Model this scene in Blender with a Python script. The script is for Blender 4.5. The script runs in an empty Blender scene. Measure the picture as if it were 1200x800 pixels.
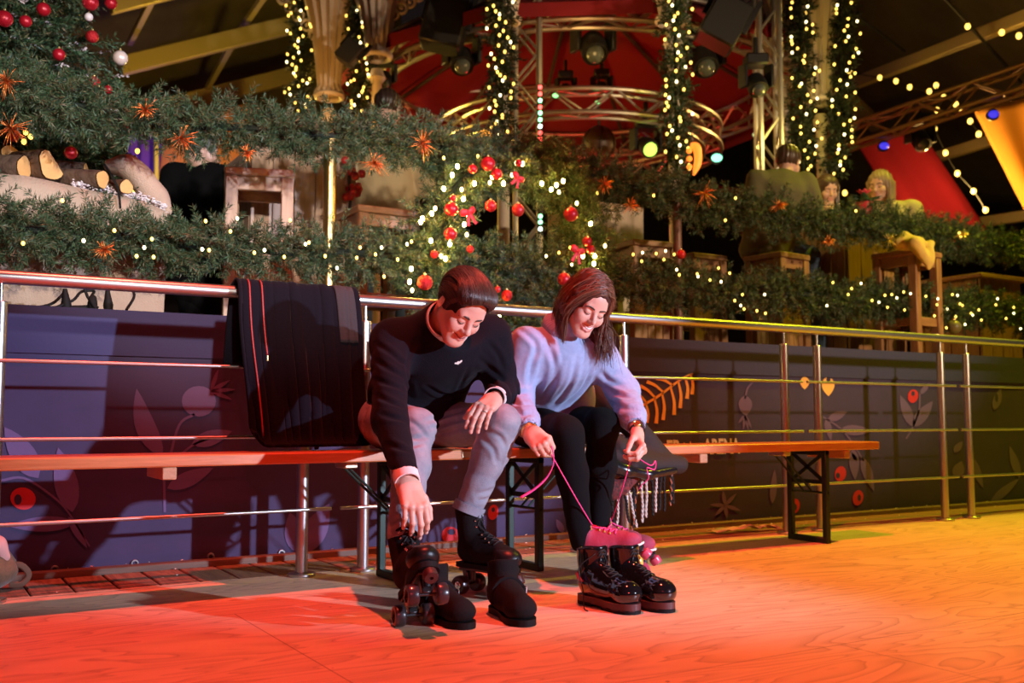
import bpy, math, random
import numpy as np
from math import sin, cos, pi, radians, sqrt, atan2
from mathutils import Vector, Matrix

rng = np.random.default_rng(7)
random.seed(7)
SC = bpy.context.scene
COL = SC.collection

# ------------------------------------------------------------------ camera frame
F_PX, CAM_H = 1166.7, 0.6
YAW, PITCH = radians(58.454), radians(4.362)
FW = np.array([cos(YAW) * cos(PITCH), sin(YAW) * cos(PITCH), sin(PITCH)])
RT = np.array([sin(YAW), -cos(YAW), 0.0])
UP = np.cross(RT, FW)
CAM = np.array([0, 0, CAM_H])


def ray(x, y):
    return FW * F_PX + RT * (x - 600) + UP * (400 - y)


def G(x, y, z=0.0):
    d = ray(x, y)
    return CAM + d * ((z - CAM_H) / d[2])


def P(x, y, Y):
    d = ray(x, y)
    return CAM + d * (Y / d[1])


def D(x, y, dep):
    return CAM + ray(x, y) * (dep / F_PX)


def A3(*v):
    return np.array(v, float)


def unit(v):
    v = np.asarray(v, float)
    return v / max(np.linalg.norm(v), 1e-9)


# ------------------------------------------------------------------ materials
MATS = {}


def mat(name, col, rough=0.6, metal=0.0, bump=None, var=None, emit=None, coat=0.0, sheen=0.0, spec=None, sss=0.0, trans=0.0, stretch=(1, 1, 1)):
    """principled material; bump=(scale, strength); var=(scale, colour2) mixes a second colour by noise"""
    if name in MATS:
        return MATS[name]
    m = bpy.data.materials.new(name)
    m.use_nodes = True
    nt = m.node_tree
    b = nt.nodes['Principled BSDF']
    b.inputs['Base Color'].default_value = (*col, 1)
    b.inputs['Roughness'].default_value = rough
    b.inputs['Metallic'].default_value = metal
    b.inputs['Coat Weight'].default_value = coat
    b.inputs['Sheen Weight'].default_value = sheen
    if spec is not None:
        b.inputs['Specular IOR Level'].default_value = spec
    if sss:
        b.inputs['Subsurface Weight'].default_value = sss
        b.inputs['Subsurface Radius'].default_value = (0.012, 0.004, 0.002)
        b.inputs['Subsurface Scale'].default_value = 1.0
    if trans:
        b.inputs['Transmission Weight'].default_value = trans
    if emit:
        b.inputs['Emission Color'].default_value = (*emit[0], 1)
        b.inputs['Emission Strength'].default_value = emit[1]
    tc = None

    def coords():
        nonlocal tc
        if tc is None:
            t = nt.nodes.new('ShaderNodeTexCoord')
            mp = nt.nodes.new('ShaderNodeMapping')
            mp.inputs['Scale'].default_value = stretch
            nt.links.new(t.outputs['Object'], mp.inputs['Vector'])
            tc = mp
        return tc.outputs['Vector']
    if var:
        n = nt.nodes.new('ShaderNodeTexNoise')
        n.inputs['Scale'].default_value = var[0]
        n.inputs['Detail'].default_value = 6
        n.inputs['Roughness'].default_value = 0.65
        nt.links.new(coords(), n.inputs['Vector'])
        r = nt.nodes.new('ShaderNodeValToRGB')
        r.color_ramp.elements[0].position = 0.35
        r.color_ramp.elements[1].position = 0.65
        r.color_ramp.elements[0].color = (*col, 1)
        r.color_ramp.elements[1].color = (*var[1], 1)
        nt.links.new(n.outputs['Fac'], r.inputs['Fac'])
        nt.links.new(r.outputs['Color'], b.inputs['Base Color'])
    if bump:
        n = nt.nodes.new('ShaderNodeTexNoise')
        n.inputs['Scale'].default_value = bump[0]
        n.inputs['Detail'].default_value = 4
        nt.links.new(coords(), n.inputs['Vector'])
        bp = nt.nodes.new('ShaderNodeBump')
        bp.inputs['Strength'].default_value = bump[1]
        bp.inputs['Distance'].default_value = 0.01
        nt.links.new(n.outputs['Fac'], bp.inputs['Height'])
        nt.links.new(bp.outputs['Normal'], b.inputs['Normal'])
    MATS[name] = m
    return m


def wood(name, c1, c2, scale=6.0, stretch=(1, 12, 12), rough=0.55, bump=0.15):
    """streaky wood; grain runs along the axis whose stretch is small"""
    if name in MATS:
        return MATS[name]
    m = mat(name, c1, rough)
    nt = m.node_tree
    b = nt.nodes['Principled BSDF']
    t = nt.nodes.new('ShaderNodeTexCoord')
    mp = nt.nodes.new('ShaderNodeMapping')
    mp.inputs['Scale'].default_value = stretch
    nt.links.new(t.outputs['Object'], mp.inputs['Vector'])
    n = nt.nodes.new('ShaderNodeTexNoise')
    n.inputs['Scale'].default_value = scale
    n.inputs['Detail'].default_value = 5
    n.inputs['Distortion'].default_value = 0.6
    nt.links.new(mp.outputs['Vector'], n.inputs['Vector'])
    r = nt.nodes.new('ShaderNodeValToRGB')
    r.color_ramp.elements[0].position = 0.3
    r.color_ramp.elements[1].position = 0.7
    r.color_ramp.elements[0].color = (*c2, 1)
    r.color_ramp.elements[1].color = (*c1, 1)
    nt.links.new(n.outputs['Fac'], r.inputs['Fac'])
    nt.links.new(r.outputs['Color'], b.inputs['Base Color'])
    bp = nt.nodes.new('ShaderNodeBump')
    bp.inputs['Strength'].default_value = bump
    bp.inputs['Distance'].default_value = 0.004
    nt.links.new(n.outputs['Fac'], bp.inputs['Height'])
    nt.links.new(bp.outputs['Normal'], b.inputs['Normal'])
    return m


def foliage_mat(name, cols, rough=0.55):
    if name in MATS:
        return MATS[name]
    m = mat(name, cols[0], rough)
    nt = m.node_tree
    b = nt.nodes['Principled BSDF']
    g = nt.nodes.new('ShaderNodeNewGeometry')
    r = nt.nodes.new('ShaderNodeValToRGB')
    r.color_ramp.interpolation = 'LINEAR'
    els = r.color_ramp.elements
    while len(els) < len(cols):
        els.new(0.5)
    for i, c in enumerate(cols):
        els[i].position = i / (len(cols) - 1)
        els[i].color = (*c, 1)
    nt.links.new(g.outputs['Random Per Island'], r.inputs['Fac'])
    nt.links.new(r.outputs['Color'], b.inputs['Base Color'])
    return m


# ------------------------------------------------------------------ objects
ORG = {}


def thing(name, label, cat, loc=(0, 0, 0), group=None):
    o = bpy.data.objects.new(name, None)
    COL.objects.link(o)
    o.empty_display_size = 0.05
    o.location = tuple(map(float, loc))
    tag(o, label, cat, group)
    ORG[o.name] = np.array(loc, float)
    return o


def tag(o, label, cat, group=None, kind=None):
    o['label'] = label
    o['category'] = cat
    if group:
        o['group'] = group
    if kind:
        o['kind'] = kind
    return o


def structure(o, label=None):
    o['kind'] = 'structure'
    if label:
        o['label'] = label
    return o


def copy_tree(o, parent=None):
    c = o.copy()
    COL.objects.link(c)
    if parent is not None:
        c.parent = parent
    ORG[c.name] = ORG.get(o.name, np.zeros(3))
    for ch in list(o.children):
        copy_tree(ch, c)
    return c


def raw_obj(name, V, Fc, mats, parent=None, mids=None, smooth=True, angle=38, origin=None):
    """V (n,3) world coords; Fc list of index tuples or an (m,k) array"""
    V = np.asarray(V, float)
    if parent is not None:
        off = ORG[parent.name]
    elif origin is not None:
        off = np.asarray(origin, float)
    else:
        lo, hi = V.min(0), V.max(0)
        off = A3((lo[0] + hi[0]) / 2, (lo[1] + hi[1]) / 2, lo[2])
    me = bpy.data.meshes.new(name)
    Vl = V - off
    if isinstance(Fc, np.ndarray):
        m, k = Fc.shape
        me.vertices.add(len(Vl))
        me.vertices.foreach_set('co', Vl.astype(np.float32).ravel())
        me.loops.add(m * k)
        me.loops.foreach_set('vertex_index', Fc.astype(np.int32).ravel())
        me.polygons.add(m)
        me.polygons.foreach_set('loop_start', np.arange(0, m * k, k, dtype=np.int32))
        me.update(calc_edges=True)
    else:
        me.from_pydata(Vl.tolist(), [], [tuple(map(int, f)) for f in Fc])
    if not isinstance(mats, (list, tuple)):
        mats = [mats]
    for mm in mats:
        me.materials.append(mm)
    if mids is not None:
        me.polygons.foreach_set('material_index', np.asarray(mids, np.int32))
    me.validate()
    if smooth:
        me.shade_smooth()
        if angle < 170:
            me.set_sharp_from_angle(angle=radians(angle))
    o = bpy.data.objects.new(name, me)
    COL.objects.link(o)
    if parent is not None:
        o.parent = parent
    else:
        o.location = tuple(off)
    ORG[o.name] = off
    return o


def frame_from(d):
    d = unit(d)
    a = A3(0, 0, 1) if abs(d[2]) < 0.92 else A3(1, 0, 0)
    s = unit(np.cross(a, d))
    return s, np.cross(d, s), d


def rotz(a):
    return A3((cos(a), -sin(a), 0), (sin(a), cos(a), 0), (0, 0, 1)).reshape(3, 3)


class MB:
    """collects shapes into ONE mesh"""

    def __init__(s):
        s.v, s.f, s.m = [], [], []
        s.n = 0
        s.cur = 0

    def add(s, V, Fc):
        V = np.asarray(V, float)
        s.v.append(V)
        for f in Fc:
            s.f.append(tuple(int(i) + s.n for i in f))
            s.m.append(s.cur)
        s.n += len(V)
        return s

    def box(s, c, size, R=None, bev=0.003):
        h = np.asarray(size, float) / 2
        b = min(bev, h.min() * 0.49)
        V, idx = [], {}
        for sx in (-1, 1):
            for sy in (-1, 1):
                for sz in (-1, 1):
                    sg = A3(sx, sy, sz)
                    for ax in range(3):
                        p = sg * (h - b)
                        p[ax] = sg[ax] * h[ax]
                        idx[(sx, sy, sz, ax)] = len(V)
                        V.append(p)
        Fc = []
        for ax in range(3):
            o1, o2 = [a for a in range(3) if a != ax]
            for sg in (-1, 1):
                q = []
                for a, b_ in ((-1, -1), (1, -1), (1, 1), (-1, 1)):
                    k = [0, 0, 0]
                    k[ax] = sg
                    k[o1] = a
                    k[o2] = b_
                    q.append(idx[(*k, ax)])
                Fc.append(q)
        for ax in range(3):
            o1, o2 = [a for a in range(3) if a != ax]
            for a in (-1, 1):
                for b_ in (-1, 1):
                    k = [0, 0, 0]
                    k[o1] = a
                    k[o2] = b_
                    k1 = list(k)
                    k1[ax] = -1
                    k2 = list(k)
                    k2[ax] = 1
                    Fc.append([idx[(*k1, o1)], idx[(*k2, o1)], idx[(*k2, o2)], idx[(*k1, o2)]])
        for sx in (-1, 1):
            for sy in (-1, 1):
                for sz in (-1, 1):
                    Fc.append([idx[(sx, sy, sz, a)] for a in range(3)])
        V = np.array(V)
        # make every face point outwards
        F2 = []
        for q in Fc:
            c0 = V[q].mean(0)
            nrm = np.cross(V[q[1]] - V[q[0]], V[q[2]] - V[q[0]])
            F2.append(q if nrm @ c0 > 0 else q[::-1])
        if R is not None:
            V = V @ np.asarray(R).T
        return s.add(V + np.asarray(c, float), F2)

    def beam(s, a, b, w, h, bev=0.003, up=None):
        """box from a to b with cross-section w x h"""
        a, b = np.asarray(a, float), np.asarray(b, float)
        d = b - a
        L = np.linalg.norm(d)
        d = d / L
        upv = A3(0, 0, 1) if up is None else np.asarray(up, float)
        if abs(d @ unit(upv)) > 0.97:
            upv = A3(0, 1, 0)
        sx = unit(np.cross(upv, d))
        sz = np.cross(d, sx)
        R = np.column_stack([sx, sz, d])
        return s.box((a + b) / 2, (w, h, L), R, bev)

    def tube(s, pts, r, n=8, caps=True, closed=False, flat=1.0, flatdir=None):
        pts = np.asarray(pts, float)
        k = len(pts)
        r = np.full(k, r, float) if np.isscalar(r) else np.asarray(r, float)
        T = np.gradient(pts, axis=0) if not closed else np.roll(pts, -1, 0) - np.roll(pts, 1, 0)
        T = T / np.maximum(np.linalg.norm(T, axis=1), 1e-9)[:, None]
        if flatdir is not None:
            s0 = unit(np.cross(flatdir, T[0]))
        else:
            s0 = frame_from(T[0])[0]
        V = []
        ang = np.arange(n) * 2 * pi / n
        S = s0
        for i in range(k):
            S = unit(S - (S @ T[i]) * T[i])
            N = np.cross(T[i], S)
            V.append(pts[i] + r[i] * (np.cos(ang)[:, None] * S + flat * np.sin(ang)[:, None] * N))
        V = np.vstack(V)
        Fc = []
        rows = k if closed else k - 1
        for i in range(rows):
            i2 = (i + 1) % k
            for j in range(n):
                j2 = (j + 1) % n
                Fc.append((i * n + j, i * n + j2, i2 * n + j2, i2 * n + j))
        if caps and not closed:
            Fc.append(tuple(range(n))[::-1])
            Fc.append(tuple((k - 1) * n + j for j in range(n)))
        return s.add(V, Fc)

    def cyl(s, a, b, r, n=16, r2=None, bev=0.0):
        a, b = np.asarray(a, float), np.asarray(b, float)
        r2 = r if r2 is None else r2
        if bev > 0:
            d = unit(b - a)
            return s.tube([a, a + d * 1e-5, a + d * bev, b - d * bev, b - d * 1e-5, b], [max(r - bev, 1e-4), r - bev, r, r2, r2 - bev, max(r2 - bev, 1e-4)], n)
        return s.tube([a, b], [r, r2], n)

    def lathe(s, c, axis, prof, n=20):
        """prof: list of (radius, height along axis)"""
        S, N, T = frame_from(axis)
        c = np.asarray(c, float)
        ang = np.arange(n) * 2 * pi / n
        V = np.vstack([c + T * hgt + max(r, 1e-5) * (np.cos(ang)[:, None] * S + np.sin(ang)[:, None] * N) for r, hgt in prof])
        Fc = []
        for i in range(len(prof) - 1):
            for j in range(n):
                j2 = (j + 1) % n
                Fc.append((i * n + j, i * n + j2, (i + 1) * n + j2, (i + 1) * n + j))
        Fc.append(tuple(range(n))[::-1])
        Fc.append(tuple((len(prof) - 1) * n + j for j in range(n)))
        return s.add(V, Fc)

    def ball(s, c, r, n=12, R=None):
        """r scalar or 3 radii"""
        r = np.full(3, r, float) if np.isscalar(r) else np.asarray(r, float)
        m = max(4, n // 2)
        V = [A3(0, 0, -1)]
        for i in range(1, m):
            t = pi * i / m
            for j in range(n):
                a = 2 * pi * j / n
                V.append(A3(sin(t) * cos(a), sin(t) * sin(a), -cos(t)))
        V.append(A3(0, 0, 1))
        V = np.array(V) * r
        if R is not None:
            V = V @ np.asarray(R).T
        Fc = []
        for j in range(n):
            Fc.append((0, 1 + (j + 1) % n, 1 + j))
        for i in range(m - 2):
            for j in range(n):
                a = 1 + i * n
                Fc.append((a + j, a + (j + 1) % n, a + n + (j + 1) % n, a + n + j))
        a = 1 + (m - 2) * n
        for j in range(n):
            Fc.append((a + j, a + (j + 1) % n, len(V) - 1))
        return s.add(V + np.asarray(c, float), Fc)

    def torus(s, c, axis, R, r, n=24, k=8, flat=1.0):
        S, N, T = frame_from(axis)
        a = np.arange(n) * 2 * pi / n
        pts = np.asarray(c, float) + R * (np.cos(a)[:, None] * S + np.sin(a)[:, None] * N)
        return s.tube(pts, r, k, closed=True, flat=flat, flatdir=T)

    def prism(s, poly, ext):
        """planar polygon (k,3) extruded by vector ext"""
        poly = np.asarray(poly, float)
        k = len(poly)
        V = np.vstack([poly, poly + np.asarray(ext, float)])
        nrm = sum(np.cross(poly[i], poly[(i + 1) % k]) for i in range(k))
        top = tuple(range(k))
        bot = tuple(range(k, 2 * k))
        sides = [(i, (i + 1) % k, (i + 1) % k + k, i + k) for i in range(k)]
        if nrm @ np.asarray(ext, float) > 0:
            Fc = [top[::-1], bot] + sides
        else:
            Fc = [top, bot[::-1]] + [q[::-1] for q in sides]
        return s.add(V, Fc)

    def grid(s, Pts):
        """(a,b,3) array of points -> quads"""
        a, b = Pts.shape[:2]
        Fc = [(i * b + j, i * b + j + 1, (i + 1) * b + j + 1, (i + 1) * b + j) for i in range(a - 1) for j in range(b - 1)]
        return s.add(Pts.reshape(-1, 3), Fc)

    def build(s, name, mats, parent=None, smooth=True, angle=38, origin=None):
        V = np.vstack(s.v)
        return raw_obj(name, V, s.f, mats, parent, s.m if isinstance(mats, (list, tuple)) else None, smooth, angle, origin)


def spline(pts, n=8):
    """Catmull-Rom through pts"""
    p = np.asarray(pts, float)
    p = np.vstack([2 * p[0] - p[1], p, 2 * p[-1] - p[-2]])
    out = []
    for i in range(1, len(p) - 2):
        for t in np.arange(n) / n:
            a, b, c, d = p[i - 1], p[i], p[i + 1], p[i + 2]
            out.append(0.5 * ((2 * b) + (c - a) * t + (2 * a - 5 * b + 4 * c - d) * t * t + (3 * b - a - 3 * c + d) * t ** 3))
    out.append(p[-2])
    return np.array(out)


# ------------------------------------------------------------------ implicit surfaces
def smin(a, b, k):
    if k <= 0:
        return np.minimum(a, b)
    h = np.maximum(k - np.abs(a - b), 0) / k
    return np.minimum(a, b) - h * h * k * 0.25


class Field:
    """signed-distance grid; shapes blend smoothly, then surface nets turns it into one mesh"""

    def __init__(s, lo, hi, vox):
        s.lo = np.asarray(lo, float)
        s.vox = vox
        s.n = np.ceil((np.asarray(hi, float) - s.lo) / vox).astype(int) + 1
        s.d = np.full(s.n, 0.5, np.float32)
        s.ax = [s.lo[i] + np.arange(s.n[i]) * vox for i in range(3)]

    def sl(s, lo, hi):
        a = np.maximum(np.floor((np.asarray(lo) - s.lo) / s.vox).astype(int), 0)
        b = np.minimum(np.ceil((np.asarray(hi) - s.lo) / s.vox).astype(int) + 1, s.n)
        if (b <= a).any():
            return None, None
        sl = tuple(slice(a[i], b[i]) for i in range(3))
        X = np.stack(np.meshgrid(*[s.ax[i][sl[i]] for i in range(3)], indexing='ij'), -1)
        return sl, X

    def put(s, sl, d, k, op):
        cur = s.d[sl]
        if op == 'u':
            s.d[sl] = smin(cur, d, k)
        elif op == 's':
            s.d[sl] = -smin(-cur, d, k)
        elif op == 'i':
            s.d[sl] = -smin(-cur, -d, k)

    def cap(s, a, b, ra, rb=None, k=0.02, op='u', wide=None, flat=1.0):
        """tapered capsule; wide = direction in which it is wider by 1/flat"""
        a, b = np.asarray(a, float), np.asarray(b, float)
        rb = ra if rb is None else rb
        m = max(ra, rb) / min(flat, 1) + k + 3 * s.vox
        sl, X = s.sl(np.minimum(a, b) - m, np.maximum(a, b) + m)
        if sl is None:
            return s
        ab = b - a
        L2 = ab @ ab + 1e-12
        t = np.clip(((X - a) @ ab) / L2, 0, 1)
        q = X - a - t[..., None] * ab
        if wide is not None:
            w = unit(wide)
            c = q @ w
            q = q - ((1 - flat) * c)[..., None] * w
        d = np.linalg.norm(q, axis=-1) - (ra + (rb - ra) * t)
        s.put(sl, d, k, op)
        return s

    def ell(s, c, r, R=None, k=0.02, op='u'):
        c, r = np.asarray(c, float), np.asarray(r, float)
        m = r.max() + k + 3 * s.vox
        sl, X = s.sl(c - m, c + m)
        if sl is None:
            return s
        q = X - c
        if R is not None:
            q = q @ np.asarray(R)
        k0 = np.linalg.norm(q / r, axis=-1)
        k1 = np.linalg.norm(q / (r * r), axis=-1)
        d = np.where(k0 < 1e-6, -r.min(), k0 * (k0 - 1) / np.maximum(k1, 1e-9))
        s.put(sl, d, k, op)
        return s

    def path(s, pts, rs, k=0.02, op='u'):
        rs = [rs] * len(pts) if np.isscalar(rs) else rs
        for i in range(len(pts) - 1):
            s.cap(pts[i], pts[i + 1], rs[i], rs[i + 1], k, op)
        return s

    def cut(s, p, n, k=0.0):
        """keep the side away from n"""
        X = np.stack(np.meshgrid(*s.ax, indexing='ij'), -1)
        d = (X - np.asarray(p)) @ unit(n)
        s.d = -smin(-s.d, -d.astype(np.float32), k)
        return s

    def warp(s, fn):
        X = np.stack(np.meshgrid(*s.ax, indexing='ij'), -1)
        band = np.abs(s.d) < 0.03
        s.d[band] += fn(X[band]).astype(np.float32)
        return s

    def mesh(s):
        d = s.d.copy()
        for ax in range(3):
            sl = [slice(None)] * 3
            sl[ax] = 0
            d[tuple(sl)] = np.maximum(d[tuple(sl)], 1e-4)
            sl[ax] = -1
            d[tuple(sl)] = np.maximum(d[tuple(sl)], 1e-4)
        n = d.shape
        ins = d < 0
        cs = tuple(k - 1 for k in n)
        acc = np.zeros(cs, np.int8)
        for i in (0, 1):
            for j in (0, 1):
                for k in (0, 1):
                    acc += ins[i:n[0] - 1 + i, j:n[1] - 1 + j, k:n[2] - 1 + k]
        act = np.argwhere((acc > 0) & (acc < 8))
        idx = np.full(cs, -1, np.int64)
        idx[tuple(act.T)] = np.arange(len(act))
        sp = np.zeros((len(act), 3))
        cnt = np.zeros(len(act))
        corners = [(i, j, k) for i in (0, 1) for j in (0, 1) for k in (0, 1)]
        dv = {c: d[act[:, 0] + c[0], act[:, 1] + c[1], act[:, 2] + c[2]] for c in corners}
        for c in corners:
            for ax in range(3):
                if c[ax] == 0:
                    e = list(c)
                    e[ax] = 1
                    e = tuple(e)
                    a, b = dv[c], dv[e]
                    x = (a < 0) != (b < 0)
                    t = np.where(x, a / np.where(x, a - b, 1), 0)
                    pt = np.array(c, float)[None] + t[:, None] * np.eye(3)[ax][None]
                    sp += np.where(x[:, None], pt, 0)
                    cnt += x
        V = s.lo + (act + sp / cnt[:, None]) * s.vox
        quads = []
        for ax in range(3):
            o1, o2 = (ax + 1) % 3, (ax + 2) % 3
            sl0 = [slice(None)] * 3
            sl1 = [slice(None)] * 3
            sl0[ax] = slice(0, n[ax] - 1)
            sl1[ax] = slice(1, n[ax])
            x0, x1 = ins[tuple(sl0)], ins[tuple(sl1)]
            e = np.argwhere(x0 != x1)
            e = e[(e[:, o1] > 0) & (e[:, o2] > 0) & (e[:, o1] < n[o1] - 1) & (e[:, o2] < n[o2] - 1)]
            st = x0[tuple(e.T)]

            def cell(a, b):
                q = e.copy()
                q[:, o1] -= a
                q[:, o2] -= b
                return idx[tuple(q.T)]
            q = np.stack([cell(1, 1), cell(0, 1), cell(0, 0), cell(1, 0)], 1)
            q[~st] = q[~st][:, ::-1]
            quads.append(q)
        Q = np.vstack(quads)
        Q = Q[(Q >= 0).all(1)]
        return V, Q


def smooth_mesh(V, Q, it=1, lam=0.5):
    n = len(V)
    for _ in range(it):
        acc = np.zeros_like(V)
        cnt = np.zeros(n)
        for a in range(4):
            i, j = Q[:, a], Q[:, (a + 1) % 4]
            for x, y in ((i, j), (j, i)):
                for c in range(3):
                    acc[:, c] += np.bincount(x, V[y, c], n)
                cnt += np.bincount(x, minlength=n)
        V = V + lam * (acc / np.maximum(cnt, 1)[:, None] - V)
    return V


def field_obj(name, fields, mats, parent=None, it=1, mids_fn=None, origin=None):
    if not isinstance(fields, (list, tuple)):
        fields = [fields]
    Vs, Qs, n = [], [], 0
    for f in fields:
        V, Q = f.mesh()
        V = smooth_mesh(V, Q, it)
        Vs.append(V)
        Qs.append(Q + n)
        n += len(V)
    V, Q = np.vstack(Vs), np.vstack(Qs)
    mids = None
    if mids_fn is not None:
        mids = mids_fn(V[Q].mean(1))
    return raw_obj(name, V, Q, mats, parent, mids, True, 180, origin)


def vnoise(X, f, seed=0):
    """cheap smooth pseudo-noise from a few rotated sines, about -1..1"""
    r = np.random.default_rng(seed)
    out = 0
    for i in range(5):
        d = unit(r.normal(size=3))
        out = out + np.sin((X @ d) * f * (0.7 + 0.25 * i) + r.uniform(0, 6.28) + 1.3 * np.sin((X @ unit(r.normal(size=3))) * f * 0.6))
    return out / 5 * 1.6


# ------------------------------------------------------------------ needle foliage
def needle_arrays(base, dirs, length, per, nl, nw, spread=0.9, rs=None):
    """base, dirs (n,3): branchlets; each gets `per` needles -> triangles"""
    rs = rs or rng
    n = len(base)
    t = rs.uniform(0.05, 1.0, (n, per))
    b = base[:, None, :] + dirs[:, None, :] * (t * length[:, None])[..., None]
    rnd = rs.normal(size=(n, per, 3))
    rnd -= (rnd * dirs[:, None, :]).sum(-1, keepdims=True) * dirs[:, None, :]
    rnd /= np.linalg.norm(rnd, axis=-1, keepdims=True) + 1e-9
    nd = dirs[:, None, :] * rs.uniform(0.5, 1.1, (n, per, 1)) + rnd * spread
    nd /= np.linalg.norm(nd, axis=-1, keepdims=True)
    L = nl * rs.uniform(0.65, 1.2, (n, per, 1))
    side = np.cross(nd, rs.normal(size=(n, per, 3)))
    side /= np.linalg.norm(side, axis=-1, keepdims=True) + 1e-9
    tip = b + nd * L
    mid = b + nd * L * 0.45
    V = np.stack([b, mid + side * nw, tip, mid - side * nw], 2).reshape(-1, 3)
    Fc = np.arange(len(V)).reshape(-1, 4)
    return V, Fc


def branch_needles(pts, per_m, blen, per, nl, nw, rad, outward=0.75, rs=None, spread=0.9, squash=(1, 1, 1)):
    """branchlets sprouting all round a poly-line"""
    rs = rs or rng
    pts = np.asarray(pts, float)
    seg = np.linalg.norm(np.diff(pts, axis=0), axis=1)
    cum = np.concatenate([[0], np.cumsum(seg)])
    n = int(cum[-1] * per_m)
    u = np.sort(rs.uniform(0, cum[-1], n))
    i = np.clip(np.searchsorted(cum, u) - 1, 0, len(seg) - 1)
    t = (u - cum[i]) / seg[i]
    T = np.diff(pts, axis=0)[i] / seg[i][:, None]
    base = pts[i] + T * (t * seg[i])[:, None]
    r = rs.normal(size=(n, 3))
    r -= (r * T).sum(1, keepdims=True) * T
    r /= np.linalg.norm(r, axis=1, keepdims=True)
    r *= np.array(squash)
    d = r * outward + T * rs.choice([-1, 1], n)[:, None] * rs.uniform(0.3, 0.9, n)[:, None] + rs.normal(size=(n, 3)) * 0.15
    d /= np.linalg.norm(d, axis=1, keepdims=True)
    L = blen * rs.uniform(0.6, 1.25, n)
    start = base + r * rad * rs.uniform(0.2, 1, n)[:, None]
    return needle_arrays(start, d, L, per, nl, nw, spread, rs)
# ------------------------------------------------------------------ rink floor
def plywood():
    m = mat('plywood_floor', (0.62, 0.47, 0.30), 0.5)
    nt = m.node_tree
    N = nt.nodes.new
    b = nt.nodes['Principled BSDF']
    L = nt.links.new
    t = N('ShaderNodeTexCoord')
    mp = N('ShaderNodeMapping')
    mp.inputs['Scale'].default_value = (0.55, 2.6, 1)
    L(t.outputs['Object'], mp.inputs['Vector'])
    n = N('ShaderNodeTexNoise')
    n.inputs['Scale'].default_value = 1.5
    n.inputs['Detail'].default_value = 3
    n.inputs['Distortion'].default_value = 0.5
    L(mp.outputs['Vector'], n.inputs['Vector'])
    mul = N('ShaderNodeMath')
    mul.operation = 'MULTIPLY'
    mul.inputs[1].default_value = 15
    L(n.outputs['Fac'], mul.inputs[0])
    fr = N('ShaderNodeMath')
    fr.operation = 'FRACT'
    L(mul.outputs[0], fr.inputs[0])
    r = N('ShaderNodeValToRGB')
    e = r.color_ramp.elements
    e[0].position = 0.0
    e[0].color = (0.55, 0.51, 0.49, 1)
    e[1].position = 0.14
    e[1].color = (1, 1, 1, 1)
    x = e.new(0.55)
    x.color = (0.95, 0.95, 0.95, 1)
    x = e.new(0.97)
    x.color = (0.78, 0.76, 0.74, 1)
    L(fr.outputs[0], r.inputs['Fac'])
    n2 = N('ShaderNodeTexNoise')
    n2.inputs['Scale'].default_value = 2.2
    n2.inputs['Detail'].default_value = 8
    L(mp.outputs['Vector'], n2.inputs['Vector'])
    r2 = N('ShaderNodeValToRGB')
    r2.color_ramp.elements[0].position = 0.3
    r2.color_ramp.elements[0].color = (0.72, 0.54, 0.35, 1)
    r2.color_ramp.elements[1].position = 0.7
    r2.color_ramp.elements[1].color = (0.80, 0.63, 0.43, 1)
    L(n2.outputs['Fac'], r2.inputs['Fac'])
    mx = N('ShaderNodeMix')
    mx.data_type = 'RGBA'
    mx.blend_type = 'MULTIPLY'
    mx.inputs['Factor'].default_value = 0.9
    L(r2.outputs['Color'], mx.inputs['A'])
    L(r.outputs['Color'], mx.inputs['B'])
    # little dark specks of dirt
    v = N('ShaderNodeTexVoronoi')
    v.inputs['Scale'].default_value = 5.5
    L(t.outputs['Object'], v.inputs['Vector'])
    vr = N('ShaderNodeValToRGB')
    vr.color_ramp.elements[0].position = 0.022
    vr.color_ramp.elements[0].color = (0.15, 0.1, 0.08, 1)
    vr.color_ramp.elements[1].position = 0.035
    vr.color_ramp.elements[1].color = (1, 1, 1, 1)
    L(v.outputs['Distance'], vr.inputs['Fac'])
    mx2 = N('ShaderNodeMix')
    mx2.data_type = 'RGBA'
    mx2.blend_type = 'MULTIPLY'
    mx2.inputs['Factor'].default_value = 1
    L(mx.outputs['Result'], mx2.inputs['A'])
    L(vr.outputs['Color'], mx2.inputs['B'])
    # sheet joints
    br = N('ShaderNodeTexBrick')
    br.inputs['Scale'].default_value = 1
    br.inputs['Brick Width'].default_value = 2.5
    br.inputs['Row Height'].default_value = 1.25
    br.inputs['Mortar Size'].default_value = 0.0016
    br.inputs['Mortar Smooth'].default_value = 0.1
    br.inputs['Color1'].default_value = (1, 1, 1, 1)
    br.inputs['Color2'].default_value = (0.96, 0.96, 0.96, 1)
    br.inputs['Mortar'].default_value = (0.35, 0.3, 0.25, 1)
    bm = N('ShaderNodeMapping')
    bm.inputs['Location'].default_value = (0.35, 0.66, 0)
    L(t.outputs['Object'], bm.inputs['Vector'])
    L(bm.outputs['Vector'], br.inputs['Vector'])
    mx3 = N('ShaderNodeMix')
    mx3.data_type = 'RGBA'
    mx3.blend_type = 'MULTIPLY'
    mx3.inputs['Factor'].default_value = 1
    L(mx2.outputs['Result'], mx3.inputs['A'])
    L(br.outputs['Color'], mx3.inputs['B'])
    L(mx3.outputs['Result'], b.inputs['Base Color'])
    bp = N('ShaderNodeBump')
    bp.inputs['Strength'].default_value = 0.08
    bp.inputs['Distance'].default_value = 0.003
    L(n2.outputs['Fac'], bp.inputs['Height'])
    L(bp.outputs['Normal'], b.inputs['Normal'])
    return m


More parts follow.
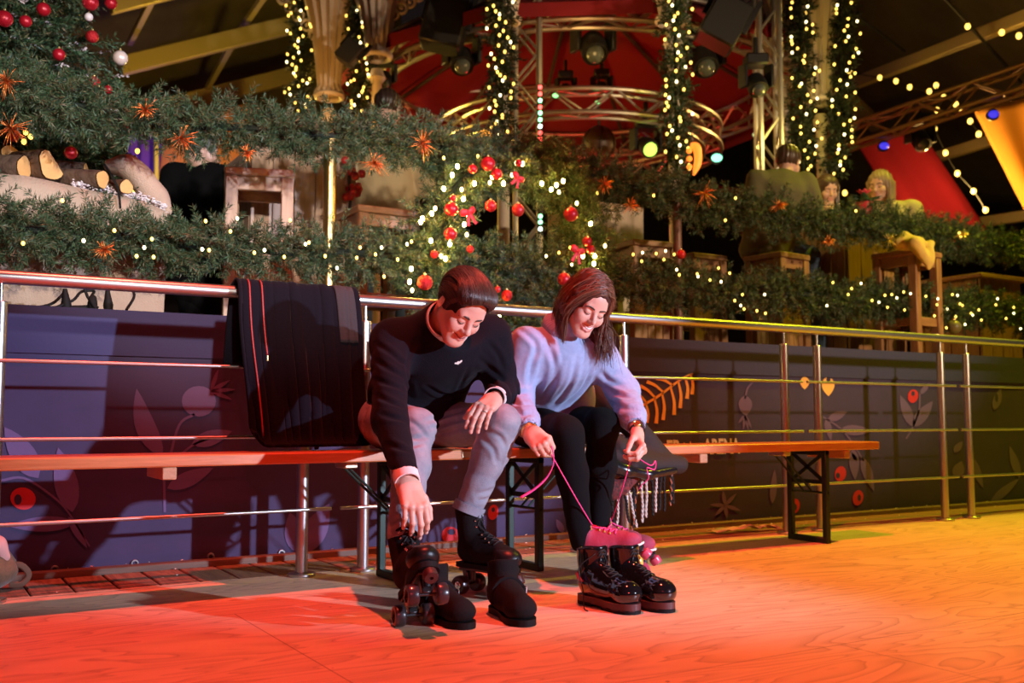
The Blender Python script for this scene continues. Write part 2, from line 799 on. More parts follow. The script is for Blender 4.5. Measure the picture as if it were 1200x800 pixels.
Y_EDGE, Y_BAN, Y_FEN, Y_GAR = 3.75, 4.2, 3.69, 4.42
m = MB()
m.box((5, 0.375, -0.03), (22, 6.75, 0.06), bev=0.004)
structure(m.build('floor', plywood(), origin=(0, 0, 0)), 'pale plywood rink floor')

deck_m = wood('deck_boards', (0.30, 0.16, 0.09), (0.15, 0.075, 0.045), 5, (14, 1.2, 8), 0.7, 0.3)
m = MB()
x = -2.0
while x < 14:
    m.box((x + 0.07, (Y_EDGE + 4.16) / 2 + 0.004, -0.015), (0.135, 4.16 - Y_EDGE, 0.03), bev=0.004)
    x += 0.1415
structure(m.build('floor_deck_strip', deck_m), 'dark brown short boards between rink and banner')
m = MB()
m.box((6, 4.135, 0.012), (16, 0.05, 0.03), bev=0.004)
structure(m.build('trim_1', wood('batten_wood', (0.17, 0.10, 0.06), (0.08, 0.05, 0.03), 6, (1, 12, 12))), 'dark batten along the foot of the banner')
m = MB()
m.box((5, 9.4, 0.955), (24, 10.2, 0.07), bev=0.004)
structure(m.build('floor_terrace', wood('terrace_boards', (0.2, 0.12, 0.07), (0.1, 0.06, 0.03), 4, (12, 1, 8))), 'raised wooden terrace floor behind the banner')
m = MB()
m.box((5, 4.34, 0.45), (24, 0.06, 0.9), bev=0.004)
structure(m.build('wall_terrace_front', mat('terrace_front', (0.03, 0.025, 0.03), 0.9)), 'dark front of the raised terrace')

# ------------------------------------------------------------------ banner
ban_m = mat('navy_banner_cloth', (0.036, 0.025, 0.078), 0.75, bump=(9, 0.12), var=(3.0, (0.048, 0.032, 0.098)))
flap_m = mat('navy_banner_hem', (0.03, 0.03, 0.10), 0.8, bump=(40, 0.1))
banner = thing('banner', 'long navy cloth banner with leaf and berry prints hung below the terrace', 'banner', (2.0, Y_BAN, 0.02))


def cloth_strip(z0, z1, y, x0=-1.5, x1=13, amp=0.006, seed=3):
    nx, nz = 240, 12
    Xs = np.linspace(x0, x1, nx)
    Zs = np.linspace(z0, z1, nz)
    X, Z = np.meshgrid(Xs, Zs, indexing='ij')
    pts = np.stack([X, np.full_like(X, y), Z], -1)
    pts[..., 1] += amp * vnoise(pts * A3(1, 1, 0.7), 4.0, seed)
    m = MB()
    m.grid(pts[:, ::-1])
    return m


cloth_strip(0.015, 0.87, Y_BAN, amp=0.0012).build('banner_cloth', ban_m, banner)
m = cloth_strip(0.845, 1.028, Y_BAN - 0.014, amp=0.004, seed=9)
m.build('top_hem', flap_m, banner)
eye_m = mat('steel_eyelet', (0.7, 0.68, 0.65), 0.3, 1.0)
proto = None
for px, py in ((64, 667), (158, 660), (247, 652), (330, 648)):
    p = P(px, py, Y_BAN - 0.006)
    if proto is None:
        m = MB()
        m.torus(p, (0, 1, 0), 0.012, 0.004, 14, 6)
        m.build('eyelet', eye_m, banner)
        proto = p
    else:
        m = MB()
        m.torus(p, (0, 1, 0), 0.012, 0.004, 14, 6)
        m.build('eyelet', eye_m, banner)

pr_leaf = mat('print_purple', (0.13, 0.085, 0.21), 0.75)
pr_red = mat('print_red', (0.55, 0.02, 0.03), 0.7)
pr_org = mat('print_orange', (0.90, 0.50, 0.12), 0.7)
pr_wht = mat('print_white', (0.75, 0.72, 0.7), 0.7)
pr_dk = mat('print_navy', (0.03, 0.022, 0.07), 0.75)
PY = Y_BAN - 0.0035


def pleaf(a, b, w, n=10, skew=0.0):
    """leaf outline in photo pixels from base a to tip b, laid on the banner"""
    a, b = np.array(a, float), np.array(b, float)
    d = b - a
    nn = np.array([-d[1], d[0]]) / np.linalg.norm(d)
    t = np.linspace(0, 1, n)
    hw = w * np.sin(pi * t ** 0.8) ** 0.85
    c = a + d * t[:, None] + nn * (skew * np.sin(pi * t))[:, None]
    up_ = c + nn * hw[:, None]
    dn = (c - nn * hw[:, None])[::-1][1:-1]
    return np.vstack([up_, dn])


def pstroke(pts, w0, w1=None):
    pts = spline(np.array([(x_, y_, 0) for x_, y_ in pts], float), 5)[:, :2]
    w1 = w0 if w1 is None else w1
    T = np.gradient(pts, axis=0)
    T /= np.linalg.norm(T, axis=1)[:, None]
    nn = np.stack([-T[:, 1], T[:, 0]], 1)
    w = np.linspace(w0, w1, len(pts))[:, None] / 2
    return np.vstack([pts + nn * w, (pts - nn * w)[::-1]])


def pell(c, rx, ry, n=20, a0=0):
    t = np.arange(n) * 2 * pi / n
    q = np.stack([rx * np.cos(t), ry * np.sin(t)], 1)
    R = np.array([[cos(a0), -sin(a0)], [sin(a0), cos(a0)]])
    return q @ R.T + np.array(c)


def emblem(name, polys, mats):
    m = MB()
    for k, (poly, mi) in enumerate(polys):
        m.cur = mi
        pts = np.array([P(x_, y_, PY - 0.0006 * mi) for x_, y_ in poly])
        m.prism(pts, (0, 0.0005, 0))
    return m.build(name, mats, banner, smooth=False)


lv = [pr_leaf, pr_dk]
emblem('printed_leaf', [(pleaf((45, 560), (5, 500), 15), 0)], lv)
emblem('printed_leaf', [(pleaf((85, 600), (68, 524), 14), 0), (pstroke([(0, 563), (28, 560), (60, 580), (80, 600), (105, 640)], 3, 2), 0)], lv)
emblem('printed_leaf', [(pleaf((88, 612), (8, 616), 9), 0), (pleaf((80, 605), (102, 642), 5), 0)], lv)
emblem('printed_leaf', [(pleaf((190, 535), (160, 455), 12, skew=-6), 0)], lv)
emblem('printed_flower', [(pell((233, 470), 20, 18), 0), (pstroke([(228, 485), (210, 498), (198, 540)], 3), 0)] +
       [(pleaf((247, 458), q, 2.5), 0) for q in ((270, 445), (276, 456), (256, 432), (272, 468))], lv)
emblem('printed_leaf', [(pleaf((225, 520), (272, 505), 9), 0), (pstroke([(198, 545), (225, 522), (250, 512)], 2.5), 0)], lv)
emblem('printed_leaf', [(pleaf((196, 572), (250, 548), 9), 0), (pstroke([(192, 552), (193, 600)], 3), 0)], lv)
emblem('printed_leaf', [(pleaf((350, 648), (340, 600), 12), 0), (pleaf((355, 648), (386, 590), 14), 0)], lv)
emblem('printed_leaf', [(pleaf((448, 430), (448, 452), 5), 0)], lv)
emblem('printed_leaf', [(pleaf((660, 624), (652, 608), 4), 0), (pleaf((662, 626), (690, 606), 4), 0)], lv)
emblem('printed_leaf', [(pleaf((873, 463), (874, 488), 8), 0), (pstroke([(873, 467), (876, 455), (882, 448)], 2), 0)] +
       [(pleaf((873, 486), q, 1.6), 0) for q in ((865, 496), (871, 504), (877, 504), (881, 502))], lv)
emblem('printed_star_flower', [(pleaf((850, 592), q, 2.2), 0) for q in ((847, 574), (863, 578), (868, 598), (852, 608), (838, 604), (832, 591))], lv)
emblem('printed_leaf', [(pleaf((970, 492), (993, 482), 5), 0), (pleaf((968, 490), (974, 516), 4), 0), (pleaf((985, 503), (1022, 505), 6), 0),
                        (pstroke([(964, 488), (985, 502), (1000, 520), (1012, 540)], 2), 0)], lv)
emblem('printed_leaf', [(pleaf((1000, 525), (1002, 562), 6), 0), (pleaf((1010, 535), (1024, 575), 6), 0), (pleaf((1004, 540), (998, 530), 2), 0)], lv)
emblem('printed_sprig', [(pleaf((1070, 500), (1055, 463), 6), 0), (pleaf((1070, 500), (1093, 470), 7), 0), (pstroke([(1062, 514), (1070, 500), (1077, 480), (1078, 460)], 2), 0),
                         (pleaf((1078, 462), (1090, 448), 3), 0)], lv)
emblem('printed_leaf', [(pleaf((1165, 480), (1173, 455), 5), 0), (pell((1168, 466), 1.6, 5), 1)], lv)
emblem('printed_leaf', [(pleaf((1120, 560), (1127, 540), 7), 0), (pleaf((1138, 535), (1152, 572), 5), 0), (pleaf((1118, 530), (1128, 517), 4), 0)], lv)
emblem('printed_leaf', [(pleaf((1195, 560), (1183, 522), 5), 0)], lv)
emblem('printed_leaf', [(pleaf((905, 590), (908, 550), 4), 0)], lv)
emblem('printed_leaf', [(pleaf((1160, 640 - 50), (1195, 560), 5), 0)], lv)


def berry(x_, y_, rx, ry, hx, hy, hrx, hry):
    emblem('printed_berry', [(pell((x_, y_), rx, ry, a0=0.2), 0), (pell((hx, hy), hrx, hry), 1)], [pr_red, pr_dk])


berry(27, 584, 15, 13, 21, 585, 4.5, 6)
berry(528, 627, 10.5, 10, 529, 623, 4.5, 3.5)
berry(578, 600, 6, 9, 578, 597, 2, 3)
berry(370, 655, 8, 5, 372, 657, 3, 2)
berry(1070, 464, 6, 8, 1070, 461, 2, 3)
berry(985, 555, 6.5, 9, 982, 557, 2.4, 3.4)
berry(1005.5, 583, 6, 9, 1007, 583, 2, 4)
berry(931, 593, 6, 9, 932, 594, 2, 4)
emblem('printed_drop', [(pleaf((943, 441), (943, 456), 5.5), 0)], [pr_org])
emblem('printed_drop', [(pleaf((970, 441), (971, 464), 7.5), 0), (pell((971, 444), 2.5, 3.5), 1)], [pr_org, pr_dk])
fern = [(pstroke([(738, 483), (770, 465), (797, 445), (812, 437)], 3.2, 2), 0)]
for (a, b) in (((748, 478), (734, 464)), ((758, 472), (741, 458)), ((768, 466), (750, 452)), ((778, 460), (758, 447)), ((789, 452), (769, 443)),
               ((748, 478), (750, 487)), ((757, 473), (758, 495)), ((767, 467), (769, 496)), ((776, 461), (777, 492)), ((786, 454), (790, 486)),
               ((795, 447), (797, 478)), ((803, 442), (805, 467)), ((809, 438), (811, 462))):
    mid = ((a[0] + b[0]) / 2 + (2 if b[1] > a[1] else 0), (a[1] + b[1]) / 2 - (2 if b[1] < a[1] else 0))
    fern.append((pstroke([a, mid, b], 2.2, 4.2), 0))
emblem('printed_fern', fern, [pr_org])


def banner_text(body, px, py, hpx, m, bold=0.03, squeeze=1.0):
    c = bpy.data.curves.new('printed_lettering', 'FONT')
    c.body = body
    p = P(px, py, PY - 0.0008)
    sz = np.linalg.norm(P(px, py - hpx, PY) - P(px, py, PY)) / 0.69
    c.size = sz
    c.offset = bold * sz
    c.extrude = 0.0004
    c.materials.append(m)
    tmp = bpy.data.objects.new('printed_lettering_outline', c)
    me = bpy.data.meshes.new_from_object(tmp)
    bpy.data.objects.remove(tmp)
    o = bpy.data.objects.new('printed_lettering', me)
    COL.objects.link(o)
    o.parent = banner
    o.location = tuple(p - ORG[banner.name])
    o.rotation_euler = (radians(90), 0, 0)
    o.scale = (squeeze, 1, 1)
    return o


banner_text('ARENA', 825, 531.5, 17, pr_wht, .03, .72)
banner_text('in het', 801, 532.5, 15, pr_org, 0.02, .46)
banner_text('ER', 781, 533, 17, pr_wht, .03, .8)

# ------------------------------------------------------------------ steel railing
steel = mat('brushed_steel', (0.55, 0.53, 0.52), 0.33, 1.0, bump=(60, 0.02))
rail = thing('railing', 'brushed steel railing with a tubular handrail and three thin rods behind the benches', 'railing', (2.0, Y_FEN, 0))
m = MB()
m.cyl((-1.0, Y_FEN, 1.067), (11.5, Y_FEN, 1.067), 0.024, 18)
m.build('handrail', steel, rail)
JO = [0.147 + 1.3045 * k for k in range(-1, 9)]
for j, jx in enumerate(JO):
    for sgn in (-1, 1):
        px = jx + sgn * 0.125
        if px < -0.9 or px > 11:
            continue
        m = MB()
        m.cyl((px, Y_FEN, 0.012), (px, Y_FEN, 0.985), 0.0225, 16, bev=0.003)
        po = m.build('post', steel, rail)
        m = MB()
        m.cyl((px, Y_FEN, 0.98), (px, Y_FEN, 1.055), 0.007, 10)
        m.build('rail_pin', steel, po)
        m = MB()
        m.cyl((px, Y_FEN, 0.0), (px, Y_FEN, 0.013), 0.052, 20, bev=0.003)
        m.build('base_plate', steel, po)
for z in (0.787, 0.527, 0.25):
    for a, b in zip(JO[:-1], JO[1:]):
        m = MB()
        m.cyl((a + 0.018, Y_FEN - 0.024, z), (b - 0.018, Y_FEN - 0.024, z), 0.0068, 10, bev=0.001)
        m.build('rod', steel, rail)

# ------------------------------------------------------------------ beer benches
plank_m = wood('bench_plank', (0.62, 0.225, 0.075), (0.48, 0.15, 0.045), 7, (1, 14, 14), 0.38, 0.08)
plank_end = wood('bench_batten', (0.60, 0.32, 0.17), (0.5, 0.24, 0.12), 7, (12, 1, 12), 0.6)
leg_m = mat('dark_green_steel', (0.012, 0.03, 0.02), 0.4, 0.3)
zinc = mat('zinc_plate', (0.6, 0.5, 0.35), 0.4, 0.9)


def bench(x0, x1, z1, label, legs, battens, end_plate=None):
    b = thing('beer_bench', label, 'bench', ((x0 + x1) / 2, 3.425, 0))
    m = MB()
    th = 0.038
    # rounded-corner plank
    yy0, yy1, r = 3.30, 3.55, 0.03
    poly = []
    for cx, cy, a0 in ((x1 - r, yy0 + r, -90), (x1 - r, yy1 - r, 0), (x0 + r, yy1 - r, 90), (x0 + r, yy0 + r, 180)):
        for k in range(5):
            a = radians(a0 + 22.5 * k)
            poly.append((cx + r * cos(a), cy + r * sin(a), z1 - th + 0.004))
    poly = np.array(poly)
    m.prism(poly, (0, 0, th - 0.008))
    cen = poly.mean(0)
    for zz, dz in ((z1 - 0.004, 0.004), (z1 - th, 0.004)):
        q = poly.copy()
        q[:, 2] = zz
        qs = q.copy()
        qs[:, :2] = cen[:2] + (q[:, :2] - cen[:2]) * A3((x1 - x0 - 0.008) / (x1 - x0), (0.25 - 0.008) / 0.25)
        top = zz > z1 - th / 2
        qs[:, 2] = z1 if top else z1 - th
        q[:, 2] = z1 - 0.004 if top else z1 - th + 0.004
        k = len(q)
        V = np.vstack([q, qs])
        Fq = [(i, (i + 1) % k, (i + 1) % k + k, i + k) for i in range(k)]
        if not top:
            Fq = [f[::-1] for f in Fq]
        Fq.append(tuple(range(k, 2 * k)) if top else tuple(range(k, 2 * k))[::-1])
        m.add(V, Fq)
    m.build('seat_plank', plank_m, b)
    for bx in battens:
        m = MB()
        m.box((bx, 3.425, z1 - th - 0.021), (0.045, 0.235, 0.04), bev=0.003)
        m.build('batten', plank_end, b)
    for lx, dirx in legs:
        m = MB()
        w = 0.03
        for yy in (3.315, 3.535):
            m.box((lx, yy, (z1 - th) / 2 + 0.01), (0.028, w, z1 - th - 0.02), bev=0.004)
        m.box((lx, 3.425, 0.014), (0.03, 0.25, 0.028), bev=0.004)
        m.box((lx, 3.425, z1 - th - 0.012), (0.03, 0.25, 0.022), bev=0.003)
        m.beam((lx, 3.32, z1 - 0.05), (lx, 3.53, z1 - 0.19), 0.008, 0.02)
        m.beam((lx, 3.53, z1 - 0.05), (lx, 3.32, z1 - 0.19), 0.008, 0.02)
        m.beam((lx, 3.31, z1 - 0.19), (lx, 3.54, z1 - 0.19), 0.008, 0.02)
        m.build('folding_leg', leg_m, b)
        m = MB()
        for yy in (3.40, 3.45):
            m.cyl((lx + dirx * 0.19, yy, z1 - th - 0.025), (lx, yy, z1 - 0.24), 0.005, 8)
        m.cyl((lx, 3.30, z1 - 0.24), (lx, 3.55, z1 - 0.24), 0.006, 8)
        br = m.build('brace', leg_m, b)
        m = MB()
        m.box((lx + dirx * 0.19, 3.425, z1 - th - 0.014), (0.05, 0.10, 0.022), bev=0.004)
        m.build('brace_catch', zinc, br)
    if end_plate is not None:
        m = MB()
        m.box((x1 - 0.05, 3.2985, z1 - th / 2), (0.09, 0.004, 0.022), bev=0.0015)
        m.build('edge_plate', zinc, b)
    return b


BZ = 0.48
bench(-0.30, 1.90, BZ, 'orange wooden folding bench the man sits on, under the draped jacket', [(1.585, -1), (0.0, 1)], [0.745, -0.1], True)
bench(1.955, 4.20, BZ, 'orange wooden folding bench the woman sits on, reaching to the right', [(2.16, 1), (3.80, -1)], [3.02, 3.95])
# ------------------------------------------------------------------ where the four skates stand
class Frame:
    """local x = forwards, y = left, z = up from the ground under the heel"""

    def __init__(s, rear, front, roll=0.0, sc=1.0):
        rear, front = np.asarray(rear, float), np.asarray(front, float)
        f = unit(front - rear)
        l = unit(np.cross(A3(0, 0, 1), f))
        u = np.cross(f, l)
        r = radians(roll)
        l, u = cos(r) * l + sin(r) * u, cos(r) * u - sin(r) * l
        s.R = np.column_stack([f, l, u])
        s.s = sc
        s.o = rear - s.R @ (A3(.045, 0, .031) * sc)

    def w(s, *p):
        return s.o + s.R @ (np.array(p, float) * s.s)


mr_ = G(484, 733)
SK_MR = Frame((mr_[0], mr_[1], .031), P(500, 696, 2.51))
SK_ML = Frame((1.695, 3.045, .031), (1.745, 2.893, .031))
SK_WR = Frame((2.165, 2.950, .031), (2.262, 2.848, .075), 6, .90)
SK_WL = Frame((2.262, 3.040, .031), (2.385, 2.955, .040), 0, .90)
# ------------------------------------------------------------------ people
skin_m = mat('skin', (0.72, 0.42, 0.32), 0.48, sss=0.06, bump=(160, 0.04))
lip_m = mat('lips', (0.62, 0.26, 0.22), 0.4, sss=0.05)
teeth_m = mat('teeth', (0.85, 0.8, 0.72), 0.3)
brow_m = mat('brow_hair', (0.05, 0.025, 0.018), 0.6)
dark_hair = foliage_mat('dark_brown_hair', [(0.022, 0.012, 0.009), (0.05, 0.026, 0.018), (0.09, 0.05, 0.035)], 0.38)
auburn_hair = foliage_mat('auburn_hair', [(0.075, 0.028, 0.016), (0.14, 0.055, 0.03), (0.20, 0.09, 0.05)], 0.4)
blond_hair = foliage_mat('blond_hair', [(0.26, 0.17, 0.11), (0.36, 0.25, 0.16)], 0.45)
black_knit = mat('black_knit', (0.0040, 0.0034, 0.0075), 0.9, sheen=0.02, bump=(220, 0.25), spec=0.2)
blue_knit = mat('blue_knit', (0.33, 0.43, 0.66), 0.85, sheen=0.15, bump=(260, 0.14), var=(60, (0.28, 0.37, 0.60)))
shirt_m = mat('white_shirt', (0.78, 0.74, 0.72), 0.8)
denim_m = mat('light_denim', (0.31, 0.33, 0.39), 0.8, bump=(300, 0.25), var=(14, (0.20, 0.22, 0.28)))
black_denim = mat('black_denim', (0.0045, 0.0045, 0.0055), 0.9, bump=(300, 0.2), spec=0.15)
gold_m = mat('gold', (0.9, 0.62, 0.25), 0.25, 1.0)
silver_m = mat('silver', (0.8, 0.8, 0.8), 0.2, 1.0)
black_leather = mat('black_strap', (0.012, 0.012, 0.012), 0.4)


def face_frame(yaw, pitch, roll):
    """facing direction turned `yaw` to the photo's right of the camera, bowed by pitch, rolled"""
    y, p_ = radians(yaw), radians(pitch)
    Fd = cos(p_) * (sin(y) * RT - cos(y) * FW) - sin(p_) * UP
    U0 = unit(UP - (UP @ Fd) * Fd)
    X0 = np.cross(Fd, U0)
    r = radians(roll)
    U = cos(r) * U0 - sin(r) * X0        # positive roll: crown moves to the photo's right
    X = np.cross(Fd, U)
    return np.column_stack([X, Fd, U])   # local x = the person's right, y = facing, z = up


class Head:
    def __init__(s, c, R, sc=1.0):
        s.c, s.R, s.s = np.asarray(c, float), R, sc

    def w(s, *p):
        p = np.array(p, float)
        return s.c + s.R @ (p * s.s)

    def field(s, fem=False, smile=0.5, vox=0.0022, neck=None, lo=None):
        f = Field(s.c - 0.17, s.c + 0.17, vox) if lo is None else Field(*lo, vox)
        k = s.s
        E = lambda c, r, kk=0.02, op='u', R=None: f.ell(s.w(*c), np.array(r) * k, s.R if R is None else s.R @ R, kk * k, op)
        Cp = lambda a, b, ra, rb, kk=0.02, op='u': f.cap(s.w(*a), s.w(*b), ra * k, rb * k, kk * k, op)
        E((0, -.014, .032), (.074, .094, .084))
        E((0, .035, .045), (.060, .048, .050), .03)
        jw = .050 if fem else .057
        E((0, .018, -.045), (jw + .006, .062, .055), .03)
        Cp((0, .040, -.04), (0, .058, -.088), .044, .026 if fem else .031, .03)
        E((0, .070, -.099), (.020 if fem else .026, .018, .017), .02)
        for sx in (-1, 1):
            E((sx * .040, .056, -.022), (.024, .026, .021), .02)
            Cp((sx * .054, .0, -.045), (sx * .022, .062, -.095), .016, .014, .022)
        Cp((-.036, .070, .020), (.036, .070, .020), .012 if fem else .015, .012 if fem else .015, .018)
        for sx in (-1, 1):
            E((sx * .031, .097, .003), (.018, .016, .011), .012, 's')
            E((sx * .031, .0715, .001), (.0150, .0135, .0130), .004)
        nw = .8 if fem else 1.0
        Cp((0, .080, .014), (0, .103, -.026), .0065, .0105 * nw, .014)
        E((0, .1045, -.0300), (.0120 * nw, .0105, .0100), .008)
        for sx in (-1, 1):
            E((sx * .0125 * nw, .094, -.0335), (.0075, .0095, .0075), .007)
        # mouth: lips along a smiling curve
        cz = -.060
        up = .008 * smile
        mw = .024 + .006 * smile
        U_ = [(-mw, .072, cz + up), (-mw * .5, .0855, cz + up * .25 + .003), (0, .090, cz + .0015), (mw * .5, .0855, cz + up * .25 + .003), (mw, .072, cz + up)]
        op = .0035 if fem else 0.001
        Lo = [(-mw, .072, cz + up), (-mw * .5, .084, cz - .007 - op), (0, .088, cz - .0105 - op), (mw * .5, .084, cz - .007 - op), (mw, .072, cz + up)]
        mid = [(-mw * 1.02, .076, cz + up), (-mw * .5, .093, cz + up * .25 - .002), (0, .098, cz - .0035), (mw * .5, .093, cz + up * .25 - .002), (mw * 1.02, .076, cz + up)]
        f.path([s.w(*q) for q in U_], [.002 * k, .0042 * k, .0046 * k, .0042 * k, .002 * k], .005)
        f.path([s.w(*q) for q in Lo], [.002 * k, .0048 * k, .0056 * k, .0048 * k, .002 * k], .005)
        f.path([s.w(*q) for q in mid], [.0016, .0026 + op, .0030 + op, .0026 + op, .0016], .002, 's')
        # cheeks pushed up by the smile, with the fold beside the mouth
        for sx in (-1, 1):
            E((sx * .040, .064, -.036), (.018, .016, .016), .016)
            Cp((sx * .022, .090, -.036), (sx * .040, .074, -.066), .0014, .0014, .008, 's')
        # ears
        for sx in (-1, 1):
            er = np.array(rotz(-sx * 0.35))
            E((sx * .077, -.014, .000), (.008, .018, .032), .008, 'u', er)
            E((sx * .086, -.008, .002), (.008, .009, .018), .006, 's', er)
        if neck is not None:
            for a, b, ra, rb in neck:
                f.cap(a, b, ra, rb, 0.016)
        s.lipz = (cz, up, mw, op)
        return f

    def lips(s, c):
        q = ((c - s.c) @ s.R) / s.s
        cz, up, mw, op = s.lipz
        x = np.clip(np.abs(q[:, 0]) / mw, 0, 1)
        zc = cz + up * x ** 2 - .004
        return (np.abs(q[:, 0]) < mw) & (q[:, 1] > .068) & (np.abs(q[:, 2] - zc) < (.0125 + op) * (1 - x ** 2 * .75))

    def features(s, parent, fem=False, arch=0.0):
        """eyebrows, lashes"""
        for sx in (-1, 1):
            m = MB()
            pts = spline([s.w(sx * .012, .0880, .017), s.w(sx * .027, .0895, .0225 + arch), s.w(sx * .041, .0835, .0225 + arch), s.w(sx * .052, .0735, .014)], 5)
            m.tube(pts, np.interp(np.linspace(0, 1, len(pts)), [0, .3, 1], [.0034, .0036, .0014]) * (0.85 if fem else 1.1), 6, flat=0.55, flatdir=s.R[:, 1])
            m.build('eyebrow', brow_m, parent)
            m = MB()
            pts = spline([s.w(sx * .018, .0805, -.004), s.w(sx * .024, .0855, -.0075), s.w(sx * .032, .0865, -.0085), s.w(sx * .040, .0825, -.0065), s.w(sx * .046, .0755, -.002)], 4)
            m.tube(pts, np.interp(np.linspace(0, 1, len(pts)), [0, .6, 1], [.0007, .0017, .0010]), 5)
            m.build('eyelashes', brow_m, parent)


def strands(m, paths, r0, n=4):
    for p_ in paths:
        k = len(p_)
        m.tube(p_, r0 * np.interp(np.linspace(0, 1, k), [0, .15, .7, 1], [.6, 1, .8, .2]), n)


class Hand:
    """wrist position, D wrist->knuckles, N out of the palm, S towards the thumb"""

    def __init__(s, wrist, D_, N_, sc=1.0, right=True):
        s.D = unit(D_)
        s.N = unit(np.asarray(N_) - (np.asarray(N_) @ s.D) * s.D)
        s.S = np.cross(s.D, s.N) * (1 if right else -1)
        s.o, s.k = np.asarray(wrist, float), sc

    def p(s, d, t, n):
        return s.o + s.k * (d * s.D + t * s.S + n * s.N)

    def field(s, curls, spread=(6, 2, -2, -7), thumb=((.55, .75, .35), (.75, .45, .45), (.9, .1, .4)), arm=None, vox=0.0019, lo=None):
        f = Field(*(lo or (s.p(.085, 0, .03) - .125, s.p(.085, 0, .03) + .125)), vox)
        k = s.k
        kn = [(.090, .028), (.094, .009), (.089, -.010), (.080, -.027)]
        base = [(.012, .014), (.010, .005), (.010, -.005), (.012, -.014)]
        seg = [(.042, .026, .021), (.046, .029, .022), (.043, .027, .021), (.034, .021, .019)]
        rad = [(.0098, .0086, .0072), (.0100, .0088, .0074), (.0094, .0083, .0070), (.0083, .0073, .0063)]
        s.nails, s.bones = [], []
        for i in range(4):
            f.cap(s.p(*base[i], .004), s.p(*kn[i], 0), .0125 * k, .0098 * k, .016 * k)
        f.cap(s.p(.03, .018, .012), s.p(.045, .020, .016), .016 * k, .012 * k, .02 * k)
        f.cap(s.p(.03, -.018, .010), s.p(.06, -.020, .010), .013 * k, .010 * k, .02 * k)
        for i in range(4):
            d = unit(s.D + math.tan(radians(spread[i])) * s.S)
            nn = s.N
            q = s.p(*kn[i], 0)
            bone = [q]
            f.ell(q - nn * .003 * k, A3(.0098, .0098, .0098) * k, None, .006 * k)
            for j in range(3):
                a = radians(curls[i][j])
                d, nn = unit(cos(a) * d + sin(a) * nn), unit(cos(a) * nn - sin(a) * d)
                e = q + d * seg[i][j] * k
                f.cap(q, e, rad[i][j] * k, (rad[i][min(j + 1, 2)] if j < 2 else rad[i][2] * .9) * k, .003 * k)
                if j < 2:
                    f.ell(e - nn * .001 * k, np.full(3, rad[i][j + 1] * 1.06 * k), None, .003 * k)
                q = e
                bone.append(e)
            s.bones.append(bone)
            s.nails.append((q - d * .004 * k - nn * rad[i][2] * .86 * k, d, nn, rad[i][2] * k))
        q = s.p(.022, .020, .008)
        rr = (.0135, .0110, .0098, .0080)
        ll = (.042, .034, .027)
        bone = [q]
        for j in range(3):
            d = unit(thumb[j][0] * s.D + thumb[j][1] * s.S + thumb[j][2] * s.N)
            e = q + d * ll[j] * k
            f.cap(q, e, rr[j] * k, rr[j + 1] * k, (.014 if j == 0 else .004) * k)
            q = e
            bone.append(e)
        s.bones.append(bone)
        if arm is not None:
            f.cap(s.p(.012, 0, .003), arm, .0215 * k, .027 * k, .02, wide=s.S, flat=.78)
        s.nails.append((q - unit(np.cross(d, s.S)) * 0 - d * .003 * k + unit(s.S * .3 - s.N) * .007 * k, d, unit(s.N - .3 * s.S), .009 * k))
        return f

    def nail_obj(s, parent):
        m = MB()
        for c, d, nn, r in s.nails:
            R = np.column_stack([np.cross(nn, d), d, nn])
            m.ball(c, (r * .72, r * 1.0, r * .22), 8, R)
        return m.build('fingernails', mat('fingernail', (0.80, 0.55, 0.48), 0.25), parent)


def hit(o, x, y):
    d = unit(ray(x, y))
    off = ORG[o.name]
    ok, loc, nrm, _ = o.ray_cast(Vector(CAM - off), Vector(d))
    if not ok:
        return None, None
    return np.array(loc) + off, np.array(nrm)


def crease(o, lines, amp=.006, w=.010, Y=None):
    """press creases into a garment along lines seen in the photo, laid on its surface"""
    me = o.data
    n = len(me.vertices)
    co = np.zeros(n * 3, np.float32)
    me.vertices.foreach_get('co', co)
    co = co.reshape(-1, 3).astype(float)
    nr = np.zeros(n * 3, np.float32)
    me.vertices.foreach_get('normal', nr)
    nr = nr.reshape(-1, 3)
    off = ORG[o.name]
    disp = np.zeros(n)
    for ln in lines:
        sp = spline(np.array([(x, y, 0) for x, y in ln], float), 6)[:, :2]
        pts = [q for q in (hit(o, x, y)[0] for x, y in sp) if q is not None]
        if len(pts) < 3:
            continue
        pts = np.array(pts) - off
        k = len(pts)
        wt = np.sin(pi * (np.arange(k) + .7) / (k + .4)) ** .7
        near_ = np.all((co > pts.min(0) - 4 * w) & (co < pts.max(0) + 4 * w), axis=1)
        idx = np.nonzero(near_)[0]
        best = np.full(len(idx), 9.0)
        bw = np.zeros(len(idx))
        for i in range(k - 1):
            ab = pts[i + 1] - pts[i]
            t = np.clip(((co[idx] - pts[i]) @ ab) / (ab @ ab + 1e-12), 0, 1)
            d = np.linalg.norm(co[idx] - pts[i] - t[:, None] * ab, axis=1)
            u = d < best
            best[u] = d[u]
            bw[u] = (wt[i] + (wt[i + 1] - wt[i]) * t)[u]
        disp[idx] += bw * amp * (-np.exp(-(best / w) ** 2) + .75 * np.exp(-((best - 2.0 * w) / (1.1 * w)) ** 2))
    co += nr * disp[:, None]
    me.vertices.foreach_set('co', co.astype(np.float32).ravel())
    me.update()


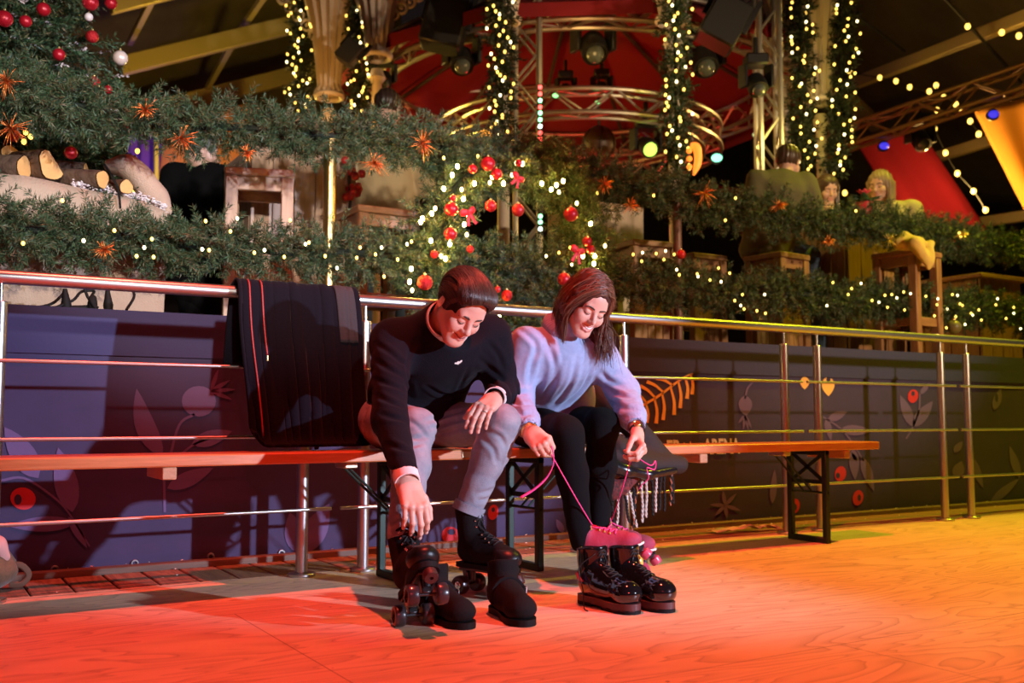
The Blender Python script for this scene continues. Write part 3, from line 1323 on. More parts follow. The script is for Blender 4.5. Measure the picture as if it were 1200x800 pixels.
# =================================================================== the man
man = thing('person', 'dark-haired man in black jumper and pale jeans bending down over his roller skate', 'person', (1.66, 3.35, 0))
m_hipR, m_hipL = A3(1.545, 3.40, .575), A3(1.76, 3.40, .575)
m_kneR, m_kneL = P(486, 502, 2.95), P(588, 497, 2.99)
m_ankR, m_ankL = SK_MR.w(.046, 0, .275), SK_ML.w(.046, 0, .290)
m_shR, m_shL = P(458, 398, 3.17), P(577, 392, 3.10)
m_elR, m_elL = P(457, 492, 2.96), P(590, 460, 3.13)
m_wrR, m_wrL = P(477, 563, 2.735), P(580, 466, 3.00)
m_lat = unit(m_shL - m_shR)
m_pel = (m_hipR + m_hipL) / 2
m_chest = (m_shR + m_shL) / 2 + A3(.0, .03, -.05)
m_neck = (m_shR + m_shL) / 2 + A3(0, -.012, .035)

mh = Head(P(540, 360, 2.925), face_frame(31, 42, 13), 0.965)
neck_seg = [(P(520, 381, 3.085), mh.w(0, -.035, -.035), .060, .054)]
lo = (np.minimum(mh.c - .17, m_neck - .1), np.maximum(mh.c + .17, m_neck + .1))
hf = mh.field(False, .75, .0022, neck_seg, lo)

bf = Field(A3(1.05, 2.5, .05), A3(2.15, 3.7, 1.05), .008)
bf.ell(m_pel + A3(0, .02, .02), (.13, .08, .08))
bf.cap(m_pel + A3(0, .02, .04), m_chest, .070, .09, .05, wide=m_lat, flat=.68)
bf.cap(m_shR + A3(.03, .0, -.01), m_shL + A3(-.03, 0, -.01), .05, .05, .04)
bf.cap(m_chest, m_neck + A3(.02, .02, -.02), .06, .035, .03)
for a, b, c in ((m_shR, m_elR, m_wrR), (m_shL, m_elL, m_wrL)):
    bf.cap(a, b, .048, .037, .03)
    bf.cap(b, c, .036, .024, .02)
for a, b, c in ((m_hipR, m_kneR, m_ankR), (m_hipL, m_kneL, m_ankL)):
    bf.cap(a, b, .078, .052, .04)
    bf.cap(b, c, .048, .036, .03)

# right hand reaching down to the skate, left hand resting on the knee
RH = Hand(m_wrR, P(489, 603, 2.66) - m_wrR, 0.85 * FW - 0.35 * RT, 1.06, True)
rhf = RH.field([(38, 32, 18), (34, 34, 18), (36, 36, 20), (34, 34, 20)], thumb=((.6, .6, .6), (.75, .3, .55), (.85, 0, .5)), arm=m_wrR + .09 * unit(m_elR - m_wrR))
kL = P(563, 481, 2.945)
LH = Hand(m_wrL, kL - m_wrL, FW * .45 - UP * .85 - RT * .1, 1.0, False)
lhf = LH.field([(28, 26, 16), (32, 28, 18), (34, 30, 18), (36, 32, 18)], spread=(2, 0, -2, -4), thumb=((.5, .7, .5), (.8, .3, .55), (.9, .1, .45)), arm=m_wrL + .09 * unit(m_elL - m_wrL))


def man_mids(c):
    return np.where(mh.lips(c), 1, 0)


field_obj('body', [hf, bf, rhf, lhf], [skin_m, lip_m], man, 2, man_mids)
RH.nail_obj(man)
LH.nail_obj(man)
mh.features(man)
m = MB()
m.tube(spline([mh.w(-.0285, .0755, -.0535), mh.w(-.014, .0890, -.0605), mh.w(0, .0945, -.0632), mh.w(.014, .0890, -.0605), mh.w(.0285, .0755, -.0535)], 5), [.0005] + [.0010] * 19 + [.0005], 6)
m.build('mouth_line', mat('mouth_dark', (0.10, 0.02, 0.02), .5), man, angle=180)

# hair, swept back from a side parting
h = Field(mh.c - .17, mh.c + .17, .0032)
E = lambda c, r, kk=.02, op='u': h.ell(mh.w(*c), np.array(r) * mh.s * 1.03, mh.R, kk, op)
E((0, -.018, .040), (.085, .107, .092))
E((-.010, .038, .088), (.062, .058, .036), .03)
E((0.03, .035, .085), (.045, .058, .034), .03)
E((0, .122, .016), (.085, .066, .082), .012, 's')
E((0, .02, -.080), (.12, .15, .066), .012, 's')
for sx in (-1, 1):
    E((sx * .085, .062, -.030), (.034, .048, .066), .008, 's')
    E((sx * .092, -.010, -.008), (.024, .026, .040), .006, 's')
h.warp(lambda X: .0007 * np.sin((((X - mh.c) @ mh.R) @ A3(230, 30, 90)) + 3 * vnoise(X, 22, 4)))
ho = field_obj('hair', h, mat('dark_hair_base', (0.016, 0.009, 0.007), .7, spec=.2), man, 1)


def cling(o, pts, off):
    """lay points on an object's surface, lifted by off"""
    g = ORG[o.name]
    out = []
    for p_, q in zip(pts, off):
        ok, loc, nrm, _ = o.closest_point_on_mesh(Vector(p_ - g))
        out.append(np.array(loc) + g + np.array(nrm) * q)
    return np.array(out)


m = MB()
for i in range(640):
    a0 = rng.uniform(-1.25, 1.25)
    b0 = rng.choice([rng.uniform(0, 5), rng.uniform(0, 34)])
    pts = []
    tw = np.linspace(0, 1, 18)
    for t in tw:
        ang = radians(86 + rng.uniform(-1, 1) - b0 - (174 - b0) * t)
        x = .080 * sin(a0) * (1 - .10 * t) + .034 * t * cos(a0) + .005 * sin(7 * t + i)
        rr = max(1e-3, 1 - (x / .094) ** 2) ** .5
        pts.append(mh.w(x, -.018 + .142 * rr * sin(ang), .040 + .118 * rr * cos(ang)))
    lf = rng.uniform(.0, .0035)
    strands(m, [cling(ho, pts, .0014 + lf * np.sin(pi * np.clip(tw + .1, 0, 1)))], rng.uniform(.0011, .0024))
for i in range(300):
    sx = 1 if i % 2 else -1
    z0 = rng.uniform(-.03, .085)
    y0 = np.interp(z0, [-.03, .02, .05, .085], [.030, .040, .060, .075])
    tw = np.linspace(0, 1, 7)
    pts = [mh.w(sx * .085, y0 - (.05 + .10 * rng.uniform(.6, 1)) * t, z0 - .030 * t + .02 * sin(pi * t)) for t in tw]
    strands(m, [cling(ho, pts, .0025 * np.sin(pi * np.clip(tw + .1, 0, 1)))], rng.uniform(.0009, .0016))
m.build('hair_strands', dark_hair, ho, angle=180)

# jumper
f = Field(A3(1.08, 2.62, .44), A3(2.15, 3.68, 1.06), .006)
f.cap(m_pel + A3(0, -.01, .03), m_pel + A3(0, -.035, .13), .120, .118, .04, wide=m_lat, flat=.70)
f.cap(m_pel + A3(0, -.035, .13), m_chest, .115, .122, .05, wide=m_lat, flat=.66)
f.cap(m_pel + A3(-.05, -.085, .045), m_pel + A3(.06, -.085, .05), .062, .062, .05)
f.cap(m_chest + A3(0, -.02, .03), m_chest + A3(0, -.02, .03) + .001, .115, .115, .05, wide=m_lat, flat=.72)
f.cap(m_shR + A3(.02, .02, -.012), m_shL + A3(-.02, .02, -.012), .070, .068, .06)
f.cap(m_chest + A3(0, .02, .04), m_neck, .085, .066, .06)
for a, b, c in ((m_shR, m_elR, m_wrR), (m_shL, m_elL, m_wrL)):
    f.cap(a, b, .068, .055, .05)
    f.cap(b, c + .12 * (b - c), .055, .041, .035)
col_ax = unit(.62 * -FW + .66 * RT + .36 * UP)
col_c = P(524, 377, 3.045)
f.cap(m_chest + A3(0, .0, .02), col_c - col_ax * .02, .085, .082, .05)
f.cap(col_c - col_ax * .01, col_c + col_ax * .22, .074, .13, .008, 's')
f.ell(col_c + col_ax * .090, (.17, .17, .115), np.column_stack(frame_from(col_ax)), .008, 's')
f.cap(m_wrR + .1 * (m_elR - m_wrR), m_wrR - .2 * (m_elR - m_wrR), .034, .034, .004, 's')
f.cap(m_wrL + .1 * (m_elL - m_wrL), m_wrL - .2 * (m_elL - m_wrL), .034, .034, .004, 's')


def folds(X, a, b, amp, freq, rad=.14, seed=1):
    """creases across the segment a-b"""
    ab = b - a
    t = ((X - a) @ ab) / (ab @ ab)
    q = X - a - np.clip(t, 0, 1)[:, None] * ab
    w = np.exp(-(np.linalg.norm(q, axis=1) / rad) ** 4) * np.clip(1.2 - np.abs(t - .5) * 1.6, 0, 1)
    s_ = unit(np.cross(ab, A3(.3, .5, .2)))
    return amp * w * (1 - 2 * np.abs(np.sin(.5 * (t * freq + 3.2 * vnoise(X, 9, seed) + (X @ s_) * 22))) ** .7) * (.55 + .45 * vnoise(X, 14, seed + 40))


f.warp(lambda X: folds(X, m_shR, m_elR, .0032, 20, seed=1) + folds(X, m_elR, m_wrR, .0022, 22, seed=2) + folds(X, m_shL, m_elL, .0035, 18, seed=3) +
       folds(X, m_elL, m_wrL, .003, 18, seed=4) + folds(X, m_pel, m_chest, .0035, 14, .3, seed=6) + .002 * vnoise(X, 30, 8))
jump = field_obj('jumper', f, black_knit, man, 2)
crease(jump, [[(440, 402), (458, 414), (474, 428)], [(437, 420), (455, 432), (472, 441)], [(436, 444), (455, 450), (472, 456)], [(438, 462), (455, 470), (470, 476)], [(444, 484), (460, 489), (474, 492)], [(452, 520), (465, 524), (478, 528)],
              [(486, 398), (477, 430), (482, 465)], [(548, 432), (538, 455), (528, 474)], [(500, 452), (520, 462), (545, 458)], [(572, 402), (583, 415), (590, 432)], [(560, 420), (578, 434), (592, 447)], [(556, 436), (575, 447), (594, 460)], [(566, 452), (580, 460), (594, 470)]], .0055, .009)
m = MB()
em = [(-7, 1.6), (-4, 1.0), (-1, 2.2), (2, 1.2), (5, 2.4), (7, 1.8), (6.5, .2), (3, -1.2), (0, -1.8), (-1, -3), (-2, -1.6), (-5, -1.2), (-8, .2)]
V = []
for dx, dy in em:
    q, nn = hit(jump, 537.5 + dx * .62 - dy * .05, 424.8 - dy * .9 - dx * .18)
    if q is not None:
        V.append(q - .002 * unit(ray(537, 425)))
if len(V) > 8:
    m.prism(np.array(V), unit(ray(537, 425)) * .0015)
    m.build('chest_emblem', mat('emblem_white', (0.75, 0.78, 0.72), 0.6), jump, smooth=False)


def ring_band(c, axis, r0, r1, h_, m, thick=.004, wob=0, n=40, sq=None):
    S, N, T = frame_from(axis)
    a = np.linspace(0, 2 * pi, n + 1)
    rows = []
    for r, z in ((r0 - thick, 0), (r0, 0), ((r0 + r1) / 2, h_ * .5), (r1, h_), (r1 - thick, h_), ((r0 + r1) / 2 - thick, h_ * .5), (r0 - thick, 0)):
        rows.append(c + (r * np.cos(a))[:, None] * S + (r * np.sin(a))[:, None] * N + (z + wob * np.sin(2 * a))[:, None] * T)
    m.grid(np.array(rows).transpose(1, 0, 2))
    return m


col_ax = unit(mh.w(0, -.03, -.08) - m_neck)
m = ring_band(col_c - col_ax * .032, col_ax, .087, .071, .092, MB(), .004)
m.build('shirt_collar', shirt_m, man, angle=60)
for w_, e_ in ((m_wrR, m_elR), (m_wrL, m_elL)):
    ax = unit(w_ - e_)
    m = ring_band(w_ - ax * .030, ax, .0395, .039, .040, MB(), .004)
    m.build('shirt_cuff', shirt_m, man, angle=60)
m = MB()
b0 = LH.bones[2]
m.torus(b0[0] + .42 * (b0[1] - b0[0]), b0[1] - b0[0], .0102, .0016, 20, 8)
m.build('ring', silver_m, man)

# jeans
f = Field(A3(1.12, 2.55, .12), A3(2.05, 3.66, .78), .006)
f.ell(m_pel + A3(-.01, .02, .02), (.20, .13, .115), None, .03)
for a, b, c in ((m_hipR, m_kneR, m_ankR), (m_hipL, m_kneL, m_ankL)):
    f.cap(a, b, .092, .066, .03)
    f.cap(b, b + .35 * (c - b), .062, .059, .025)
    f.cap(b + .35 * (c - b), c, .059, .048, .03)
kd = lambda X, k_: np.exp(-(np.linalg.norm(X - k_, axis=1) / .13) ** 2)
f.warp(lambda X: folds(X, m_kneR, m_ankR, .003, 34, .1, seed=11) + folds(X, m_kneL, m_ankL, .003, 34, .1, seed=12) + folds(X, m_hipL, m_kneL, .003, 26, .16, seed=13) +
       folds(X, m_hipR, m_kneR, .003, 26, .16, seed=14) + .003 * kd(X, m_kneR) * vnoise(X, 55, 15) + .003 * kd(X, m_kneL) * vnoise(X, 55, 16) +
       .0015 * vnoise(X, 45, 17))
jeans = field_obj('jeans', f, denim_m, man, 2)
crease(jeans, [[(500, 494), (522, 487), (545, 480)], [(503, 502), (530, 494), (556, 488)], [(510, 510), (535, 503), (562, 497)], [(572, 505), (586, 512), (592, 524)], [(566, 515), (578, 526), (582, 540)], [(600, 520), (592, 545), (584, 565)],
               [(560, 586), (573, 584), (588, 578)], [(558, 580), (570, 576), (586, 570)], [(478, 492), (490, 500), (500, 512)], [(474, 510), (486, 514), (498, 512)], [(472, 524), (484, 522), (496, 518)],
               [(462, 610), (472, 606), (480, 600)], [(461, 622), (470, 618), (478, 612)], [(430, 480), (426, 500), (432, 520)], [(444, 478), (436, 500), (444, 522)]], .005, .0075)
ax = unit(m_ankL - m_kneL)
m = ring_band(m_ankL + ax * .018 - ax * .03, ax, .0560, .0570, .030, MB(), .006)
m.build('rolled_hem', denim_m, jeans, angle=60)

# =================================================================== the woman
woman = thing('person', 'woman in pale blue roll-neck jumper and black jeans pulling pink laces tight', 'person', (2.2, 3.35, 0))
w_hipR, w_hipL = A3(2.17, 3.40, .565), A3(2.35, 3.40, .565)
w_kneR, w_kneL = P(664, 507, 2.95), P(706, 497, 3.0)
w_ankR, w_ankL = SK_WR.w(.034, 0, .170), SK_WL.w(.036, 0, .175)
w_shR, w_shL = P(616, 403, 3.14), P(700, 409, 3.08)
w_elR, w_elL = P(604, 472, 3.15), P(729, 458, 3.07)
w_wrR, w_wrL = P(621, 506, 2.915), P(747, 505, 2.86)
w_lat = unit(w_shL - w_shR)
w_pel = (w_hipR + w_hipL) / 2
w_chest = (w_shR + w_shL) / 2 + A3(0, .03, -.05)
w_neck = (w_shR + w_shL) / 2 + A3(-.00, -.0, .062)
wh = Head(P(687, 357, 2.99), face_frame(22, 28, 17), 0.93)
neck_seg = [(w_neck + A3(0, .03, -.05), wh.w(0, -.035, -.05), .052, .050)]
lo = (np.minimum(wh.c - .17, w_neck - .1), np.maximum(wh.c + .17, w_neck + .1))
hf = wh.field(True, 1.15, .0022, neck_seg, lo)
bf = Field(A3(1.7, 2.7, .05), A3(2.75, 3.7, 1.05), .008)
bf.ell(w_pel + A3(0, .02, .02), (.13, .08, .08))
bf.cap(w_pel + A3(0, 0, .04), w_chest, .080, .088, .05, wide=w_lat, flat=.72)
bf.cap(w_shR + A3(.03, .0, -.01), w_shL + A3(-.03, 0, -.01), .042, .042, .04)
bf.cap(w_chest, w_neck, .07, .05, .04)
for a, b, c in ((w_shR, w_elR, w_wrR), (w_shL, w_elL, w_wrL)):
    bf.cap(a, b, .040, .032, .03)
    bf.cap(b, c, .031, .021, .02)
for a, b, c in ((w_hipR, w_kneR, w_ankR), (w_hipL, w_kneL, w_ankL)):
    bf.cap(a, b, .070, .045, .04)
    bf.cap(b, c, .042, .031, .03)
WR = Hand(w_wrR, P(633, 519, 2.85) - w_wrR, FW * .75 - UP * .5 + RT * .25, .98, True)
wrf = WR.field([(92, 104, 62), (92, 105, 62), (92, 105, 62), (92, 105, 62)], spread=(3, 1, -1, -3), thumb=((.75, .45, .5), (.55, -.25, .85), (.1, -.7, .6)), arm=w_wrR + .08 * unit(w_elR - w_wrR))
WL = Hand(w_wrL, P(755, 530, 2.80) - w_wrL, FW * .35 - RT * .92 + UP * .1, .95, False)
wlf = WL.field([(48, 62, 30), (46, 60, 30), (48, 58, 30), (50, 58, 30)], spread=(2, 1, -1, -2), thumb=((.8, .45, .5), (.9, .0, .6), (.85, -.1, .6)), arm=w_wrL + .08 * unit(w_elL - w_wrL))
field_obj('body', [hf, bf, wrf, wlf], [skin_m, lip_m], woman, 2, lambda c: np.where(wh.lips(c), 1, 0))
WR.nail_obj(woman)
WL.nail_obj(woman)
wh.features(woman, True, .0)
m = MB()
m.tube(spline([wh.w(-.021, .078, -.0555), wh.w(-.011, .0865, -.0605), wh.w(0, .0895, -.0625), wh.w(.011, .0865, -.0605), wh.w(.021, .078, -.0555)], 4), .0040, 8, flat=1.0)
m.build('teeth', teeth_m, woman)

# hair: parted off-centre, falling forward on both sides of the face
h = Field(wh.c - A3(.22, .22, .24), wh.c + A3(.22, .22, .17), .0036)
E = lambda c, r, kk=.02, op='u': h.ell(wh.w(*c), np.array(r) * wh.s * 1.03, wh.R, kk, op)
E((0, -.018, .038), (.086, .108, .092))
E((0, -.06, -.03), (.080, .065, .085), .03)
E((0, .130, -.010), (.074, .074, .098), .014, 's')
h.cap(wh.w(.078, .030, .040), wh.w(.078, .026, -.075), .020, .016, .02)
h.cap(wh.w(.078, -.02, .0), wh.w(.075, -.01, -.09), .022, .016, .03)
h.cap(wh.w(-.078, .022, .040), wh.w(-.088, .035, -.04), .020, .018, .02)
dn = A3(0, 0, -1)
q0 = wh.w(-.088, .035, -.04)
h.cap(q0, q0 + dn * .10 + .01 * RT, .022, .016, .02)
q1 = wh.w(-.075, -.03, -.06)
h.cap(q1, q1 + dn * .10 + .015 * RT, .030, .018, .03)
h.warp(lambda X: .0009 * np.sin(((X - wh.c) @ wh.R) @ A3(260, 160, 10) + 2.5 * vnoise(X, 20, 24)))
who = field_obj('hair', h, mat('auburn_hair_base', (0.060, 0.022, 0.014), .7, spec=.2), woman, 1)
m = MB()
for i in range(900):
    side = 1 if i % 2 else -1
    # root along the parting from forehead to crown
    u = rng.choice([rng.uniform(0, .12), rng.uniform(0, 1)])
    px = -.022
    y0 = .078 - .17 * u
    z0 = .040 + .094 * max(0, 1 - ((y0 + .018) / .112) ** 2) ** .5
    root = wh.w(px, y0, z0)
    ye = np.interp(u, [0, .35, 1], [.036, .010, -.075]) + rng.normal() * .008
    a1 = wh.w(px + side * rng.uniform(.025, .060), y0 * .95 + rng.normal() * .006, z0 - .008)
    a2 = wh.w(side * .078, (y0 + ye) / 2 + .006 + rng.normal() * .008, .030 + rng.normal() * .012)
    a3 = wh.w(side * .086, ye, -.030)
    if side > 0:
        a4 = wh.w(.078 + rng.normal() * .004, ye + .004, -.085)
        e = a4 + .045 * (dn + .35 * unit(wh.R @ A3(-.3, .2, -1))) * rng.uniform(.5, 1.3) - .004 * RT
    else:
        a4 = a3 + .055 * dn + .010 * RT * rng.uniform(-.5, 1.6) + .012 * rng.normal(size=3)
        e = a4 + .085 * dn * rng.uniform(.5, 1.3) + .020 * RT * rng.uniform(-1, 1.2) + .01 * rng.normal(size=3)
    k1 = cling(who, [root, a1, a2, a3], [.001, .002, .003, .004])
    pts = spline(np.vstack([k1, a4, e]), 4)
    strands(m, [pts + rng.normal(size=3) * .0025], rng.uniform(.0011, .0023))
m.build('hair_strands', auburn_hair, who, angle=180)

# jumper
f = Field(A3(1.72, 2.75, .46), A3(2.72, 3.66, 1.06), .006)
f.cap(w_pel + A3(-.025, -.03, .055), w_pel + A3(-.025, -.06, .14), .122, .120, .04, wide=w_lat, flat=.76)
f.cap(w_pel + A3(-.025, -.06, .14), w_chest + A3(0, -.02, 0), .115, .106, .05, wide=w_lat, flat=.72)
f.cap(w_pel + A3(-.03, -.11, .075), w_pel + A3(.05, -.11, .08), .070, .070, .06)
f.cap(w_shR + A3(.02, .02, -.012), w_shL + A3(-.02, .02, -.012), .060, .058, .06)
f.cap(w_chest + A3(0, .01, .04), w_neck, .080, .060, .05)
for a, b, c in ((w_shR, w_elR, w_wrR), (w_shL, w_elL, w_wrL)):
    f.cap(a, b, .064, .060, .045)
    f.cap(b, b + .62 * (c - b), .060, .052, .035)
    f.cap(b + .62 * (c - b), c + .14 * (b - c), .048, .038, .02)
for a, b in ((w_elR, w_wrR), (w_elL, w_wrL)):
    f.cap(b + .1 * (a - b), b - .2 * (a - b), .030, .030, .004, 's')


def ribs(X, a, b, t0, t1, amp, nrib, rad):
    ab = b - a
    L = np.linalg.norm(ab)
    T = ab / L
    t = ((X - a) @ ab) / L ** 2
    q = X - a - t[:, None] * ab
    S, N, _ = frame_from(T)
    an = np.arctan2(q @ S, q @ N)
    w = ((t > t0) & (t < t1) & (np.linalg.norm(q, axis=1) < rad)).astype(float)
    return amp * w * np.sin(an * nrib)


f.warp(lambda X: folds(X, w_shR, w_elR, .003, 16, seed=21) + folds(X, w_elR, w_wrR, .0045, 20, seed=22) + folds(X, w_shL, w_elL, .003, 16, seed=23) +
       folds(X, w_elL, w_wrL, .0045, 20, seed=24) + folds(X, w_pel, w_chest, .004, 12, .3, seed=26) + .002 * vnoise(X, 26, 28) +
       ribs(X, w_elR, w_wrR, .66, 1.1, .0022, 22, .07) + ribs(X, w_elL, w_wrL, .66, 1.1, .0022, 22, .07))
wj = field_obj('jumper', f, blue_knit, woman, 2)
crease(wj, [[(606, 384), (618, 392), (627, 402), (628, 416)], [(628, 412), (622, 432), (620, 452)], [(642, 402), (650, 430), (640, 462)], [(658, 420), (650, 448), (632, 472)], [(694, 428), (682, 455), (655, 478)], [(676, 420), (668, 450), (648, 476)],
            [(704, 436), (714, 446), (728, 452)], [(708, 452), (722, 462), (740, 466)], [(716, 472), (728, 478), (744, 478)], [(598, 452), (608, 460), (620, 460)], [(598, 466), (608, 474), (622, 474)], [(604, 480), (612, 486), (624, 484)]], .0065, .010)
f = Field(w_neck - .14, w_neck + .14, .003)
nax = unit(wh.w(0, -.035, -.06) - w_neck)
f.cap(w_neck - nax * .01, w_neck + nax * .055, .072, .064, .01)
f.ell(w_neck + nax * .002, (.084, .080, .030), np.column_stack(frame_from(nax)), .03)
f.cap(w_neck + nax * .05, w_neck + nax * .14, .052, .058, .006, 's')
f.cut(w_neck + nax * .083, nax, .01)
f.warp(lambda X: ribs(X, w_neck, w_neck + nax * .1, -.3, 1.2, .0016, 52, .12))
field_obj('roll_neck', f, blue_knit, wj, 1)

# jeans
f = Field(A3(1.85, 2.8, .12), A3(2.65, 3.66, .76), .006)
f.ell(w_pel + A3(0, .02, .02), (.185, .125, .105), None, .03)
for a, b, c in ((w_hipR, w_kneR, w_ankR), (w_hipL, w_kneL, w_ankL)):
    f.cap(a, b, .088, .062, .03)
    f.cap(b, b + .35 * (c - b), .058, .054, .025)
    f.cap(b + .35 * (c - b), c, .054, .043, .03)
f.warp(lambda X: folds(X, w_kneR, w_ankR, .0022, 34, .1, seed=31) + folds(X, w_kneL, w_ankL, .0022, 34, .1, seed=32) + .003 * vnoise(X, 40, 33))
field_obj('jeans', f, black_denim, woman, 2)

# wrist watch and bracelets
ax = unit(w_wrL - w_elL)
c = w_wrL - ax * .004
m = ring_band(c - ax * .008, ax, .0275, .0275, .016, MB(), .003)
wt = m.build('watch_strap', black_leather, woman, angle=60)
S = unit(np.cross(ax, np.cross(-FW + .3 * UP, ax)))
m = MB()
m.cyl(c + S * .024, c + S * .0335, .0145, 18, bev=.002)
m.torus(c + S * .0335, S, .0135, .002, 18, 6)
m.build('watch_face', gold_m, wt)
ax = unit(w_wrR - w_elR)
m = MB()
m.torus(w_wrR - ax * .004, ax, .030, .0022, 28, 6)
m.torus(w_wrR + ax * .004, ax, .029, .0018, 28, 6)
m.build('bracelet', gold_m, woman)
# ------------------------------------------------------------------ skates and boots
def local_obj(name, f, fr, mats, parent, it=1, mids_fn=None):
    V, Q = f.mesh()
    V = smooth_mesh(V, Q, it)
    mids = mids_fn(V[Q].mean(1)) if mids_fn else None
    return raw_obj(name, fr.o + (V * fr.s) @ fr.R.T, Q, mats, parent, mids, True, 180)


suede = mat('black_suede', (0.009, 0.0075, 0.008), 0.9, bump=(120, 0.15), spec=0.15)
toe_leather = mat('black_leather', (0.006, 0.005, 0.006), 0.38, bump=(60, 0.1), spec=.35)
patent = mat('black_patent_leather', (0.006, 0.005, 0.006), 0.07, coat=1.0, bump=(18, 0.05))
rubber = mat('dark_rubber', (0.007, 0.006, 0.006), 0.7, spec=.2)
oxred = mat('dark_red_sole', (0.09, 0.02, 0.018), 0.5)
pink_suede = mat('pink_suede', (0.36, 0.035, 0.085), 0.75, sheen=0.05, bump=(90, 0.1))
pink_w = mat('pink_urethane', (0.50, 0.07, 0.14), 0.3, coat=0.3)
yellow_w = mat('yellow_urethane', (0.85, 0.55, 0.10), 0.3, coat=0.3)
smoke_w = mat('smoky_urethane', (0.035, 0.022, 0.025), 0.3, coat=0.2)
white_s = mat('white_rubber', (0.75, 0.68, 0.66), 0.6)
plate_m = mat('skate_plate_metal', (0.08, 0.08, 0.085), 0.35, 0.8)
pink_lace = mat('pink_lace_cord', (0.90, 0.07, 0.32), 0.7)
black_lace = mat('black_lace_cord', (0.012, 0.011, 0.011), 0.8)
yellow_hook = mat('brass_hook', (0.85, 0.70, 0.15), 0.3, 0.7)


def shoe_field(zs, shaft, vox=.003, fat=1.0, lean=.012, inst=1.0):
    f = Field((-.04, -.07, zs - .01), (.30, .07, zs + shaft + .04), vox)
    f.cap((.045, 0, zs + .040), (.105, 0, zs + .044), .037 * fat, .041 * fat, .02)
    f.cap((.105, 0, zs + .046), (.215, 0, zs + .030), .044 * fat, .034 * fat, .02, wide=(0, 1, 0), flat=.86)
    f.ell((.222, 0, zs + .030), (.050, .046 * fat, .034), None, .02)
    f.cap((.120, 0, zs + .085 * inst), (.185, 0, zs + .055 * inst), .022, .018, .03)
    f.cap((.060, 0, zs + .060), (.055 - lean, 0, zs + shaft), .046 * fat, .050 * fat, .03)
    f.cut((0, 0, zs + .001), (0, 0, -1), .006)
    f.cut((0, 0, zs + shaft), (-.12, 0, 1), .004)
    f.cap((.056 - lean, 0, zs + shaft - .05), (.050 - lean, 0, zs + shaft + .06), .041 * fat, .046 * fat, .006, 's')
    return f


def sole_outline(grow=0.0, x0=-.006, x1=.275):
    pts = []
    xs = [0, .03, .10, .17, .215, .245, .262, .2705]
    ws = [.020, .034, .031, .043, .0445, .036, .023, .006]
    for x, w_ in zip(xs, ws):
        pts.append((x, w_))
    up_ = spline(np.array([(x, w_, 0) for x, w_ in pts]), 4)[:, :2]
    c = np.array([.13, 0])
    P2 = np.vstack([up_, up_[::-1] * [1, -1]])
    return c + (P2 - c) * (1 + grow)


def sole(fr, z0, z1, m, grow=0.0):
    o = sole_outline(grow)
    poly = np.array([fr.w(x, y, z0) for x, y in o])
    m.prism(poly, fr.w(0, 0, z1) - fr.w(0, 0, z0))
    return m


def lace_rows(o, fr, rows, zs, wdt, m, r=.0021):
    """criss-cross over the instep, lying on the boot surface"""
    pts = []
    for i, (x, z) in enumerate(rows):
        y = wdt
        pts.append((x, y if i % 2 else -y, z))
    out, out2 = [], []
    for (x, z), (x2, z2) in zip(rows[:-1], rows[1:]):
        for sgn, acc in ((1, out), (-1, out2)):
            a, b = A3(x, sgn * wdt, z), A3(x2, -sgn * wdt, z2)
            seg = [fr.w(*(a + (b - a) * t + A3(.03, 0, .03) * (1 - (2 * t - 1) ** 2) * .5)) for t in np.linspace(0, 1, 6)]
            m.tube(cling(o, seg, [r * .9] * 6), r, 6)
    return m


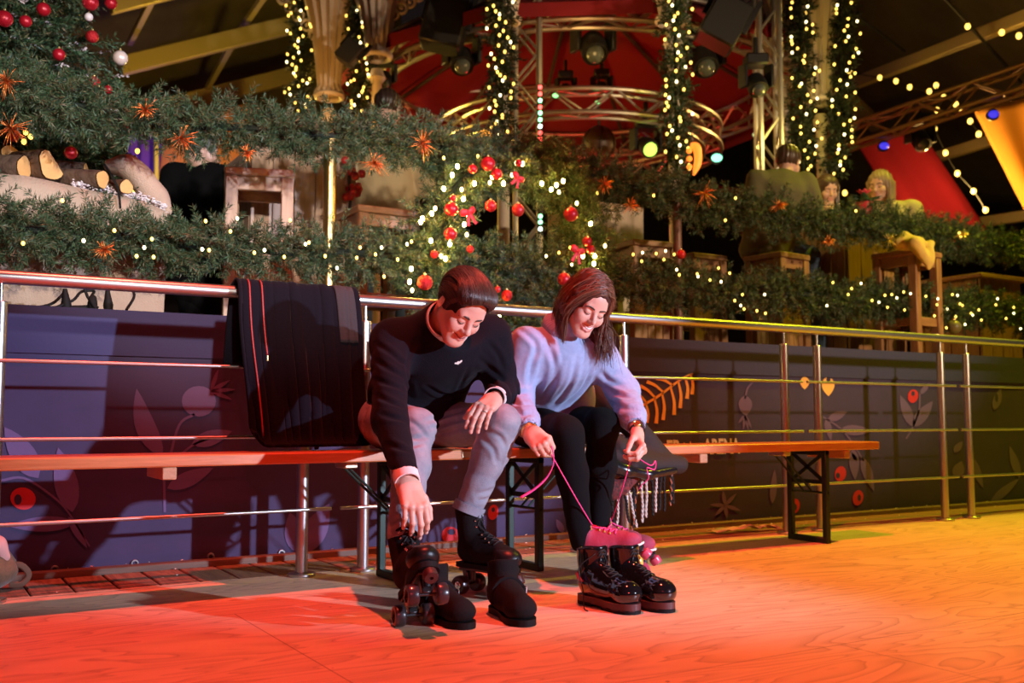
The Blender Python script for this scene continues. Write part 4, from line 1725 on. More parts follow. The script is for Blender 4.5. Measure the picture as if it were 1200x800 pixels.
def skate(fr, label, wheel_mats, boot_m, cap_m, lace_m, sole_m, stop_m, shaft, hooks=None, group=None, hubm=None, stripe=None):
    t = thing('roller_skate', label, 'roller skate', fr.w(.12, 0, 0), group)
    zs = .100
    f = shoe_field(zs, shaft, fat=.97)
    bo = local_obj('boot', f, fr, [boot_m, cap_m], t, 2, lambda c: np.where((c[:, 0] > .200) & (c[:, 2] < zs + .062), 1, 0))
    m = sole(fr, zs - .012, zs + .004, MB(), -.015)
    m.build('sole', sole_m, t, angle=50)
    if stripe is not None:
        m = sole(fr, zs + .003, zs + .011, MB(), .03)
        m.build('white_welt', stripe, t, angle=50)
    rows = [(.178, zs + .070), (.160, zs + .083), (.142, zs + .097), (.125, zs + .113), (.112, zs + .131), (.104, zs + .150), (.099, zs + .170), (.097, zs + shaft - .016)]
    m = lace_rows(bo, fr, rows, zs, .022, MB(), .0026)
    lc = m.build('laces', lace_m, t, angle=180)
    if hooks is not None:
        for x, z in rows[1:]:
            for sy in (-1, 1):
                m = MB()
                q = cling(bo, [fr.w(x, sy * .026, z)], [.002])[0]
                m.ball(q, .0042, 8)
                m.build('hook', hooks, bo)
    m = MB()
    m.beam(fr.w(.02, 0, .083), fr.w(.235, 0, .083), .050, .010, .003, fr.R[:, 2])
    for ax_ in (.045, .205):
        m.beam(fr.w(ax_ - .01, 0, .080), fr.w(ax_, 0, .031), .026, .022, .003, fr.R[:, 0])
        m.cyl(fr.w(ax_, -.058, .031), fr.w(ax_, .058, .031), .0045, 10)
        m.cyl(fr.w(ax_ + .018, 0, .08), fr.w(ax_ + .016, 0, .045), .011, 12)
    m.beam(fr.w(.225, 0, .084), fr.w(.262, 0, .076), .026, .016, .003, fr.R[:, 2])
    m.build('plate', plate_m, t)
    m = MB()
    d = unit(fr.w(.02, 0, -.035) - fr.w(0, 0, 0))
    a = fr.w(.255, 0, .082)
    m.lathe(a, d, [(.007, 0), (.010, .004), (.0205, .012), (.0215, .030), (.019, .036), (.006, .0365), (.006, .030)], 18)
    m.build('toe_stop', stop_m, t)
    k = 0
    for ax_ in (.045, .205):
        for sy in (-1, 1):
            m = MB()
            c = fr.w(ax_, sy * .0245, .031)
            m.lathe(c, fr.R[:, 1] * sy, [(.010, 0.002), (.024, 0), (.029, .003), (.031, .008), (.031, .027), (.028, .033), (.020, .034), (.017, .029), (.010, .028)], 24)
            wh_ = m.build('wheel', wheel_mats[k % len(wheel_mats)], t)
            m = MB()
            m.lathe(c + fr.R[:, 1] * sy * .026, fr.R[:, 1] * sy, [(.013, 0), (.013, .006), (.006, .007), (.0055, .011), (.001, .0115)], 14)
            m.build('bearing_hub', hubm or silver_m, wh_)
            k += 1
    return t, bo, lc


skate(SK_MR, 'black roller skate tipped back with its toe wheels in the air', [smoke_w], suede, toe_leather, black_lace, rubber, mat('brown_toe_stop', (0.05, 0.016, 0.016), 0.5), .185, silver_m, hubm=rubber)
skate(SK_ML, 'black roller skate flat on the floor behind a black suede boot', [smoke_w], suede, toe_leather, black_lace, rubber, mat('brown_toe_stop', (0.05, 0.016, 0.016), 0.5), .185, silver_m)
pw, pbo, plc = skate(SK_WR, 'pink roller skate whose lace is pulled up to the left hand in the photo', [yellow_w, yellow_w, pink_w, yellow_w], pink_suede, pink_suede, pink_lace, rubber, pink_w, .135, yellow_hook, stripe=white_s)
pw2, pbo2, plc2 = skate(SK_WL, 'pink roller skate on the far foot, mostly hidden behind the other pink skate', [pink_w], pink_suede, pink_suede, pink_lace, rubber, pink_w, .135, yellow_hook, stripe=white_s)

# the long lace ends pulled up by the woman's hands
fist = WR.p(.085, .012, .030)
top = SK_WR.w(.100, -.02, .235)
m = MB()
m.tube(np.array([top, top + .33 * (fist - top) + A3(0, 0, -.004), top + .66 * (fist - top) + A3(0, 0, -.003), fist]), .0023, 6)
lp = [fist, P(643, 512, 2.84), P(648, 530, 2.83), P(648, 545, 2.84), P(640, 560, 2.86), P(626, 573, 2.88), P(610, 583, 2.90)]
sp_ = spline(lp, 6)
m.tube(sp_, np.interp(np.linspace(0, 1, len(sp_)), [0, .55, .7, 1], [.0022, .0024, .0045, .0048]), 6)
m.build('pulled_lace', pink_lace, pw, angle=180)
pin = WL.p(.105, .012, .045)
top2 = SK_WL.w(.100, .015, .235)
m = MB()
m.tube(np.array([top2, top2 + .5 * (pin - top2) + A3(0, 0, -.008), pin]), .0024, 6)
lp = [pin, P(762, 545, 2.78), P(768, 540, 2.78), P(767, 550, 2.79), P(758, 548, 2.79), P(760, 560, 2.80), P(752, 568, 2.82), P(749, 573, 2.83)]
m.tube(spline(lp, 6), .0022, 6)
m.build('pulled_lace', pink_lace, pw2, angle=180)
m = MB()
lp = [SK_WL.w(.10, .03, .22), P(712, 622, 2.9), P(722, 636, 2.88), P(723, 655, 2.87)]
m.tube(spline(lp, 5), .0028, 6)
m.build('loose_lace', pink_lace, pw2, angle=180)


def flat_frame(heel, toe, sc=1.0):
    heel, toe = np.asarray(heel, float), np.asarray(toe, float)
    f = unit(toe - heel)
    fr = Frame(heel + f * .045 + A3(0, 0, .031), toe + A3(0, 0, .031), sc=1)
    fr.s = sc
    fr.o = heel
    return fr


def suede_boot(fr, label):
    t = thing('suede_boot', label, 'boot', fr.w(.13, 0, 0))
    zs = .015
    f = shoe_field(zs, .145, fat=1.0, lean=.0, inst=.72)
    f.warp(lambda X: .0025 * vnoise(X, 40, 51))
    bo = local_obj('upper', f, fr, suede, t, 2)
    m = sole(fr, .001, zs + .005, MB(), .015)
    m.build('sole', oxred if False else rubber, t, angle=50)
    m = MB()
    sp_ = [fr.w(.10, s_ * .05, .045 + .02 * (1 - abs(s_))) for s_ in (-1,)]
    pts = [fr.w(.115, .06 * cos(a), .050 + .065 * sin(a)) for a in np.linspace(-.2, pi + .2, 14)]
    m.tube(cling(bo, pts, [.0022] * 14), .007, 8, flat=.35, flatdir=fr.R[:, 0])
    st = m.build('strap', suede, t, angle=180)
    m = MB()
    q = cling(bo, [fr.w(.118, .045, .078)], [.005])[0]
    for dz, dx in ((.009, 0), (-.009, 0)):
        m.beam(q + fr.R @ A3(-.009, 0, dz), q + fr.R @ A3(.009, 0, dz), .003, .003, .001)
    for dx in (-.009, .009):
        m.beam(q + fr.R @ A3(dx, 0, -.009), q + fr.R @ A3(dx, 0, .009), .003, .003, .001)
    m.build('buckle', silver_m, st)
    return t


b1h = G(523, 703)
suede_boot(flat_frame((1.385, 2.775, 0), (1.402, 2.52, 0), .97), 'black suede strap boot standing beside the raised black skate')
suede_boot(flat_frame((1.612, 2.720, 0), (1.562, 2.470, 0), 1.0), 'black suede strap boot standing in front of the flat black skate')


def patent_boot(fr, label, loose=False):
    t = thing('patent_boot', label, 'boot', fr.w(.13, 0, 0))
    zs = .030
    f = shoe_field(zs, .160, fat=1.06, lean=.004)
    f.ell((.225, 0, zs + .034), (.048, .046, .040), None, .02)
    f.warp(lambda X: .0018 * vnoise(X, 45, 61))
    bo = local_obj('upper', f, fr, patent, t, 2)
    m = sole(fr, .010, zs + .004, MB(), .03)
    so = m.build('sole', oxred, t, angle=50)
    m = MB()
    o = sole_outline(.03)
    m.prism(np.array([fr.w(min(x, .085), y, 0.001) for x, y in o if x < .09]), fr.w(0, 0, .012) - fr.w(0, 0, 0))
    m.prism(np.array([fr.w(x, y, 0.001) for x, y in o if x > .12]), fr.w(0, 0, .012) - fr.w(0, 0, 0))
    m.build('tread', rubber, so, angle=50)
    m = MB()
    o = sole_outline(.015)
    for i in range(0, len(o) - 1):
        a, b = o[i], o[i + 1]
        L = np.linalg.norm(b - a)
        n_ = max(1, int(L / .009))
        for k in range(n_):
            p1 = a + (b - a) * (k + .15) / n_
            p2 = a + (b - a) * (k + .75) / n_
            m.tube([fr.w(*p1, zs + .0025), fr.w(*p2, zs + .0025)], .0011, 4)
    m.build('welt_stitching', mat('welt_thread', (0.55, 0.2, 0.1), 0.7), so)
    rows = [(.170, zs + .072), (.155, zs + .083), (.140, zs + .096), (.127, zs + .110), (.116, zs + .125), (.108, zs + .140), (.105, zs + .150)]
    m = lace_rows(bo, fr, rows, zs, .021, MB(), .0018)
    if loose:
        q0 = cling(bo, [fr.w(.104, -.03, zs + .15)], [.004])[0]
        m.tube(spline([q0, fr.w(.06, -.066, zs + .10), fr.w(.085, -.070, zs + .03), fr.w(.100, -.078, .0045), fr.w(.145, -.10, .004)], 6), .0019, 6)
    m.build('laces', black_lace, t, angle=180)
    m = MB()
    pts = [fr.w(-.0, 0, zs + .08), fr.w(.0, -.03, zs + .078), fr.w(.03, -.055, zs + .07), fr.w(.065, -.06, zs + .055)]
    m.tube(cling(bo, spline(pts, 4), [.0015] * 13), .008, 8, flat=.25, flatdir=fr.R[:, 2])
    m.build('heel_band', mat('red_heel_band', (0.3, 0.03, 0.04), 0.25), t, angle=180)
    return t


patent_boot(flat_frame((1.922, 2.690, 0), (1.940, 2.455, 0), .94), 'shiny black lace-up boot with a loose lace end trailing on the floor', True)
patent_boot(flat_frame((2.020, 2.655, 0), (2.050, 2.420, 0), .94), 'shiny black lace-up boot, the one farther right of the patent pair')

# ------------------------------------------------------------------ jacket over the railing
jk = thing('jacket', 'black winter jacket draped over the handrail beside the man', 'jacket', (1.28, 3.6, .5))
jk_m = mat('black_wool', (0.0050, 0.0045, 0.0085), 0.95, sheen=0.02, bump=(90, 0.25), spec=0.1)
nu, nv = 90, 70
U_ = np.linspace(0, 1, nu)
prof = spline([(3.78, .80, 0), (3.765, .95, 0), (3.74, 1.06, 0), (3.705, 1.102, 0), (3.66, 1.098, 0), (3.635, 1.05, 0), (3.61, .92, 0), (3.575, .75, 0), (3.545, .60, 0), (3.525, .515, 0), (3.47, .494, 0)], 8)
seg = np.concatenate([[0], np.cumsum(np.linalg.norm(np.diff(prof, axis=0), axis=1))])
vv = np.linspace(0, seg[-1], nv)
pr = np.stack([np.interp(vv, seg, prof[:, i]) for i in range(2)], 1)
T = np.gradient(pr, axis=0)
T /= np.linalg.norm(T, axis=1)[:, None]
Nn = np.stack([-T[:, 1], T[:, 0]], 1)
Nn *= -np.sign(Nn[0, 0]) * -1
pts = np.zeros((nu, nv, 3))
for i, u in enumerate(U_):
    for j in range(nv):
        v = vv[j] / seg[-1]
        drop = max(0, (v - .38) / .62)
        fold = .012 * sin(u * 34 + 2 * sin(v * 3)) + .010 * sin(u * 17 + 1.5 + v * 2) + .006 * sin(u * 61 + v * 5)
        fold *= (.35 + .9 * drop)
        x = 1.045 + .475 * u + (.020 * drop ** 2 * (1 if u < .5 else -.3)) + .004 * sin(v * 9 + u * 3)
        y, z = pr[j]
        endlift = (.05 * max(0, (.10 - u) / .10) ** 2 + .02 * max(0, (u - .92) / .08) ** 2) * drop
        out = abs(fold) + .004
        pts[i, j] = (x, y - out * (1 if v > .3 else -1), max(z, .486) + endlift + (abs(fold) * .4 if .28 < v < .40 else 0))
m = MB()
m.grid(pts)
jo = m.build('jacket_cloth', jk_m, jk, angle=180)
sd = jo.modifiers.new('thickness', 'SOLIDIFY')
sd.thickness = .010
sd.offset = 1
zipm = mat('red_zip_tape', (0.30, 0.03, 0.03), 0.5)
for u0, v0, v1 in ((.10, .30, .95), (.20, .30, .66)):
    i = int(u0 * (nu - 1))
    m = MB()
    q = pts[i, int(v0 * (nv - 1)):int(v1 * (nv - 1))] + A3(0, -.011, .006)
    m.tube(q, .0035, 6)
    z_ = m.build('zip', zipm, jk, angle=180)
    m = MB()
    e = q[-1]
    m.beam(e, e + A3(.002, -.002, -.022), .006, .003, .001)
    m.build('zip_pull', gold_m, z_)
m = MB()
i0, i1 = int(.80 * (nu - 1)), int(.97 * (nu - 1))
j0, j1 = int(.30 * (nv - 1)), int(.60 * (nv - 1))
m.grid(pts[i0:i1, j0:j1] + A3(0, -.014, .008))
lo_ = m.build('scarf_lining', mat('grey_wool', (0.025, 0.019, 0.024), 0.9, bump=(80, .3)), jk, angle=180)
sd = lo_.modifiers.new('thickness', 'SOLIDIFY')
sd.thickness = .006

# ------------------------------------------------------------------ the woman's coat and fringed scarf on the bench
ct_m = mat('dark_brown_coat', (0.018, 0.010, 0.008), 0.8, bump=(30, 0.25))
coat = thing('coat', 'dark quilted coat lying on the bench behind the woman with one corner hanging out', 'coat', (2.6, 3.4, .48))
f = Field(A3(2.1, 3.0, .30), A3(3.05, 3.68, .86), .008)
f.cap((2.30, 3.50, .56), (2.60, 3.46, .60), .085, .09, .05)
f.cap((2.48, 3.50, .68), (2.60, 3.42, .62), .055, .06, .06)
a_, b_ = P(712, 470, 3.34), P(800, 541, 3.24)
f.cap(P(705, 462, 3.40), a_ + A3(.04, 0, -.03), .045, .06, .06)
f.cap(a_ + A3(.02, 0, -.03), b_ + A3(-.05, .02, 0), .06, .028, .05)
f.cap(P(720, 530, 3.30), b_ + A3(-.03, .0, -.01), .075, .026, .05)
f.cap(P(742, 545, 3.22), P(795, 545, 3.23), .045, .026, .04)
f.cap(P(755, 540, 3.12), P(785, 541, 3.15), .020, .016, .02, 's')
f.cut((2.5, 3.42, .486), (0, 0.0001, -1), .01) if False else None
f.warp(lambda X: .006 * (1 - 2 * np.abs(np.sin(4 * vnoise(X, 7, 71) + X @ A3(9, 4, 16)))) + .003 * vnoise(X, 40, 72))
field_obj('coat_cloth', f, ct_m, coat, 1)
f = Field(A3(2.25, 3.0, .28), A3(3.0, 3.5, .55), .007)
f.path([P(716, 545, 3.18), P(735, 552, 3.17), P(760, 556, 3.17), P(790, 551, 3.20)], [.032, .026, .02, .015], .02)
f.warp(lambda X: .004 * vnoise(X, 30, 75))
lining = mat('black_satin_lining', (0.012, 0.010, 0.012), 0.22, bump=(14, 0.3))
field_obj('satin_lining', f, lining, coat, 1)

scarf = thing('scarf', 'black and white knitted scarf with long fringes hanging off the bench front', 'scarf', (2.55, 3.25, .35))
f = Field(A3(2.3, 3.0, .25), A3(2.95, 3.4, .5), .006)
f.path([P(708, 560, 3.22), P(716, 575, 3.20), P(728, 570, 3.20), P(745, 558, 3.22)], [.03, .034, .03, .02], .02)
f.warp(lambda X: .004 * np.sin(X @ A3(200, 160, 0)) * np.sin(X @ A3(0, 140, 220)))
m_knit = mat('red_black_knit', (0.012, 0.01, 0.01), 0.9, var=(55, (0.22, 0.03, 0.03)))
field_obj('knitted_end', f, m_knit, scarf, 1)
cols = [mat('fringe_white', (0.62, 0.55, 0.50), 0.9), mat('fringe_black', (0.015, 0.013, 0.013), 0.9), mat('fringe_rust', (0.45, 0.14, 0.07), 0.9)]
for k, (x0, y0, x1, y1, ci) in enumerate(((700, 578, 702, 622, 0), (706, 582, 704, 630, 1), (712, 585, 709, 634, 0), (718, 588, 719, 628, 1), (725, 585, 722, 630, 0), (732, 580, 737, 612, 1),
                                           (736, 575, 746, 618, 0), (742, 575, 744, 612, 1), (747, 570, 741, 622, 2), (752, 565, 753, 612, 0), (758, 560, 757, 606, 0), (764, 558, 765, 604, 1),
                                           (769, 555, 768, 600, 0), (774, 555, 773, 598, 1), (778, 553, 779, 599, 1), (787, 552, 786, 592, 2), (788, 553, 789, 590, 1))):
    m = MB()
    a, b = P(x0, y0 - 4, 3.225), P(x1, y1, 3.215)
    n_ = 14
    pts_ = np.array([a + (b - a) * t + A3(.003 * sin(9 * t + k), .002 * cos(7 * t + k), 0) for t in np.linspace(0, 1, n_)])
    for ph in (0, pi):
        tw = np.array([[.0032 * cos(t * 30 + ph), .0032 * sin(t * 30 + ph), 0] for t in np.linspace(0, 1, n_ * 2)])
        pp = np.stack([np.interp(np.linspace(0, 1, n_ * 2), np.linspace(0, 1, n_), pts_[:, i]) for i in range(3)], 1) + tw
        m.cur = 0 if ph == 0 or ci != 2 else 1
        m.tube(pp, .0036, 5)
    m.build('fringe_strand', [cols[ci], cols[1]], scarf, angle=180)

# ------------------------------------------------------------------ odds and ends on the floor
bag = thing('bag', 'brown plush shoulder bag slumped on the deck boards at the lower left edge', 'bag', (.28, 3.92, 0))
f = Field(A3(.05, 3.72, -.01), A3(.50, 4.12, .26), .006)
f.ell((.255, 3.92, .075), (.115, .085, .075), None, .02)
f.ell((.25, 3.92, .135), (.085, .07, .05), None, .04)
f.cut((0, 0, .003), (0, 0, -1), .01)
f.warp(lambda X: .008 * vnoise(X, 22, 81) + .003 * vnoise(X, 70, 82))
field_obj('bag_body', f, mat('brown_plush', (0.17, 0.09, 0.045), 0.9, sheen=.2, bump=(110, .4), var=(20, (0.11, 0.06, 0.03))), bag, 1)
f = Field(A3(.1, 3.7, .05), A3(.45, 4.1, .28), .006)
f.path([(.20, 3.88, .16), (.25, 3.86, .185), (.30, 3.875, .165), (.33, 3.88, .12)], [.03, .032, .03, .02], .02)
f.warp(lambda X: .007 * vnoise(X, 30, 83))
field_obj('pink_cloth_inside', f, mat('dusty_pink_cloth', (0.55, 0.30, 0.27), 0.9), bag, 1)
m = MB()
m.tube(spline([(.345, 3.90, .09), (.385, 3.90, .085), (.41, 3.91, .05), (.39, 3.91, .02), (.35, 3.91, .02)], 6), .011, 8, flat=.5, flatdir=A3(0, 1, 0))
m.build('strap', mat('brown_strap', (0.12, 0.055, 0.03), 0.8), bag)

m = MB()
nx, ny = 60, 10
gx = np.linspace(0, 1, nx)
g = np.zeros((nx, ny, 3))
for i, u in enumerate(gx):
    for j in range(ny):
        v = j / (ny - 1) - .5
        g[i, j] = (3.60 + .42 * u, 3.90 - .05 * u + v * (.07 + .03 * sin(u * 13)), .004)
g[..., 2] += np.abs(.022 * vnoise(g, 28, 85)) + .012 * np.abs(vnoise(g, 60, 86)) + .012 * np.sin(gx * pi)[:, None]
m.grid(g[:, ::-1])
tag(m.build('plastic_film', mat('crumpled_film', (0.75, 0.62, 0.5), 0.25, trans=0.35), angle=180), 'crumpled strip of clear plastic film lying under the railing', 'plastic film')
m = MB()
for i in range(170):
    x = rng.uniform(.2, 7.5)
    y = rng.choice([rng.uniform(4.02, 4.12), rng.uniform(3.76, 4.1), 4.135])
    z = .030 if y > 4.115 else .003
    a = rng.uniform(0, 6.28)
    s_ = rng.uniform(.004, .010)
    V = np.array([(x + s_ * cos(a + k * 1.57) * rng.uniform(.5, 1), y + s_ * sin(a + k * 1.57) * .6, z + rng.uniform(0, .005)) for k in range(4)])
    m.add(V, [(0, 1, 2, 3)])
so_ = m.build('paper_scraps', mat('paper_scrap', (0.7, 0.62, 0.55), 0.8), smooth=False)
tag(so_, 'tiny white paper scraps scattered along the foot of the banner', 'paper scraps', kind='stuff')
# ------------------------------------------------------------------ evergreen garlands, wreath and tree
fir = foliage_mat('fir_needles', [(0.014, 0.040, 0.016), (0.026, 0.070, 0.028), (0.050, 0.105, 0.042), (0.080, 0.11, 0.048), (0.14, 0.095, 0.045)])
fir_dk = foliage_mat('dark_fir_needles', [(0.010, 0.018, 0.010), (0.020, 0.035, 0.018), (0.035, 0.045, 0.025)])
twig_m = mat('twig_brown', (0.04, 0.025, 0.015), 0.9)
bulb_m = mat('warm_led', (1, .8, .4), 0.3, emit=((1, 0.60, 0.10), 3.2))
bulbw_m = mat('white_led', (1, .95, .85), 0.3, emit=((1, 0.82, 0.40), 4.5))
cord_m = mat('green_wire', (0.01, 0.02, 0.01), 0.6)
red_ball = mat('red_satin_bauble', (0.42, 0.007, 0.018), 0.34, 0.25, coat=0.3)
red_glit = mat('red_glitter_bauble', (0.5, 0.015, 0.018), 0.45, 0.5, bump=(160, .8))
pearl = mat('pearl_bauble', (0.75, 0.58, 0.50), 0.3, 0.2, coat=0.4)
white_gl = mat('white_bauble', (0.7, 0.6, 0.58), 0.4)
ribbon = mat('red_ribbon', (0.55, 0.012, 0.02), 0.55, bump=(60, .2))
tinsel_m = mat('copper_tinsel', (1.0, 0.34, 0.08), 0.38, 0.9)
tinsel_g = mat('gold_tinsel', (1.0, 0.70, 0.2), 0.38, 0.9)
cap_m2 = mat('gold_cap', (0.8, 0.55, 0.2), 0.3, 1.0)


def bulbs(parent, pts, r=.0085, ms=None):
    for i, p_ in enumerate(pts):
        m = MB()
        m.ball(p_, (r, r, r * 1.25), 6)
        m.build('light_bulb', (ms or [bulb_m])[i % len(ms or [bulb_m])], parent, angle=180)


def garland(name, label, path, cat='garland', per_m=150, blen=.10, per=26, nl=.034, nw=.0023, rad=.05, mat_=None, group=None, squash=(1, 1, 1), wob=.025, core=.03, seed=1, spread=.9):
    rs = np.random.default_rng(seed)
    path = np.asarray(path, float)
    path = path + wob * np.stack([vnoise(path * 1.0, 9, seed + k) for k in range(3)], 1) * A3(.3, .6, 1)
    c = path.mean(0)
    t = thing(name, label, cat, (c[0], c[1], path[:, 2].min()), group)
    V, Q = branch_needles(path, per_m, blen, per, nl, nw, rad, rs=rs, squash=squash, spread=spread)
    V2, Q2 = branch_needles(path, per_m * .8, blen * .55, max(8, per // 2), nl, nw, core * .8, rs=rs, spread=1.2)
    raw_obj('needles', np.vstack([V, V2]), np.vstack([Q, Q2 + len(V)]), mat_ or fir, t, smooth=False)
    m = MB()
    m.tube(path, core * .35, 7)
    m.build('twig_core', mat('dark_core', (0.008, 0.016, 0.009), .9), t)
    return t, path


def onpath(path, px):
    """point of a path that the photo shows at column px"""
    k = (path - CAM) @ FW
    u = 600 + F_PX * ((path - CAM) @ RT) / k
    i = np.argmin(np.abs(u - px))
    return path[i]


def near(px, py, Y):
    return P(px, py, Y)


# the two garlands on the terrace rail
xs = np.linspace(-.05, 8.3, 130)
gl = np.stack([xs, np.full_like(xs, Y_GAR), np.full_like(xs, 1.385) - .012 * np.sin(xs * 1.7)], 1)
GLOW, glp = garland('garland', 'lower fir garland with warm fairy lights running along the terrace rail', gl, per_m=250, blen=.135, per=90, nl=.031, nw=.0018, rad=.075, seed=11, core=.05, spread=1.05)
gu = np.stack([xs, np.full_like(xs, Y_GAR), np.full_like(xs, 1.93) - .03 * np.sin(xs * 1.9 + .4) - .085 * np.exp(-((xs - 5.3) / .9) ** 2)], 1)
GUP, gup = garland('garland', 'upper fir garland with copper tinsel along the top of the terrace rail', gu, per_m=250, blen=.135, per=90, nl=.031, nw=.0018, rad=.070, seed=12, core=.05, spread=1.05)
YF = Y_GAR - .165
low_b = [(27, 285), (73, 235), (98, 282), (134, 270), (160, 300), (169, 290), (178, 280), (180, 301), (237, 292), (245, 293), (241, 259), (278, 256), (270, 271), (298, 296), (310, 293), (340, 258), (362, 284), (358, 286), (381, 300),
         (333, 301), (395, 314), (422, 290), (440, 298), (447, 290), (418, 302), (466, 304), (477, 286), (482, 283), (450, 324), (640, 300), (655, 296), (668, 290), (670, 310), (684, 335),
         (742, 298), (753, 296), (752, 306), (769, 297), (780, 294), (778, 304), (790, 298), (793, 316), (796, 322), (817, 321), (818, 324), (842, 314), (832, 328), (845, 330), (861, 352), (870, 345), (868, 358), (872, 362), (887, 364), (896, 345), (855, 320), (897, 367),
         (969, 358), (976, 331), (994, 345), (1009, 332), (998, 338), (1022, 352), (1030, 354), (1037, 346), (1045, 345), (1051, 349), (1040, 360), (1059, 342), (1067, 344), (1074, 350), (1085, 347), (1099, 350), (1098, 357), (1116, 345), (1122, 346), (1125, 356), (1128, 358),
         (1110, 362), (1095, 370), (1138, 367), (1140, 369), (1150, 375), (1147, 363), (1169, 350), (1167, 357), (1179, 373), (1188, 367), (1188, 360), (1109, 384), (1131, 380), (1060, 363), (1120, 371), (1196, 385)]
bulbs(GLOW, [near(x, y, YF) for x, y in low_b], .0075, [bulb_m, bulb_m, bulbw_m])
up_b = [(766, 229), (862, 232), (1003, 247), (1124, 273), (1126, 277), (700, 226), (520, 185), (560, 183), (850, 258)]
bulbs(GUP, [near(x, y, YF) for x, y in up_b], .008, [bulb_m])

# tinsel sprays
tin_lab = [((12, 150), 'large copper tinsel spray at the far left beside the tree baubles', .085), ((8, 95), 'copper tinsel spray highest on the left edge of the photo', .07),
           ((170, 128), 'copper tinsel spray on the upper garland below the white bauble', .06), ((212, 162), 'copper tinsel spray above the person in black', .075),
           ((288, 178), 'copper tinsel spray above the pale wooden stool', .05), ((122, 292), 'copper tinsel spray on the lower garland above the burlap trough', .05),
           ((495, 168), 'copper tinsel spray up left of the wreath on the garland', .085), ((438, 190), 'copper tinsel spray above the beige shirt', .08),
           ((738, 240), 'copper tinsel spray hanging over the white crate', .06), ((825, 226), 'copper tinsel spray on the garland right of the brown post', .085),
           ((708, 215), 'copper tinsel spray between wreath and white crate', .06), ((912, 240), 'copper tinsel spray below the olive jacket', .06), ((970, 282), 'copper tinsel spray under the garland beside the jeans', .05),
           ((1042, 281), 'gold tinsel spray above the yellow blanket', .06), ((1126, 275), 'gold tinsel spray on the upper garland near the right edge', .055)]
for k, ((x, y), lab, r) in enumerate(tin_lab):
    c = P(x, y, Y_GAR - .17)
    m = MB()
    rs = np.random.default_rng(100 + k)
    for i in range(46):
        d = unit(rs.normal(size=3) + A3(0, -.6, -.2))
        L = r * rs.uniform(.5, 1.1)
        pts = np.array([c, c + d * L * .6 + A3(0, 0, -.002), c + d * L + A3(0, 0, -.35 * L * rs.uniform(0, .6))])
        m.tube(pts, [.0011, .0013, .0009], 3)
    tag(m.build('tinsel_spray', tinsel_g if 'gold' in lab else tinsel_m, angle=180, origin=c), lab, 'tinsel', 'tinsel sprays in the garlands')

# ---------------------------------------------------------------- the arch-shaped wreath
YW = 4.36
wp = [(508, 352), (500, 320), (512, 275), (524, 235), (548, 207), (580, 195), (615, 195), (648, 212), (672, 238), (686, 272), (690, 305), (684, 340), (665, 358), (620, 362), (560, 362)]
wpath = spline(np.array([P(x, y, YW) for x, y in wp] + [P(*wp[0], YW)]), 6)
WR_, wpp = garland('wreath', 'big arched fir wreath with red baubles and glowing lights behind the couple', wpath, 'wreath', per_m=300, blen=.14, per=85, nl=.032, nw=.0018, rad=.085, seed=21, wob=.012, core=.055)
YV = YW - .185
wb = [(536, 195), (541, 222), (543, 233), (556, 215), (574, 214), (577, 207), (590, 215), (605, 191), (612, 192), (646, 222), (655, 225), (652, 217), (660, 212), (676, 238), (672, 246), (692, 262), (709, 288), (697, 300), (696, 309), (700, 317),
      (493, 260), (506, 250), (510, 244), (495, 256), (505, 282), (517, 300), (522, 303), (527, 286), (532, 275), (549, 253), (544, 263), (547, 275), (482, 315), (480, 330), (525, 355), (560, 366), (565, 372), (556, 374), (575, 380), (585, 372), (483, 340), (520, 221), (530, 205), (600, 205), (635, 215), (683, 300)]
bulbs(WR_, [P(x, y, YV) for x, y in wb], .010, [mat('bright_led', (1, .8, .4), .3, emit=((1, .62, .10), 190)), bulbw_m, mat('bright_led', (0, 0, 0))])


def bauble(px, py, Y, rpx, label, m_=None, kind=0, group='red baubles'):
    c = P(px, py, Y)
    r = np.linalg.norm(P(px + 1, py, Y) - P(px, py, Y)) * rpx * .86
    t = thing('bauble', label, 'bauble', c - A3(0, 0, r), group)
    m = MB()
    m.ball(c, r, 20)
    if kind == 1:      # ribbed
        for k in range(9):
            a = pi * k / 9
            m.torus(c, (cos(a), sin(a), 0), r * .99, r * .035, 22, 5)
    b = m.build('ball', m_ or red_ball, t, angle=180)
    m = MB()
    m.lathe(c + A3(0, 0, r * .97), (0, 0, 1), [(r * .22, 0), (r * .22, r * .16), (r * .1, r * .2)], 10)
    m.torus(c + A3(0, 0, r * 1.28), (0, 1, 0), r * .09, r * .025, 10, 5)
    m.build('hanger_cap', cap_m2, t)
    return t


